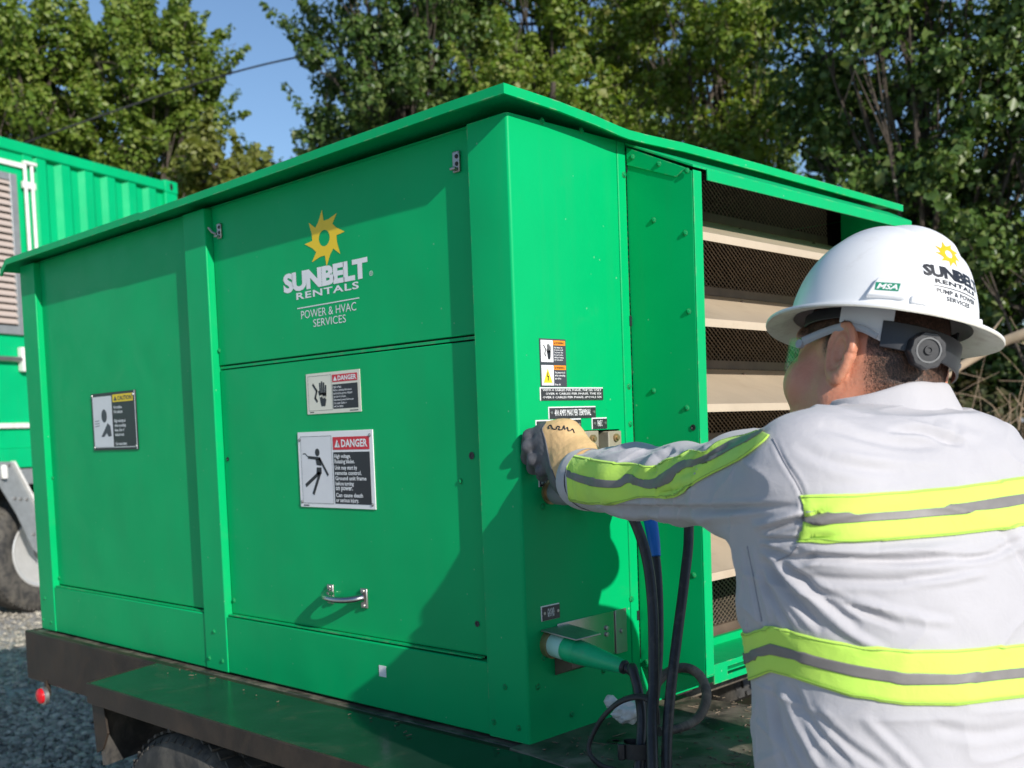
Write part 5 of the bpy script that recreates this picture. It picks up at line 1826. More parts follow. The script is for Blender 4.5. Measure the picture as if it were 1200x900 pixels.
# head frame: f = facing, l = his left, u = up
HC = np.array(dep(1018, 420, 1.50))
HS = 1.07                            # head scale
_F0 = np.array([-0.962, 0.272, 0.0]); _F0 /= np.linalg.norm(_F0)
_L0 = np.array([-_F0[1], _F0[0], 0.0])
_L0 = np.cross([0, 0, 1.0], _F0)
roll, pitch = R_(9.5), R_(3.0)
_U = np.array([0, 0, 1.0]) * math.cos(roll) - _L0 * math.sin(roll)
_L = _L0 * math.cos(roll) + np.array([0, 0, 1.0]) * math.sin(roll)
HF = _F0 * math.cos(pitch) - _U * math.sin(pitch)
HU = _U * math.cos(pitch) + _F0 * math.sin(pitch)
HL = _L
# leaned a little so that his face lifts and the back of the hat dips
_vd = HC - CC; _vd /= np.linalg.norm(_vd)
_tl = np.array(Matrix.Rotation(0.10, 3, Vector(_vd)))
HF, HL, HU = _tl @ HF, _tl @ HL, _tl @ HU
HM = np.stack([HF, HL, HU])           # rows
def hw(p):                            # head-local -> world
    return HC + HS * (np.asarray(p, float) @ HM)
def hl(P):                            # world -> head-local
    return ((np.asarray(P) - HC) @ HM.T) / HS

# --- head, ears, neck and upper chest as one skin surface
def ear_sdf(P, side):
    c = np.array([-0.034, side * 0.0755, -0.012])
    q = (P - c).astype(np.float32)
    # ear plane: opened outwards at the back, leaning back a little
    n = np.array([0.42, side * 0.90, 0.0]); n /= np.linalg.norm(n)
    up = np.array([-0.16, 0, 0.985]); up -= n * (up @ n); up /= np.linalg.norm(up)
    fw = np.cross(up, n) * side
    e, uu, nn = q @ fw.astype(np.float32), q @ up.astype(np.float32), q @ n.astype(np.float32)
    nn = nn - 0.010 + 0.25 * e     # lift the rim
    a = 0.0185 + 0.002 * (uu > 0)
    b = 0.032
    ang = np.arctan2(uu / b, e / a)
    rr = np.sqrt((e / a) ** 2 + (uu / b) ** 2)
    ring = np.sqrt(((rr - 1) * 0.023) ** 2 + nn ** 2) - (0.0050 - 0.0012 * np.sin(ang))
    anti = np.sqrt(((rr - 0.58) * 0.023) ** 2 + (nn + 0.002) ** 2) - 0.0042
    anti = np.where(e > 0.006, anti + 0.5 * (e - 0.006), anti)
    plate = np.maximum(np.abs(nn + 0.006) - 0.0032, (rr - 1.0) * 0.022)
    lobe = np.sqrt((e - 0.003) ** 2 + (uu + 0.0335) ** 2 + (nn * 1.5) ** 2) - 0.0085
    tragus = np.sqrt((e - 0.0155) ** 2 + (uu + 0.006) ** 2 + (nn + 0.002) ** 2) - 0.0065
    d = smin(ring, plate, 0.004); d = smin(d, anti, 0.004); d = smin(d, lobe, 0.006); d = smin(d, tragus, 0.004)
    hole = np.sqrt((e - 0.0085) ** 2 + (uu + 0.007) ** 2 + (nn + 0.006) ** 2) - 0.0062
    return d, hole

NECK_B = np.array(dep(1036, 492, 1.468))      # base of the neck inside the collar
def head_sdf(P):
    nb = hl(NECK_B)
    d = sd_ell(P, (-0.006, 0, 0.028), (0.094, 0.0755, 0.090))
    d = smin(d, sd_ell(P, (-0.026, 0, -0.012), (0.070, 0.072, 0.066)), 0.03)
    d = smin(d, sd_ell(P, (0.030, 0, -0.048), (0.062, 0.0615, 0.066)), 0.03)     # face
    for s in (1, -1):
        d = smin(d, sd_ell(P, (0.052, s * 0.046, -0.040), (0.036, 0.027, 0.036)), 0.02)   # cheek
        d = smin(d, sd_cap(P, (-0.004, s * 0.056, -0.062), (0.060, s * 0.026, -0.098), 0.020, 0.018), 0.03)    # jaw
        d = smin(d, sd_cap(P, (0.082, s * 0.012, 0.022), (0.066, s * 0.050, 0.020), 0.012, 0.012), 0.016)      # brow
    d = smin(d, sd_ell(P, (0.066, 0, -0.098), (0.030, 0.032, 0.024)), 0.025)     # chin
    d = smin(d, sd_ell(P, (0.078, 0, -0.070), (0.024, 0.030, 0.022)), 0.02)      # mouth mound
    d = smin(d, sd_cap(P, (0.088, 0, 0.010), (0.108, 0, -0.034), 0.008, 0.0115), 0.012)   # nose
    for s in (1, -1):
        d = smin(d, sd_ell(P, (0.102, s * 0.013, -0.039), (0.013, 0.009, 0.009)), 0.006)
    for s in (1, -1):                                                            # eye sockets
        d = -smin(-d, sd_ell(P, (0.097, s * 0.031, 0.000), (0.018, 0.017, 0.011)), 0.010)
        d = smin(d, sd_ell(P, (0.0745, s * 0.031, 0.000), (0.0125, 0.014, 0.0115)), 0.003)
    d = smin(d, sd_cap(P, (0.099, -0.018, -0.066), (0.099, 0.018, -0.066), 0.005, 0.005), 0.005)   # lips
    d = smin(d, sd_cap(P, (0.097, -0.015, -0.077), (0.097, 0.015, -0.077), 0.0055, 0.0055), 0.005)
    # neck with a fold at the nape
    d = smin(d, sd_cap(P, (-0.026, 0, -0.045), nb * np.array([1, 1, 1.0]), 0.061, 0.076), 0.028)
    d = smin(d, sd_ell(P, (-0.076, 0.0, -0.082), (0.026, 0.048, 0.026)), 0.03)
    d = smin(d, sd_cap(P, (0.02, 0.0, -0.085), nb + np.array([0.04, 0, 0]), 0.045, 0.055), 0.03)
    # upper chest hidden in the shirt
    d = smin(d, sd_ell(P, nb + np.array([0.0, 0, -0.06]), (0.085, 0.11, 0.06)), 0.05)
    for s in (1, -1):
        e, hole = ear_sdf(P, s)
        d = smin(d, e, 0.007)
        d = -smin(-d, hole, 0.003)
    return d
def build_head():
    h = 0.0022
    P = grid((-0.155, -0.125, -0.235), (0.135, 0.125, 0.130), h)
    f = head_sdf(P)
    V, F = surface_nets(f, P[0, 0, 0], h)
    Wd = hw(V)
    o = mesh_obj('body', Wd, F, M['skin'], WK)
    return V, F, Wd, o
HV, HFc, HWd, body = build_head()

# --- hair: short bristles on the skull below the hat
def build_hair():
    me = body.data
    nr = np.empty(len(HV) * 3, np.float32)
    me.vertices.foreach_get('normal', nr)
    nr = nr.reshape(-1, 3) @ HM.T
    f, l, u = HV[:, 0], HV[:, 1], HV[:, 2]
    r = np.random.default_rng(9)
    sm = lambda x, a, b: np.clip((x - a) / (b - a), 0, 1)
    ear = (np.abs(f + 0.034) < 0.027) & (np.abs(l) > 0.070) & (u < 0.022) & (u > -0.06)
    front = sm(f, 0.078, 0.060) * sm(u, 0.004, 0.022)                          # temples
    side = sm(f, 0.014, 0.000) * sm(u, -0.022, -0.000) * (np.abs(l) > 0.05)    # sideburn
    back = sm(f, -0.048, -0.074) * sm(u, -0.105, -0.035)                       # nape
    w = np.clip(np.maximum(np.maximum(front, side), back), 0, 1)
    w = np.where(ear, 0, w) * (u < 0.06)
    tri = HFc[:, [0, 1, 2, 3]]
    wf = w[tri].mean(1)
    at_ = me.attributes.new('stubble', 'FLOAT', 'POINT')
    at_.data.foreach_set('value', np.clip(w * 1.15, 0, 0.97).astype(np.float32))
    # bristles only: skin shows through towards the edges
    keep = wf > 2.0
    used = np.unique(tri[keep])
    remap = -np.ones(len(HV), int); remap[used] = np.arange(len(used))
    Vc = HV[used] + nr[used] * 0.0009
    # bristles
    k = np.flatnonzero(wf > 0.22)
    n = 34000
    pick = r.choice(k, n, p=(wf[k] / wf[k].sum()))
    ww = r.random((n, 4)); ww /= ww.sum(1, keepdims=True)
    base = (HV[tri[pick]] * ww[..., None]).sum(1)
    nn = nr[tri[pick]].mean(1); nn /= np.linalg.norm(nn, axis=1, keepdims=True)
    dirn = np.array([-0.55, 0, -0.62]) + r.normal(size=(n, 3)) * 0.28
    dirn -= nn * (dirn * nn).sum(1, keepdims=True)
    dirn = dirn / np.linalg.norm(dirn, axis=1, keepdims=True) + nn * 0.22
    L = (0.0020 + 0.0035 * wf[pick] * r.random(n))[:, None]
    sd = np.cross(dirn, nn); sd /= np.linalg.norm(sd, axis=1, keepdims=True)
    p0 = base - sd * 0.00022; p1 = base + sd * 0.00022; p2 = base + dirn * L
    Vb = np.stack([p0, p1, p2], 1).reshape(-1, 3)
    Fb = np.arange(3 * n).reshape(-1, 3)
    cap = remap[tri[keep]]
    Fc = np.concatenate([cap[:, [0, 1, 2]], cap[:, [0, 2, 3]]])
    V = np.concatenate([Vc, Vb]); F = np.concatenate([Fc, Fb + len(Vc)])
    mesh_obj('hair', hw(V), F, M['hair'], WK)
build_hair()

# eyes
for s in (1, -1):
    bm = bmesh.new()
    bmesh.ops.create_uvsphere(bm, u_segments=16, v_segments=12, radius=0.0118)
    bmesh.ops.translate(bm, verts=bm.verts[:], vec=Vector(hw((0.0765, s * 0.031, 0.0))))
    obj('eye', bm, M['white'], WK, smooth=180)

# --- shirt -------------------------------------------------------------------
TF = np.array([-0.94, 0.34, 0.0]); TF /= np.linalg.norm(TF)       # facing of the trunk
TL = np.cross([0, 0, 1.0], TF)                                    # his left
ST = [(486, 1052, 0.110, 0.085), (505, 1050, 0.165, 0.100), (530, 1048, 0.196, 0.120), (565, 1046, 0.208, 0.138), (600, 1046, 0.212, 0.150), (650, 1050, 0.217, 0.160),
      (700, 1055, 0.222, 0.166), (745, 1066, 0.220, 0.166), (800, 1073, 0.222, 0.168), (870, 1080, 0.226, 0.170), (960, 1088, 0.226, 0.172), (1060, 1094, 0.218, 0.168)]
_c = np.array([dep(u, v, 1.37) for v, u, a, b in ST])
T_z = _c[::-1, 2]; T_x = _c[::-1, 0]; T_y = _c[::-1, 1]
T_a = np.array([s[2] for s in ST])[::-1] * 0.965; T_b = np.array([s[3] for s in ST])[::-1] * 0.965

SH = np.array(dep(948, 566, 1.295)); EL = np.array(dep(800, 567, 1.645)); WR = np.array(dep(690, 562, 1.89))
SHR = np.array(dep(1128, 556, 1.52)); ELR = np.array([0.735, 0.17, 0.27]); WRR = np.array([0.60, 0.075, 0.20])

def torso_sdf(P):
    z = P[..., 2]
    cx, cy = np.interp(z, T_z, T_x), np.interp(z, T_z, T_y)
    a, b = np.interp(z, T_z, T_a), np.interp(z, T_z, T_b)
    dx, dy = P[..., 0] - cx, P[..., 1] - cy
    p, q = dx * TL[0] + dy * TL[1], dx * TF[0] + dy * TF[1]
    # a little squarer than an ellipse
    k0 = ((np.abs(p) / a) ** 2.3 + (np.abs(q) / b) ** 2.3) ** (1 / 2.3) + 1e-6
    k1 = np.sqrt((p / a ** 2) ** 2 + (q / b ** 2) ** 2) + 1e-6
    d = k0 * (k0 - 1) / np.maximum(k1, 0.5)
    d = np.maximum(d, (z - T_z[-1]) * 0.9)
    return np.maximum(d, T_z[0] + 0.02 - z)

def shirt_sdf(P):
    d = torso_sdf(P)
    nb = NECK_B + np.array([0, 0, -0.050])
    d = smin(d, sd_cap(P, nb, SH + np.array([0.0, 0.0, 0.012]), 0.070, 0.064), 0.045)
    d = smin(d, sd_cap(P, nb, SHR, 0.075, 0.075), 0.05)
    arm = sd_chain(P, [SH, SH * .55 + EL * .45, EL, EL * .5 + WR * .5, WR], [0.074, 0.064, 0.0575, 0.0565, 0.0535], 0.03)
    # cloth slack hanging under the upper arm
    sag = sd_cap(P, SH + np.array([0.03, -0.01, -0.055]), EL * .45 + SH * .55 + np.array([0, 0, -0.012]), 0.060, 0.048)
    arm = smin(arm, sag, 0.05)
    # cuff end cut square
    wd = (WR - EL) / np.linalg.norm(WR - EL)
    arm = np.maximum(arm, (P - (WR + wd * 0.012)) @ wd.astype(np.float32))
    d = smin(d, arm, 0.040)
    armr = sd_chain(P, [SHR, ELR, WRR], [0.082, 0.060, 0.050], 0.03)
    d = smin(d, armr, 0.045)
    return d

# folds drawn as polylines on the photograph's frame, pressed into the cloth where it faces the camera
# (pixels, width, depth in metres: > 0 groove, < 0 ridge)
FOLDS = [
    ([(892, 623), (930, 611), (975, 600)], 5.0, 0.010), ([(880, 618), (905, 612), (940, 600)], 7, -0.004),
    ([(886, 632), (930, 633), (985, 628)], 4.0, 0.006), ([(890, 640), (915, 650), (938, 657), (958, 650)], 5.0, 0.007),
    ([(700, 596), (740, 597), (790, 597), (860, 596), (935, 593)], 5.0, 0.007), ([(720, 604), (800, 607), (880, 606)], 7, -0.004),
    ([(690, 585), (730, 595), (770, 599)], 5.0, 0.005), ([(770, 578), (790, 574), (812, 566)], 4.0, 0.006),
    ([(725, 540), (755, 527), (785, 520)], 5.0, 0.007), ([(700, 532), (730, 523), (760, 520)], 4.0, 0.005), ([(675, 530), (700, 524), (725, 521)], 4.0, 0.005),
    ([(760, 556), (772, 538), (790, 525)], 5.0, 0.009), ([(775, 570), (792, 548), (806, 528)], 6.0, -0.007), ([(800, 560), (818, 543), (838, 528)], 5.0, 0.008),
    ([(742, 566), (752, 550), (768, 533)], 6.0, -0.005), ([(812, 545), (835, 532), (858, 522)], 4.0, 0.005),
    ([(668, 545), (671, 565), (676, 585)], 3.0, 0.004), ([(664, 545), (664, 565), (668, 588)], 2.5, -0.003),
    ([(905, 512), (918, 540), (938, 572), (942, 605), (935, 630), (918, 648)], 4.0, 0.0022),
    ([(945, 582), (1010, 577), (1080, 572)], 9, -0.002),
    ([(925, 650), (980, 655), (1060, 657), (1130, 652)], 6.0, 0.006), ([(935, 643), (990, 645), (1060, 645), (1140, 637)], 7, -0.004),
    ([(925, 675), (990, 680), (1060, 680), (1130, 672)], 7.0, 0.005), ([(1060, 682), (1110, 680), (1160, 672)], 6, -0.003),
    ([(892, 655), (925, 695), (965, 740)], 6.0, 0.007), ([(896, 645), (935, 685), (985, 735), (1040, 765)], 7, -0.005), ([(905, 650), (950, 690), (1010, 735)], 6.0, 0.006),
    ([(890, 670), (910, 710), (930, 745)], 5.0, 0.005), ([(925, 668), (985, 705), (1060, 735)], 6.0, 0.005), ([(1000, 700), (1060, 722), (1120, 730)], 7, -0.003),
    ([(870, 640), (882, 690), (893, 745)], 3.0, 0.003), ([(880, 640), (892, 690), (903, 735)], 4.0, -0.003),
    ([(1130, 520), (1110, 515), (1080, 505), (1040, 503)], 5, 0.005), ([(1150, 515), (1120, 503), (1095, 495)], 8, -0.003), ([(1118, 492), (1122, 505), (1112, 516)], 7, 0.002),
    ([(960, 497), (1010, 512), (1060, 520), (1110, 520)], 7.0, 0.004), ([(930, 520), (990, 545), (1060, 552)], 9, 0.003), ([(975, 530), (1040, 540), (1110, 540)], 8, -0.002),
    ([(900, 800), (912, 850), (935, 905)], 6.0, 0.006), ([(912, 800), (930, 845), (965, 905)], 6, -0.005), ([(925, 800), (950, 845), (1000, 900)], 6.0, 0.005),
    ([(945, 825), (990, 870), (1040, 905)], 7.0, 0.004), ([(905, 830), (912, 870), (920, 905)], 5, 0.004), ([(1090, 850), (1150, 860), (1210, 850)], 9, 0.003), ([(1010, 840), (1050, 880), (1080, 910)], 8, -0.003),
    ([(1175, 620), (1195, 650), (1215, 690)], 7, 0.005), ([(1120, 655), (1160, 650), (1200, 632)], 6, 0.005),
]
def build_shirt():
    h = 0.0045
    lo = np.minimum.reduce([SH, EL, WR, _c.min(0) - [0.26, 0.26, 0]]) - 0.09
    hi = np.maximum.reduce([SH, EL, WR, SHR, _c.max(0) + [0.26, 0.26, 0]]) + 0.09
    lo[2], hi[2] = T_z[0] - 0.01, 0.70
    P = grid(lo, hi, h)
    f = shirt_sdf(P).astype(np.float32)
    V, F = surface_nets(f, P[0, 0, 0], h)
    # split every quad in four so that the folds can be crisp
    E_ = np.sort(np.concatenate([F[:, [k, (k + 1) % 4]] for k in range(4)]), axis=1)
    U_, inv = np.unique(E_, axis=0, return_inverse=True)
    inv = inv.reshape(4, -1).T + len(V)
    fc = np.arange(len(F)) + len(V) + len(U_)
    V = np.concatenate([V, V[U_].mean(1), V[F].mean(1)])
    F = np.concatenate([np.stack([F[:, k], inv[:, k], fc, inv[:, (k - 1) % 4]], 1) for k in range(4)])
    # normals
    def normals(V):
        a = np.cross(V[F[:, 2]] - V[F[:, 0]], V[F[:, 3]] - V[F[:, 1]])
        n = np.zeros_like(V)
        for k in range(4): np.add.at(n, F[:, k], a)
        return n / (np.linalg.norm(n, axis=1, keepdims=True) + 1e-12)
    # relax the lattice steps
    nb = [(F[:, k], F[:, (k + 1) % 4]) for k in range(4)]
    for _ in range(6):
        s = np.zeros_like(V); c = np.zeros(len(V))
        for a, b in nb:
            np.add.at(s, a, V[b]); np.add.at(c, a, 1)
        V = V * 0.4 + 0.6 * s / c[:, None]
    N = normals(V)
    view = CC - V; view /= np.linalg.norm(view, axis=1, keepdims=True)
    w = np.clip(((N * view).sum(1) + 0.05) / 0.3, 0, 1)
    u, v = pix(V)
    disp = np.zeros(len(V))
    for pts, wid, dpt in FOLDS:
        p = np.array(catmull([(a, b, 0) for a, b in pts], 5))[:, :2]
        best = np.full(len(V), 1e9); tt = np.zeros(len(V))
        m = (u > p[:, 0].min() - 40) & (u < p[:, 0].max() + 40) & (v > p[:, 1].min() - 40) & (v < p[:, 1].max() + 40)
        um, vm = u[m], v[m]
        bm_, tm = best[m], tt[m]
        for i in range(len(p) - 1):
            a, b = p[i], p[i + 1]
            e = b - a
            t = np.clip(((um - a[0]) * e[0] + (vm - a[1]) * e[1]) / (e @ e + 1e-9), 0, 1)
            dd = np.hypot(um - a[0] - t * e[0], vm - a[1] - t * e[1])
            k = dd < bm_
            bm_[k] = dd[k]; tm[k] = (i + t[k]) / (len(p) - 1)
        fade = np.clip(np.minimum(tm, 1 - tm) / 0.18, 0, 1) ** 0.7
        wid = wid * 0.74
        g = np.exp(-(bm_ / wid) ** 2) - 0.35 * np.exp(-((bm_ - wid * 1.9) / (wid * 0.9)) ** 2)
        disp[m] -= dpt * 0.80 * fade * g
    V = V + N * (disp * w)[:, None]
    # overall soft crumple
    q = V * 1.0
    cr = np.array([mnoise.noise(Vector((a * 9, b * 9, c * 14))) + 0.5 * mnoise.noise(Vector((a * 22 + 5, b * 22, c * 30))) for a, b, c in q[::1]])
    # sharper drag lines: ridged noise stretched along the arm and across the back
    ax_ = (WR - SH) / np.linalg.norm(WR - SH)
    rg_ = np.empty(len(V))
    for i, p in enumerate(V):
        s_ = (p - SH) @ ax_
        onarm = min(1.0, max(0.0, (s_ - 0.05) / 0.08))
        if onarm > 0:
            a_ = 1 - abs(mnoise.noise(Vector((s_ * 17 + p[2] * 13, p[2] * 8, p[1] * 6)))) * 2.2
        else:
            a_ = 1 - abs(mnoise.noise(Vector((p[0] * 6 + p[2] * 5 + 3, p[1] * 6, p[2] * 17 - p[0] * 3)))) * 2.4
        rg_[i] = max(0.0, a_) ** 4
    V = V + N * (0.0028 * cr + 0.0028 * (rg_ - 0.3))[:, None]
    o = mesh_obj('shirt', V, F, M['shirt'], WK)
    return o, V, F
shirt, SV, SF = build_shirt()
SHIRT_BVH = BVHTree.FromPolygons([tuple(p) for p in SV], [tuple(int(i) for i in q) for q in SF])

def cast_px(u, v):
    d = Vector(ray(u, v)).normalized()
    hit, n, i, dist = SHIRT_BVH.ray_cast(Vector(CC), d)
    return hit, n

def lay_band(name, rows, m, parent, lift, th=0.0012):
    """rows: list of lists of (point, normal); quads between neighbours where both exist"""
    bm = bmesh.new()
    vs = [[bm.verts.new(p + n * lift) if p is not None else None for p, n in r] for r in rows]
    for i in range(len(vs) - 1):
        for j in range(min(len(vs[i]), len(vs[i + 1])) - 1):
            q = [vs[i][j], vs[i + 1][j], vs[i + 1][j + 1], vs[i][j + 1]]
            if all(q): bm.faces.new(q)
    loose = [v for v in bm.verts if not v.link_faces]
    for v in loose: bm.verts.remove(v)
    o = obj(name, bm, m, parent, smooth=180)
    # face outwards
    me = o.data
    c = Vector(CC)
    f0 = me.polygons[len(me.polygons) // 2]
    if f0.normal.dot(c - f0.center) < 0:
        me.flip_normals()
    s = o.modifiers.new('thickness', 'SOLIDIFY'); s.thickness = th; s.offset = -1.0
    return o

# sleeve stripe: follows the outer side of the arm from cuff to shoulder
SL = [  # (upper edge, grey top, grey bottom, lower edge) along the arm
    ((663, 532), (664, 552), (665, 559), (667, 584)), ((672, 534), (672, 554), (672, 562), (672, 587)), ((700, 539), (700, 561), (700, 570), (700, 591)),
    ((726, 543), (726, 563), (726, 571), (728, 589)), ((742, 543), (737, 556), (739, 566), (750, 583)), ((757, 546), (752, 561), (755, 571), (769, 583)),
    ((770, 545), (766, 562), (769, 572), (785, 583)), ((783, 538), (783, 553), (788, 564), (800, 578)), ((794, 536), (797, 543), (800, 551), (815, 567)),
    ((808, 529), (815, 538), (820, 545), (836, 556)), ((826, 529), (835, 529), (842, 537), (858, 545)), ((842, 519), (852, 521), (860, 528), (874, 536)),
    ((858, 514), (868, 515), (876, 520), (887, 526)), ((874, 511), (882, 511), (888, 513), (897, 518)), ((890, 505.5), (894, 505), (898, 506), (903, 511))]
def sleeve_band(a, b, name, m, parent, lift, t0=0.0, t1=1.0, cols=13):
    e0 = catmull([(*s[a], 0) for s in SL], 9); e1 = catmull([(*s[b], 0) for s in SL], 9)
    rows = []
    for p, q in zip(e0, e1):
        r = []
        for k in range(cols):
            t = t0 + (t1 - t0) * k / (cols - 1)
            r.append(cast_px(p.x + (q.x - p.x) * t, p.y + (q.y - p.y) * t))
        rows.append(r)
    # drop points that missed or jumped to the trunk
    for r in rows:
        for k, (h_, n_) in enumerate(r):
            if h_ is None or (Vector(h_) - Vector(CC)).length > 2.4: r[k] = (None, None)
    return lay_band(name, rows, m, parent, lift)
sb = sleeve_band(0, 3, 'sleeve_stripe', M['lime'], WK, 0.0030)
sleeve_band(1, 2, 'grey_tape', M['reflect'], sb, 0.0042)

# bands on the trunk: walk round the trunk and keep the photographed height
def trunk_band(table, a0, a1, edges, name, m, parent, lift, n=90, t0=0.0, t1=1.0, cols=9):
    """table(u) -> (top, ..., bottom) pixel rows; a0..a1 angles round the trunk (0 = his left, 90 = back)"""
    rows = []
    for k in range(n + 1):
        ang = R_(a0 + (a1 - a0) * k / n)
        d = Vector((*(TL[:2] * math.cos(ang) - TF[:2] * math.sin(ang)), 0))
        r = []
        for j in range(cols):
            z = None
            zz = np.array(dep(1050, 700, 1.40))[2]
            hit = None
            for it in range(8):
                c = Vector((np.interp(zz, T_z, T_x), np.interp(zz, T_z, T_y), zz))
                hit, n_, _, _ = SHIRT_BVH.ray_cast(c + d * 0.6, -d)
                if hit is None: break
                u, v = pix(np.array(hit))
                tb = table(float(u))
                lo_, hi_ = tb[edges[0]], tb[edges[1]]
                tv = lo_ + (hi_ - lo_) * (t0 + (t1 - t0) * j / (cols - 1))
                dz = (v - tv) / CF * 1.4
                zz += dz
                if abs(dz) < 2e-4: break
            r.append((hit, n_ if hit is not None else None))
        rows.append(r)
    return lay_band(name, rows, m, parent, lift)
def T_low(u):
    x = [880, 886, 905, 930, 960, 1000, 1060, 1120, 1200, 1260]
    return [np.interp(u, x, t) for t in ([741, 738, 732.5, 739, 747, 755, 761, 761, 754, 748], [765, 760, 753, 760, 769, 778, 788, 790, 782, 776],
                                         [777, 772, 766, 772, 782, 792, 802, 802, 794, 788], [797, 795, 787, 794, 804, 817, 826, 827, 817, 810])]
lb = trunk_band(T_low, -62, 200, (0, 3), 'waist_stripe', M['lime'], WK, 0.0030, 150)
trunk_band(T_low, -62, 200, (1, 2), 'grey_tape', M['reflect'], lb, 0.0042, 150)
def T_up(u):
    x = [930, 945, 1000, 1060, 1120, 1180, 1240]
    return [np.interp(u, x, t) for t in ([581, 580, 579, 576, 571, 562, 552], [604, 603, 602, 599, 592, 582, 570], [613, 613, 612, 609, 603, 595, 583], [636, 636.5, 636, 632, 627, 620, 610])]
def back_band(e0, e1, name, m, parent, lift, t0=0.0, t1=1.0, cols=11):
    us = np.linspace(0, 1, 90)
    left = lambda v: np.interp(v, [578, 590, 604, 614, 637], [936, 940, 942.5, 943, 934])
    rows = []
    for s in us:
        r = []
        for j in range(cols):
            tj = t0 + (t1 - t0) * j / (cols - 1)
            u = 938 + s * 290
            tb = T_up(u)
            v = tb[e0] + (tb[e1] - tb[e0]) * tj
            u2 = left(v) + s * (1232 - left(v))
            tb = T_up(u2); v = tb[e0] + (tb[e1] - tb[e0]) * tj
            h_, n_ = cast_px(u2, v)
            if h_ is not None and (Vector(h_) - Vector(CC)).length > 1.75: h_ = None
            r.append((h_, n_))
        rows.append(r)
    return lay_band(name, rows, m, parent, lift)
ub = back_band(0, 3, 'back_stripe', M['lime'], WK, 0.0030)
back_band(1, 2, 'grey_tape', M['reflect'], ub, 0.0042)

# rows of stitching just inside the edges of the stripes
for t_ in (0.035, 0.945):
    sleeve_band(0, 3, 'stitching', M['lime_stitch'], sb, 0.0037, t_, t_ + 0.018, 2)
    trunk_band(T_low, -62, 200, (0, 3), 'stitching', M['lime_stitch'], lb, 0.0037, 150, t_, t_ + 0.018, 2)
    back_band(0, 3, 'stitching', M['lime_stitch'], ub, 0.0037, t_, t_ + 0.018, 2)

# stitched seams of the shirt: armhole, side placket, yoke
def shirt_seam(pts):
    path = []
    for p in catmull([(a, b, 0) for a, b in pts], 10):
        h_, n_ = cast_px(p.x, p.y)
        if h_ is not None: path.append(h_ + n_ * 0.0004)
    bm = bmesh.new()
    tube(bm, path, 0.0009, 6)
    obj('seam', bm, M['seam'], shirt)
shirt_seam([(906, 514), (919, 540), (936, 570), (940.5, 579)])
shirt_seam([(935, 640), (926, 650), (912, 657)])
shirt_seam([(876, 640), (884, 680), (893, 728)])

# collar: folded band round the neck
def build_collar():
    c0 = NECK_B + np.array([0.0, 0.0, -0.008])
    ax = (HC + HM[0] * -0.03 + HM[2] * -0.06) - NECK_B
    ax = Vector(ax).normalized()
    ax = (ax * 0.45 + Vector((0.10, -0.02, 1.0)) * 0.55).normalized()
    e1 = Vector(TF) - ax * Vector(TF).dot(ax); e1.normalize()
    e2 = ax.cross(e1)
    bm = bmesh.new()
    n = 64
    prof = [(0.080, -0.030), (0.076, 0.006), (0.0755, 0.022), (0.0785, 0.028), (0.083, 0.024), (0.089, 0.006), (0.101, -0.020), (0.108, -0.044), (0.1045, -0.048), (0.091, -0.010)]
    rings = []
    for (r, s) in prof:
        row = []
        for k in range(n):
            a = 2 * math.pi * k / n
            # lower at the throat, rounder at the back
            drop = 0.018 * max(0, math.cos(a)) ** 2
            rr = r * (1 + 0.10 * abs(math.sin(a)) ** 2 - 0.03 * math.cos(a)) + 0.0018 * math.sin(3 * a + 1) + 0.0012 * math.sin(7 * a)
            ss = s + 0.004 + 0.020 * (0.5 - 0.5 * math.cos(a)) ** 1.5 + 0.0025 * math.sin(2 * a + 0.6) + 0.0015 * math.sin(5 * a) - drop
            row.append(bm.verts.new(Vector(c0) + ax * ss + e1 * (rr * 0.92 * math.cos(a)) + e2 * (rr * math.sin(a))))
        rings.append(row)
    for i in range(len(rings) - 1):
        for k in range(n):
            bm.faces.new([rings[i][k], rings[i][(k + 1) % n], rings[i + 1][(k + 1) % n], rings[i + 1][k]])
    o = obj('collar', bm, M['shirt'], shirt, smooth=180)
    s = o.modifiers.new('subdivision', 'SUBSURF'); s.levels = 1; s.render_levels = 1
build_collar()

# cuff hem
def build_cuff():
    wd = Vector(WR - EL).normalized()
    e1 = wd.cross(Vector((0, 0, 1))).normalized(); e2 = wd.cross(e1)
    bm = bmesh.new()
    n = 40
    prof = [(0.050, -0.002), (0.0555, -0.012), (0.0565, 0.004), (0.0555, 0.016), (0.0535, 0.019), (0.050, 0.017), (0.049, -0.004)]
    rings = [[bm.verts.new(Vector(WR) + wd * (s + 0.002 * math.sin(3 * 2 * math.pi * k / n)) + (e1 * math.cos(2 * math.pi * k / n) + e2 * math.sin(2 * math.pi * k / n)) * (r * (1 + 0.03 * math.sin(2 * 2 * math.pi * k / n + 1)))) for k in range(n)] for r, s in prof]
    for i in range(len(rings) - 1):
        for k in range(n):
            bm.faces.new([rings[i][k], rings[i][(k + 1) % n], rings[i + 1][(k + 1) % n], rings[i + 1][k]])
    obj('cuff', bm, M['shirt'], shirt, smooth=60)
build_cuff()

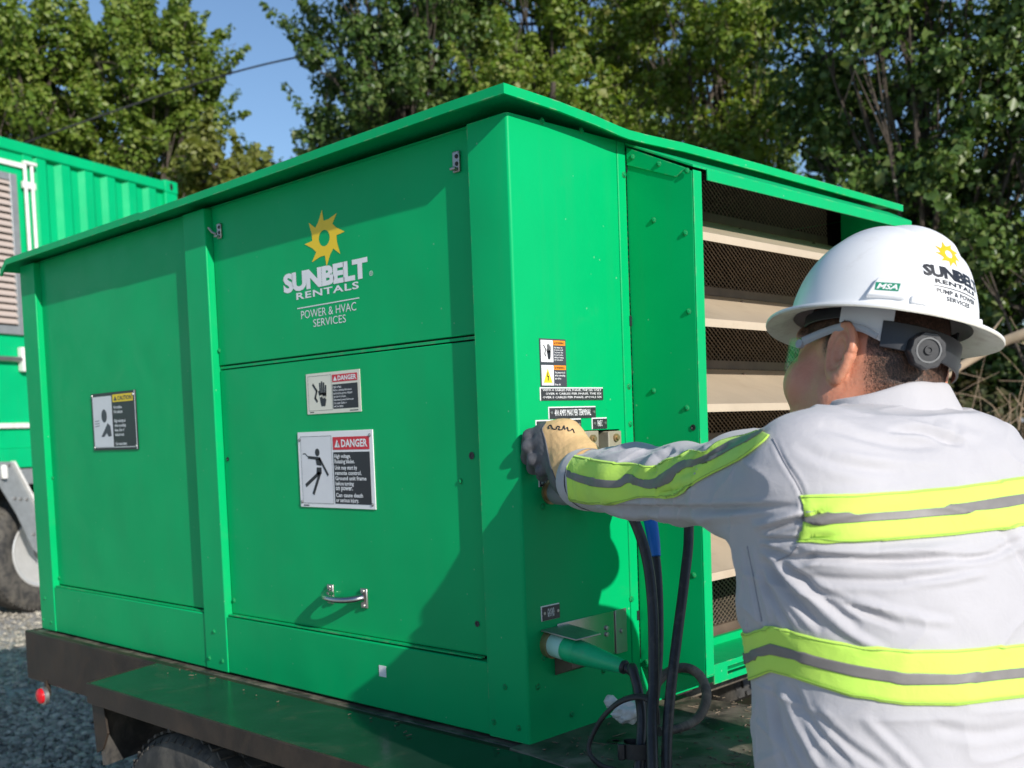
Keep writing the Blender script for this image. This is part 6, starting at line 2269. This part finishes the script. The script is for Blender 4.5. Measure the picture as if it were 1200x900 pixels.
# --- gloved left hand: a fist closed round something at the panel --------------
def build_glove():
    rt, dn, fw = CR[0], CR[1], CR[2]
    def g(u, v, t): return np.array(dep(u, v, t))
    wr = g(672, 556, 1.925)
    palm_c = g(655, 524, 1.975)
    kn = [g(639, 505, 1.985), g(639, 517, 1.975), g(643, 530, 1.970), g(648, 543, 1.968)]     # knuckles, first to little finger
    mid = [g(621, 511, 1.998), g(620, 524, 1.990), g(626, 538, 1.985), g(635, 551, 1.982)]
    tip1 = [g(617, 523, 2.030), g(618, 536, 2.024), g(625, 548, 2.018), g(636, 557, 2.010)]
    tip2 = [g(630, 528, 2.045), g(631, 539, 2.040), g(636, 549, 2.030), g(644, 556, 2.020)]
    rad = [0.0118, 0.0124, 0.0120, 0.0108]
    lo = np.min(np.array([wr, *kn, *mid, *tip1, *tip2, palm_c]), 0) - 0.05
    hi = np.max(np.array([wr, *kn, *mid, *tip1, *tip2, palm_c]), 0) + 0.05
    h = 0.002
    P = grid(lo, hi, h)
    # back of the hand: slab between wrist and knuckles
    a0, a1 = g(680, 538, 1.93), g(682, 566, 1.915)
    pl = sd_chain(P, [a0, g(662, 512, 1.965), kn[0]], [0.034, 0.026, 0.0175], 0.03)
    pl = smin(pl, sd_chain(P, [a0, g(660, 521, 1.97), kn[1]], [0.034, 0.028, 0.0175], 0.03), 0.016)
    pl = smin(pl, sd_chain(P, [a1, g(662, 534, 1.962), kn[2]], [0.034, 0.026, 0.0175], 0.03), 0.016)
    pl = smin(pl, sd_chain(P, [a1, g(664, 546, 1.95), kn[3]], [0.034, 0.024, 0.0160], 0.03), 0.016)
    pl = smin(pl, sd_cap(P, wr, g(690, 556, 1.885), 0.040, 0.042), 0.03)       # gauntlet into the cuff
    fg = None
    for i in range(4):
        e = sd_chain(P, [kn[i] * .75 + mid[i] * .25, mid[i], tip1[i], tip2[i]], [rad[i] * 1.12, rad[i] * 1.06, rad[i], rad[i] * 0.94], 0.006)
        fg = e if fg is None else smin(fg, e, 0.0035)
    # thumb leaves the upper side of the palm and closes over the grip
    th = sd_chain(P, [g(664, 510, 2.00), g(650, 506, 2.03), g(634, 510, 2.05), g(625, 516, 2.055)], [0.017, 0.0155, 0.0138, 0.0125], 0.008)
    # leather wrinkles
    wv = 0.0012 * np.sin(P[..., 2] * 520 + 3 * np.sin(P[..., 0] * 170)) + 0.0008 * np.sin(P[..., 0] * 430 + P[..., 1] * 390)
    d = smin(pl, fg, 0.009)
    d = smin(d, th, 0.010) + wv * 0.15
    V, F = surface_nets(d.astype(np.float32), P[0, 0, 0], h)
    o = mesh_obj('glove', V, F, [M['glove_tan'], M['glove_dark']], WK)
    # leather colour: fingers and the palm side are the dark grip leather
    c = V[F].mean(1)
    u, v = pix(c)
    edge = np.interp(v, [495, 503, 515, 530, 545, 556, 575], [640, 635, 639, 642, 645, 649, 656])
    dark = (u < edge) | (sd_cap(c.astype(np.float32), palm_c + fw * 0.045, wr + fw * 0.055, 0.030, 0.030) < 0)
    o.data.polygons.foreach_set('material_index', dark.astype(np.int32))
    o.data.update()
    bvh = BVHTree.FromPolygons([tuple(p) for p in V], [tuple(int(i) for i in q) for q in F])
    # black script along the top edge
    bm = bmesh.new()
    pts = [(644, 501), (643, 498.5), (646, 497), (648, 501), (652, 501.5), (653, 498.5), (656, 499), (655, 502), (659, 502), (661, 497.5), (662, 502), (665, 499.5), (666, 503.5), (669, 503), (671, 501.5), (673, 506)]
    path = []
    for p in catmull([(a, b + 1.5, 0) for a, b in pts], 4):
        hh, nn, _, _ = bvh.ray_cast(Vector(CC), Vector(ray(p.x, p.y)).normalized())
        if hh is not None: path.append(hh + nn * 0.0006)
    if len(path) > 4:
        tube(bm, path, 0.0011, 6)
        obj('script_mark', bm, M['black'], o)
    # seam where the dark leather meets the tan
    bm = bmesh.new()
    path = []
    for vv in np.linspace(498, 562, 30):
        hh, nn, _, _ = bvh.ray_cast(Vector(CC), Vector(ray(float(np.interp(vv, [495, 503, 515, 530, 545, 556, 575], [640, 635, 639, 642, 645, 649, 656])), float(vv))).normalized())
        if hh is not None: path.append(hh + nn * 0.0003)
    if len(path) > 4:
        tube(bm, path, 0.0012, 6)
        obj('seam', bm, M['glove_dark'], o)
build_glove()

# --- right glove (hidden in front of him), trousers, boots ---------------------
def build_lower():
    rg = WRR
    P = grid(rg - 0.13, rg + 0.13, 0.004)
    d_ = (WRR - ELR) / np.linalg.norm(WRR - ELR)
    s_ = np.cross(d_, [0, 0, 1.0]); s_ /= np.linalg.norm(s_)
    u_ = np.cross(s_, d_)
    d = sd_cap(P, rg - d_ * 0.02, rg + d_ * 0.045, 0.034, 0.032)
    for k in range(4):
        o_ = u_ * (0.030 - 0.020 * k)
        d = smin(d, sd_chain(P, [rg + d_ * 0.06 + o_, rg + d_ * 0.088 + o_ - s_ * 0.01, rg + d_ * 0.092 + o_ - s_ * 0.04, rg + d_ * 0.066 + o_ - s_ * 0.045], [0.0125, 0.012, 0.011, 0.010], 0.006), 0.004)
    d = smin(d, sd_chain(P, [rg + d_ * 0.02 + u_ * 0.03, rg + d_ * 0.05 + u_ * 0.045 - s_ * 0.02, rg + d_ * 0.072 + u_ * 0.03 - s_ * 0.045], [0.015, 0.0135, 0.012], 0.008), 0.008)
    V, F = surface_nets(d.astype(np.float32), P[0, 0, 0], 0.004)
    mesh_obj('glove', V, F, M['glove_tan'], WK)
    zb = T_z[0] + 0.05
    hip = np.array([T_x[0], T_y[0], zb])
    P = grid((hip[0] - 0.42, hip[1] - 0.36, GROUND + 0.02), (hip[0] + 0.32, hip[1] + 0.36, zb + 0.05), 0.010)
    d = sd_ell(P, hip + [0, 0, -0.04], (0.19, 0.215, 0.13))
    feet = []
    for s in (1, -1):
        h0 = hip + TL * (s * 0.095) + np.array([0, 0, -0.06])
        ft = np.array([hip[0], hip[1], GROUND + 0.08]) + TL * (s * 0.13) + TF * (0.06 if s > 0 else -0.10)
        kn = (h0 + ft) / 2 + TF * 0.05
        d = smin(d, sd_chain(P, [h0, kn, ft + np.array([0, 0, 0.02])], [0.105, 0.078, 0.066], 0.04), 0.05)
        feet.append(ft)
    d = np.maximum(d, P[..., 2] - zb - 0.035) + 0.004 * np.sin(P[..., 2] * 60 + 8 * np.sin(P[..., 0] * 14))
    V, F = surface_nets(d.astype(np.float32), P[0, 0, 0], 0.010)
    mesh_obj('trousers', V, F, M['trouser'], WK)
    for ft in feet:
        P = grid(ft + np.array([-0.26, -0.22, -0.10]), ft + np.array([0.20, 0.22, 0.12]), 0.006)
        heel = np.array([ft[0], ft[1], GROUND + 0.05]) - TF * 0.05
        toe = np.array([ft[0], ft[1], GROUND + 0.042]) + TF * 0.17
        d = smin(sd_cap(P, heel, toe, 0.048, 0.042), sd_cap(P, ft + np.array([0, 0, 0.06]), heel + np.array([0, 0, 0.02]), 0.055, 0.05), 0.04)
        d = np.maximum(d, GROUND + 0.004 - P[..., 2])
        V, F = surface_nets(d.astype(np.float32), P[0, 0, 0], 0.006)
        mesh_obj('boot', V, F, M['boot'], WK)
build_lower()

# --- hard hat ------------------------------------------------------------------
HB = np.array([-0.014, 0.0, 0.032])       # centre of the brim plane in the head frame
def build_hat():
    bf, bl, H = 0.120, 0.107, 0.121        # dome half length, half width, height
    def shell(th, ph):
        """th round the hat (0 = front), ph 0 brim .. 1 crown"""
        c, s = math.cos(th), math.sin(th)
        a = ph * math.pi / 2
        k = math.cos(a) ** 0.86
        z = 0.010 + H * math.sin(a) ** 1.06
        x, y = bf * c * k + 0.003 * k, bl * s * k
        if x < 0: x *= 1.0
        # long centre ridge and two side ridges, ending in a step at the back
        fade = max(0.0, min(1.0, (x + 0.098) / 0.02)) * max(0.0, min(1.0, (0.100 - x) / 0.02)) * max(0, min(1, (z - 0.045) / 0.03))
        rid = 0.0065 * math.exp(-(y / 0.019) ** 4)
        rid += 0.0028 * math.exp(-((abs(y) - 0.040) / 0.007) ** 2)
        nrm = Vector((x / bf ** 2, y / bl ** 2, max(0, z - 0.01) / H ** 2))
        if nrm.length > 0: nrm.normalize()
        p = Vector((x, y, z)) + nrm * rid * fade
        return p
    bm = bmesh.new()
    NT, NP = 144, 56
    rings = []
    # underside of the brim, rim, upper brim, dome
    def brim(th, r, z):
        c, s = math.cos(th), math.sin(th)
        ex = 0.152 if c > 0 else 0.150
        ey = 0.137
        x = (bf + (ex - bf) * r) * c + 0.003 * (1 - r); y = (bl + (ey - bl) * r) * s
        lift = 0.006 * abs(s) ** 3 * r
        return Vector((x, y, z + lift - 0.0105 * r + (0.002 * max(0, -c) * r)))
    prof = [('b', -0.16, 0.0075), ('b', 0.1, 0.0045), ('b', 0.55, 0.0035), ('b', 0.93, 0.003), ('b', 0.985, 0.0022), ('b', 1.01, 0.0042), ('b', 0.99, 0.0068), ('b', 0.93, 0.0072), ('b', 0.55, 0.0075), ('b', 0.22, 0.0082), ('b', 0.10, 0.0088), ('b', 0.03, 0.011)]
    for k, r, z in prof:
        rings.append([bm.verts.new(brim(2 * math.pi * i / NT, r, z)) for i in range(NT)])
    for j in range(1, NP):
        ph = (j / NP) ** 0.95
        rings.append([bm.verts.new(shell(2 * math.pi * i / NT, ph)) for i in range(NT)])
    top = bm.verts.new((0, 0, 0.010 + H + 0.0065))
    for i in range(len(rings) - 1):
        for k in range(NT):
            bm.faces.new([rings[i][k], rings[i][(k + 1) % NT], rings[i + 1][(k + 1) % NT], rings[i + 1][k]])
    for k in range(NT):
        bm.faces.new([rings[-1][k], rings[-1][(k + 1) % NT], top])
    # inner shell so the hat is hollow but thick
    inn = []
    for j in range(0, 12):
        ph = j / 12
        inn.append([bm.verts.new(shell(2 * math.pi * i / NT, ph) * 0.965) for i in range(NT)])
    for i in range(len(inn) - 1):
        for k in range(NT):
            bm.faces.new([inn[i][k], inn[i + 1][k], inn[i + 1][(k + 1) % NT], inn[i][(k + 1) % NT]])
    it = bm.verts.new((0, 0, 0.125))
    for k in range(NT):
        bm.faces.new([inn[-1][k], it, inn[-1][(k + 1) % NT]])
        bm.faces.new([rings[0][k], inn[0][k], inn[0][(k + 1) % NT], rings[0][(k + 1) % NT]])
    mt = Matrix.Identity(4)
    o0 = hw(HB)
    for i in range(3):
        mt[i][0], mt[i][1], mt[i][2], mt[i][3] = HF[i] * HS, HL[i] * HS, HU[i] * HS, o0[i]
    bmesh.ops.recalc_face_normals(bm, faces=bm.faces[:])
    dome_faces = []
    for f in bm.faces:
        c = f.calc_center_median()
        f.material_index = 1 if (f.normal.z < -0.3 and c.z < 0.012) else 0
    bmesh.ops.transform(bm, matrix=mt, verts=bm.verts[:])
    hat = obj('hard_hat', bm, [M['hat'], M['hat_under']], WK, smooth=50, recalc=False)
    bvh = BVHTree.FromPolygons([v.co[:] for v in hat.data.vertices], [tuple(p.vertices) for p in hat.data.polygons])
    return hat, bvh, mt
HAT, HAT_BVH, HAT_M = build_hat()

def hat_frame(u, v):
    """tangent frame on the hat where pixel (u, v) lands: across, up, outward"""
    p, n, _, _ = HAT_BVH.ray_cast(Vector(CC), Vector(ray(u, v)).normalized())
    return p, n

def hat_az_frame(az, z):
    """frame at azimuth az (0 front, 90 left, 180 back) and height z above the brim plane"""
    a = R_(az)
    d = HAT_M.to_3x3() @ Vector((math.cos(a), math.sin(a), 0))
    o = HAT_M @ Vector((0, 0, z))
    p, n, _, _ = HAT_BVH.ray_cast(o + d * 0.3, -d)
    return p, n

def hat_print(bm, p, n, draw, lift):
    """draw(Decal, bm) in the tangent frame at p, then press every vertex onto the shell"""
    up = Vector(HU); upv_ = (up - n * up.dot(n)).normalized()
    ac = upv_.cross(n).normalized()
    D = Decal(p, ac, upv_)
    k0 = len(bm.verts)
    draw(D, bm)
    bmesh.ops.triangulate(bm, faces=bm.faces[:])
    for _ in range(3):
        bmesh.ops.subdivide_edges(bm, edges=[e for e in bm.edges if e.calc_length() > 0.005], cuts=1)
        bmesh.ops.triangulate(bm, faces=[f for f in bm.faces if len(f.verts) > 3])
    axis0 = HAT_M @ Vector((0, 0, 0.03))
    axd = Vector(HU)
    for v in bm.verts:
        # press along the local radial direction
        q = v.co
        base = axis0 + axd * (q - axis0).dot(axd) * 0.55
        d = (q - base).normalized()
        h_, n_, _, _ = HAT_BVH.ray_cast(base + d * 0.4, -d)
        if h_ is not None: v.co = h_ + n_ * lift

def hat_marks():
    # back print
    az = 176.0
    p, n = hat_az_frame(az, 0.062)
    k = 1.0
    bm = bmesh.new()
    hat_print(bm, p, n, lambda D, b: sun_gear(D, b, (-0.006, 0.030), 0.021, 0.021, 0, 9, 0.2), 0.0005)
    obj('hat_sun', bm, M['hat_gold'], HAT, smooth=None)
    bm = bmesh.new()
    def words(D, b):
        D.text(b, 'SUNBELT', -0.054, -0.012, 0.054, 0.0065, 0, 0.05, 2, 0.93)
        D.text(b, 'RENTALS', -0.038, -0.0207, 0.038, -0.0143, 0, 0.04, 2, 1.12)
        D.rect(b, -0.041, -0.0254, 0.041, -0.0241, 0)
        D.text(b, 'PUMP & POWER', -0.037, -0.0347, 0.037, -0.0280, 0, 0.022, 2)
        D.text(b, 'SERVICES', -0.022, -0.0437, 0.022, -0.0373, 0, 0.022, 2)
    hat_print(bm, p, n, words, 0.0005)
    obj('hat_lettering', bm, M['black'], HAT, smooth=None)
    # side badge: raised pad with a green label
    p, n = hat_frame(1039, 338)
    up = Vector(HU); u_ = (up - n * up.dot(n)).normalized(); a_ = u_.cross(n).normalized()
    bm = bmesh.new()
    q = [(-0.0245, -0.0135), (0.0255, -0.0135), (0.0225, 0.0135), (-0.0135, 0.0135)]
    lo_ = [p + a_ * x + u_ * y - n * 0.004 for x, y in q]
    hi_ = [p + a_ * (x * 0.94) + u_ * (y * 0.92) + n * 0.0052 for x, y in q]
    hexa(bm, lo_ + hi_)
    pad = obj('badge_pad', bm, M['hat'], HAT, bevel=0.002)
    D = Decal(p + n * 0.0056, a_, u_)
    bm = bmesh.new(); D.poly(bm, [(-0.0135, -0.0052), (0.0150, -0.0052), (0.0165, 0.0055), (-0.0135, 0.0055)], 0.0)
    obj('badge_label', bm, M['badge_green'], HAT, smooth=None)
    bm = bmesh.new(); D.text(bm, 'MSA', -0.0115, -0.0036, 0.0140, 0.0038, 0.0004, 0.03, 2, 1.0, 0.25)
    obj('badge_lettering', bm, M['white'], HAT, smooth=None)
    # lugs where the brim meets the shell
    for az in (30, 150, 210, 330):
        p, n = hat_az_frame(az, 0.018)
        bm = bmesh.new()
        u_ = (up - n * up.dot(n)).normalized(); a_ = u_.cross(n).normalized()
        obox(bm, p + n * 0.001, a_, u_, n, 0.022, 0.010, 0.006)
        obj('lug', bm, M['hat'], HAT, bevel=0.002)
hat_marks()

# suspension: pale plate, black band, ratchet knob
def arc_band(name, m, f_l_r, u0, u1, a0, a1, grow=0.0, th=0.003, n=18):
    """strip round the head at head-local heights u0..u1 between azimuths (0 front, 90 left, 180 back)"""
    bm = bmesh.new()
    rows = []
    for k in range(n + 1):
        t = k / n
        a = R_(a0 + (a1 - a0) * t)
        rf, rl = f_l_r
        z0, z1 = (u0[0] + (u0[1] - u0[0]) * t, u1[0] + (u1[1] - u1[0]) * t)
        def pt(z, g): return Vector(hw((-0.012 + (rf + g) * math.cos(a), (rl + g) * math.sin(a), z)))
        rows.append([bm.verts.new(pt(z0, 0)), bm.verts.new(pt(z1, 0)), bm.verts.new(pt(z1, th)), bm.verts.new(pt(z0, th))])
    for A, B in zip(rows[:-1], rows[1:]):
        for k in range(4):
            bm.faces.new([A[k], B[k], B[(k + 1) % 4], A[(k + 1) % 4]])
    bm.faces.new(rows[0]); bm.faces.new(rows[-1][::-1])
    return obj(name, bm, m, HAT, smooth=40, bevel=0.0008)
arc_band('suspension_plate', M['strap_white'], (0.100, 0.085), (0.024, -0.004), (0.045, 0.040), 96, 135)
arc_band('ratchet_band', M['strap_black'], (0.102, 0.0875), (-0.006, -0.020), (0.026, 0.018), 128, 232)
arc_band('sweat_band', M['strap_black'], (0.100, 0.083), (0.030, 0.030), (0.044, 0.044), -132, 132, n=40)
kn_c = Vector(hw((-0.106, 0.030, -0.004)))
kn_a = Vector(np.array([-0.86, 0.50, -0.10]) @ HM).normalized()
bm = bmesh.new()
lathe(bm, kn_c, kn_a, [(-0.004, 0.0), (-0.004, 0.020), (0.004, 0.0235), (0.018, 0.0235), (0.0215, 0.0215), (0.0215, 0.0165), (0.0200, 0.0165), (0.0200, 0.0)], 64, mod=lambda t: 1 + 0.035 * math.cos(2 * math.pi * 9 * t))
kb = obj('ratchet_knob', bm, M['strap_black'], HAT, smooth=40)
bm = bmesh.new()
lathe(bm, kn_c, kn_a, [(0.0203, 0.0165), (0.0218, 0.0162), (0.0218, 0.0142), (0.0203, 0.0138)], 48, cap=False)
obj('knob_ring', bm, M['knob_ring'], HAT, smooth=30)
bm = bmesh.new()
lathe(bm, kn_c, kn_a, [(0.0206, 0.0), (0.0206, 0.006), (0.0225, 0.0055), (0.0225, 0.0035), (0.021, 0.003), (0.021, 0)], 24)
obj('knob_hub', bm, M['strap_black'], HAT, smooth=30)

# --- safety glasses --------------------------------------------------------------
def build_glasses():
    g = bpy.data.objects.new('safety_glasses', None)
    bm = bmesh.new()
    rows = []
    n = 34
    for k in range(n + 1):
        a = R_(-78 + 156 * k / n)
        f = 0.028 + 0.083 * math.cos(a); l = 0.080 * math.sin(a)
        hgt = 0.0215 - 0.006 * abs(math.sin(a)) ** 6 - 0.010 * math.exp(-(math.sin(a) / 0.13) ** 2) * 0
        z0 = -0.004 - hgt + 0.008 * math.exp(-(math.sin(a) / 0.12) ** 2)
        z1 = -0.004 + hgt * 0.95
        rows.append([bm.verts.new(Vector(hw((f, l, z)))) for z in np.linspace(z0, z1, 6)])
    for A, B in zip(rows[:-1], rows[1:]):
        for k in range(5):
            bm.faces.new([A[k], B[k], B[k + 1], A[k + 1]])
    o = obj('safety_glasses', bm, M['lens'], WK, smooth=180)
    s = o.modifiers.new('thickness', 'SOLIDIFY'); s.thickness = 0.0018
    for s_ in (1, -1):
        bm = bmesh.new()
        pts = [hw((0.036, s_ * 0.0835, 0.004)), hw((0.006, s_ * 0.0850, 0.012)), hw((-0.030, s_ * 0.0870, 0.0175)), hw((-0.056, s_ * 0.0840, 0.014)), hw((-0.078, s_ * 0.0790, 0.004))]
        q = catmull(pts, 6)
        tube(bm, q, [0.0062 - 0.0022 * (i / (len(q) - 1)) for i in range(len(q))], 10, flat=(0.34, 1.0))
        obj('temple', bm, M['temple'], o, smooth=60)
        bm = bmesh.new()
        c = Vector(hw((0.040, s_ * 0.0835, 0.001)))
        lathe(bm, c - Vector(HL) * 0.003, Vector(HL), [(0, 0.0), (0, 0.006), (0.006, 0.006), (0.006, 0)], 14)
        obj('hinge', bm, M['temple'], o)
    bpy.data.objects.remove(g)
build_glasses()

# ---------------------------------------------------------------- finish
for o in S.objects:
    if o.type == 'MESH' and o.name.startswith('lettering_curve'):
        bpy.data.objects.remove(o)
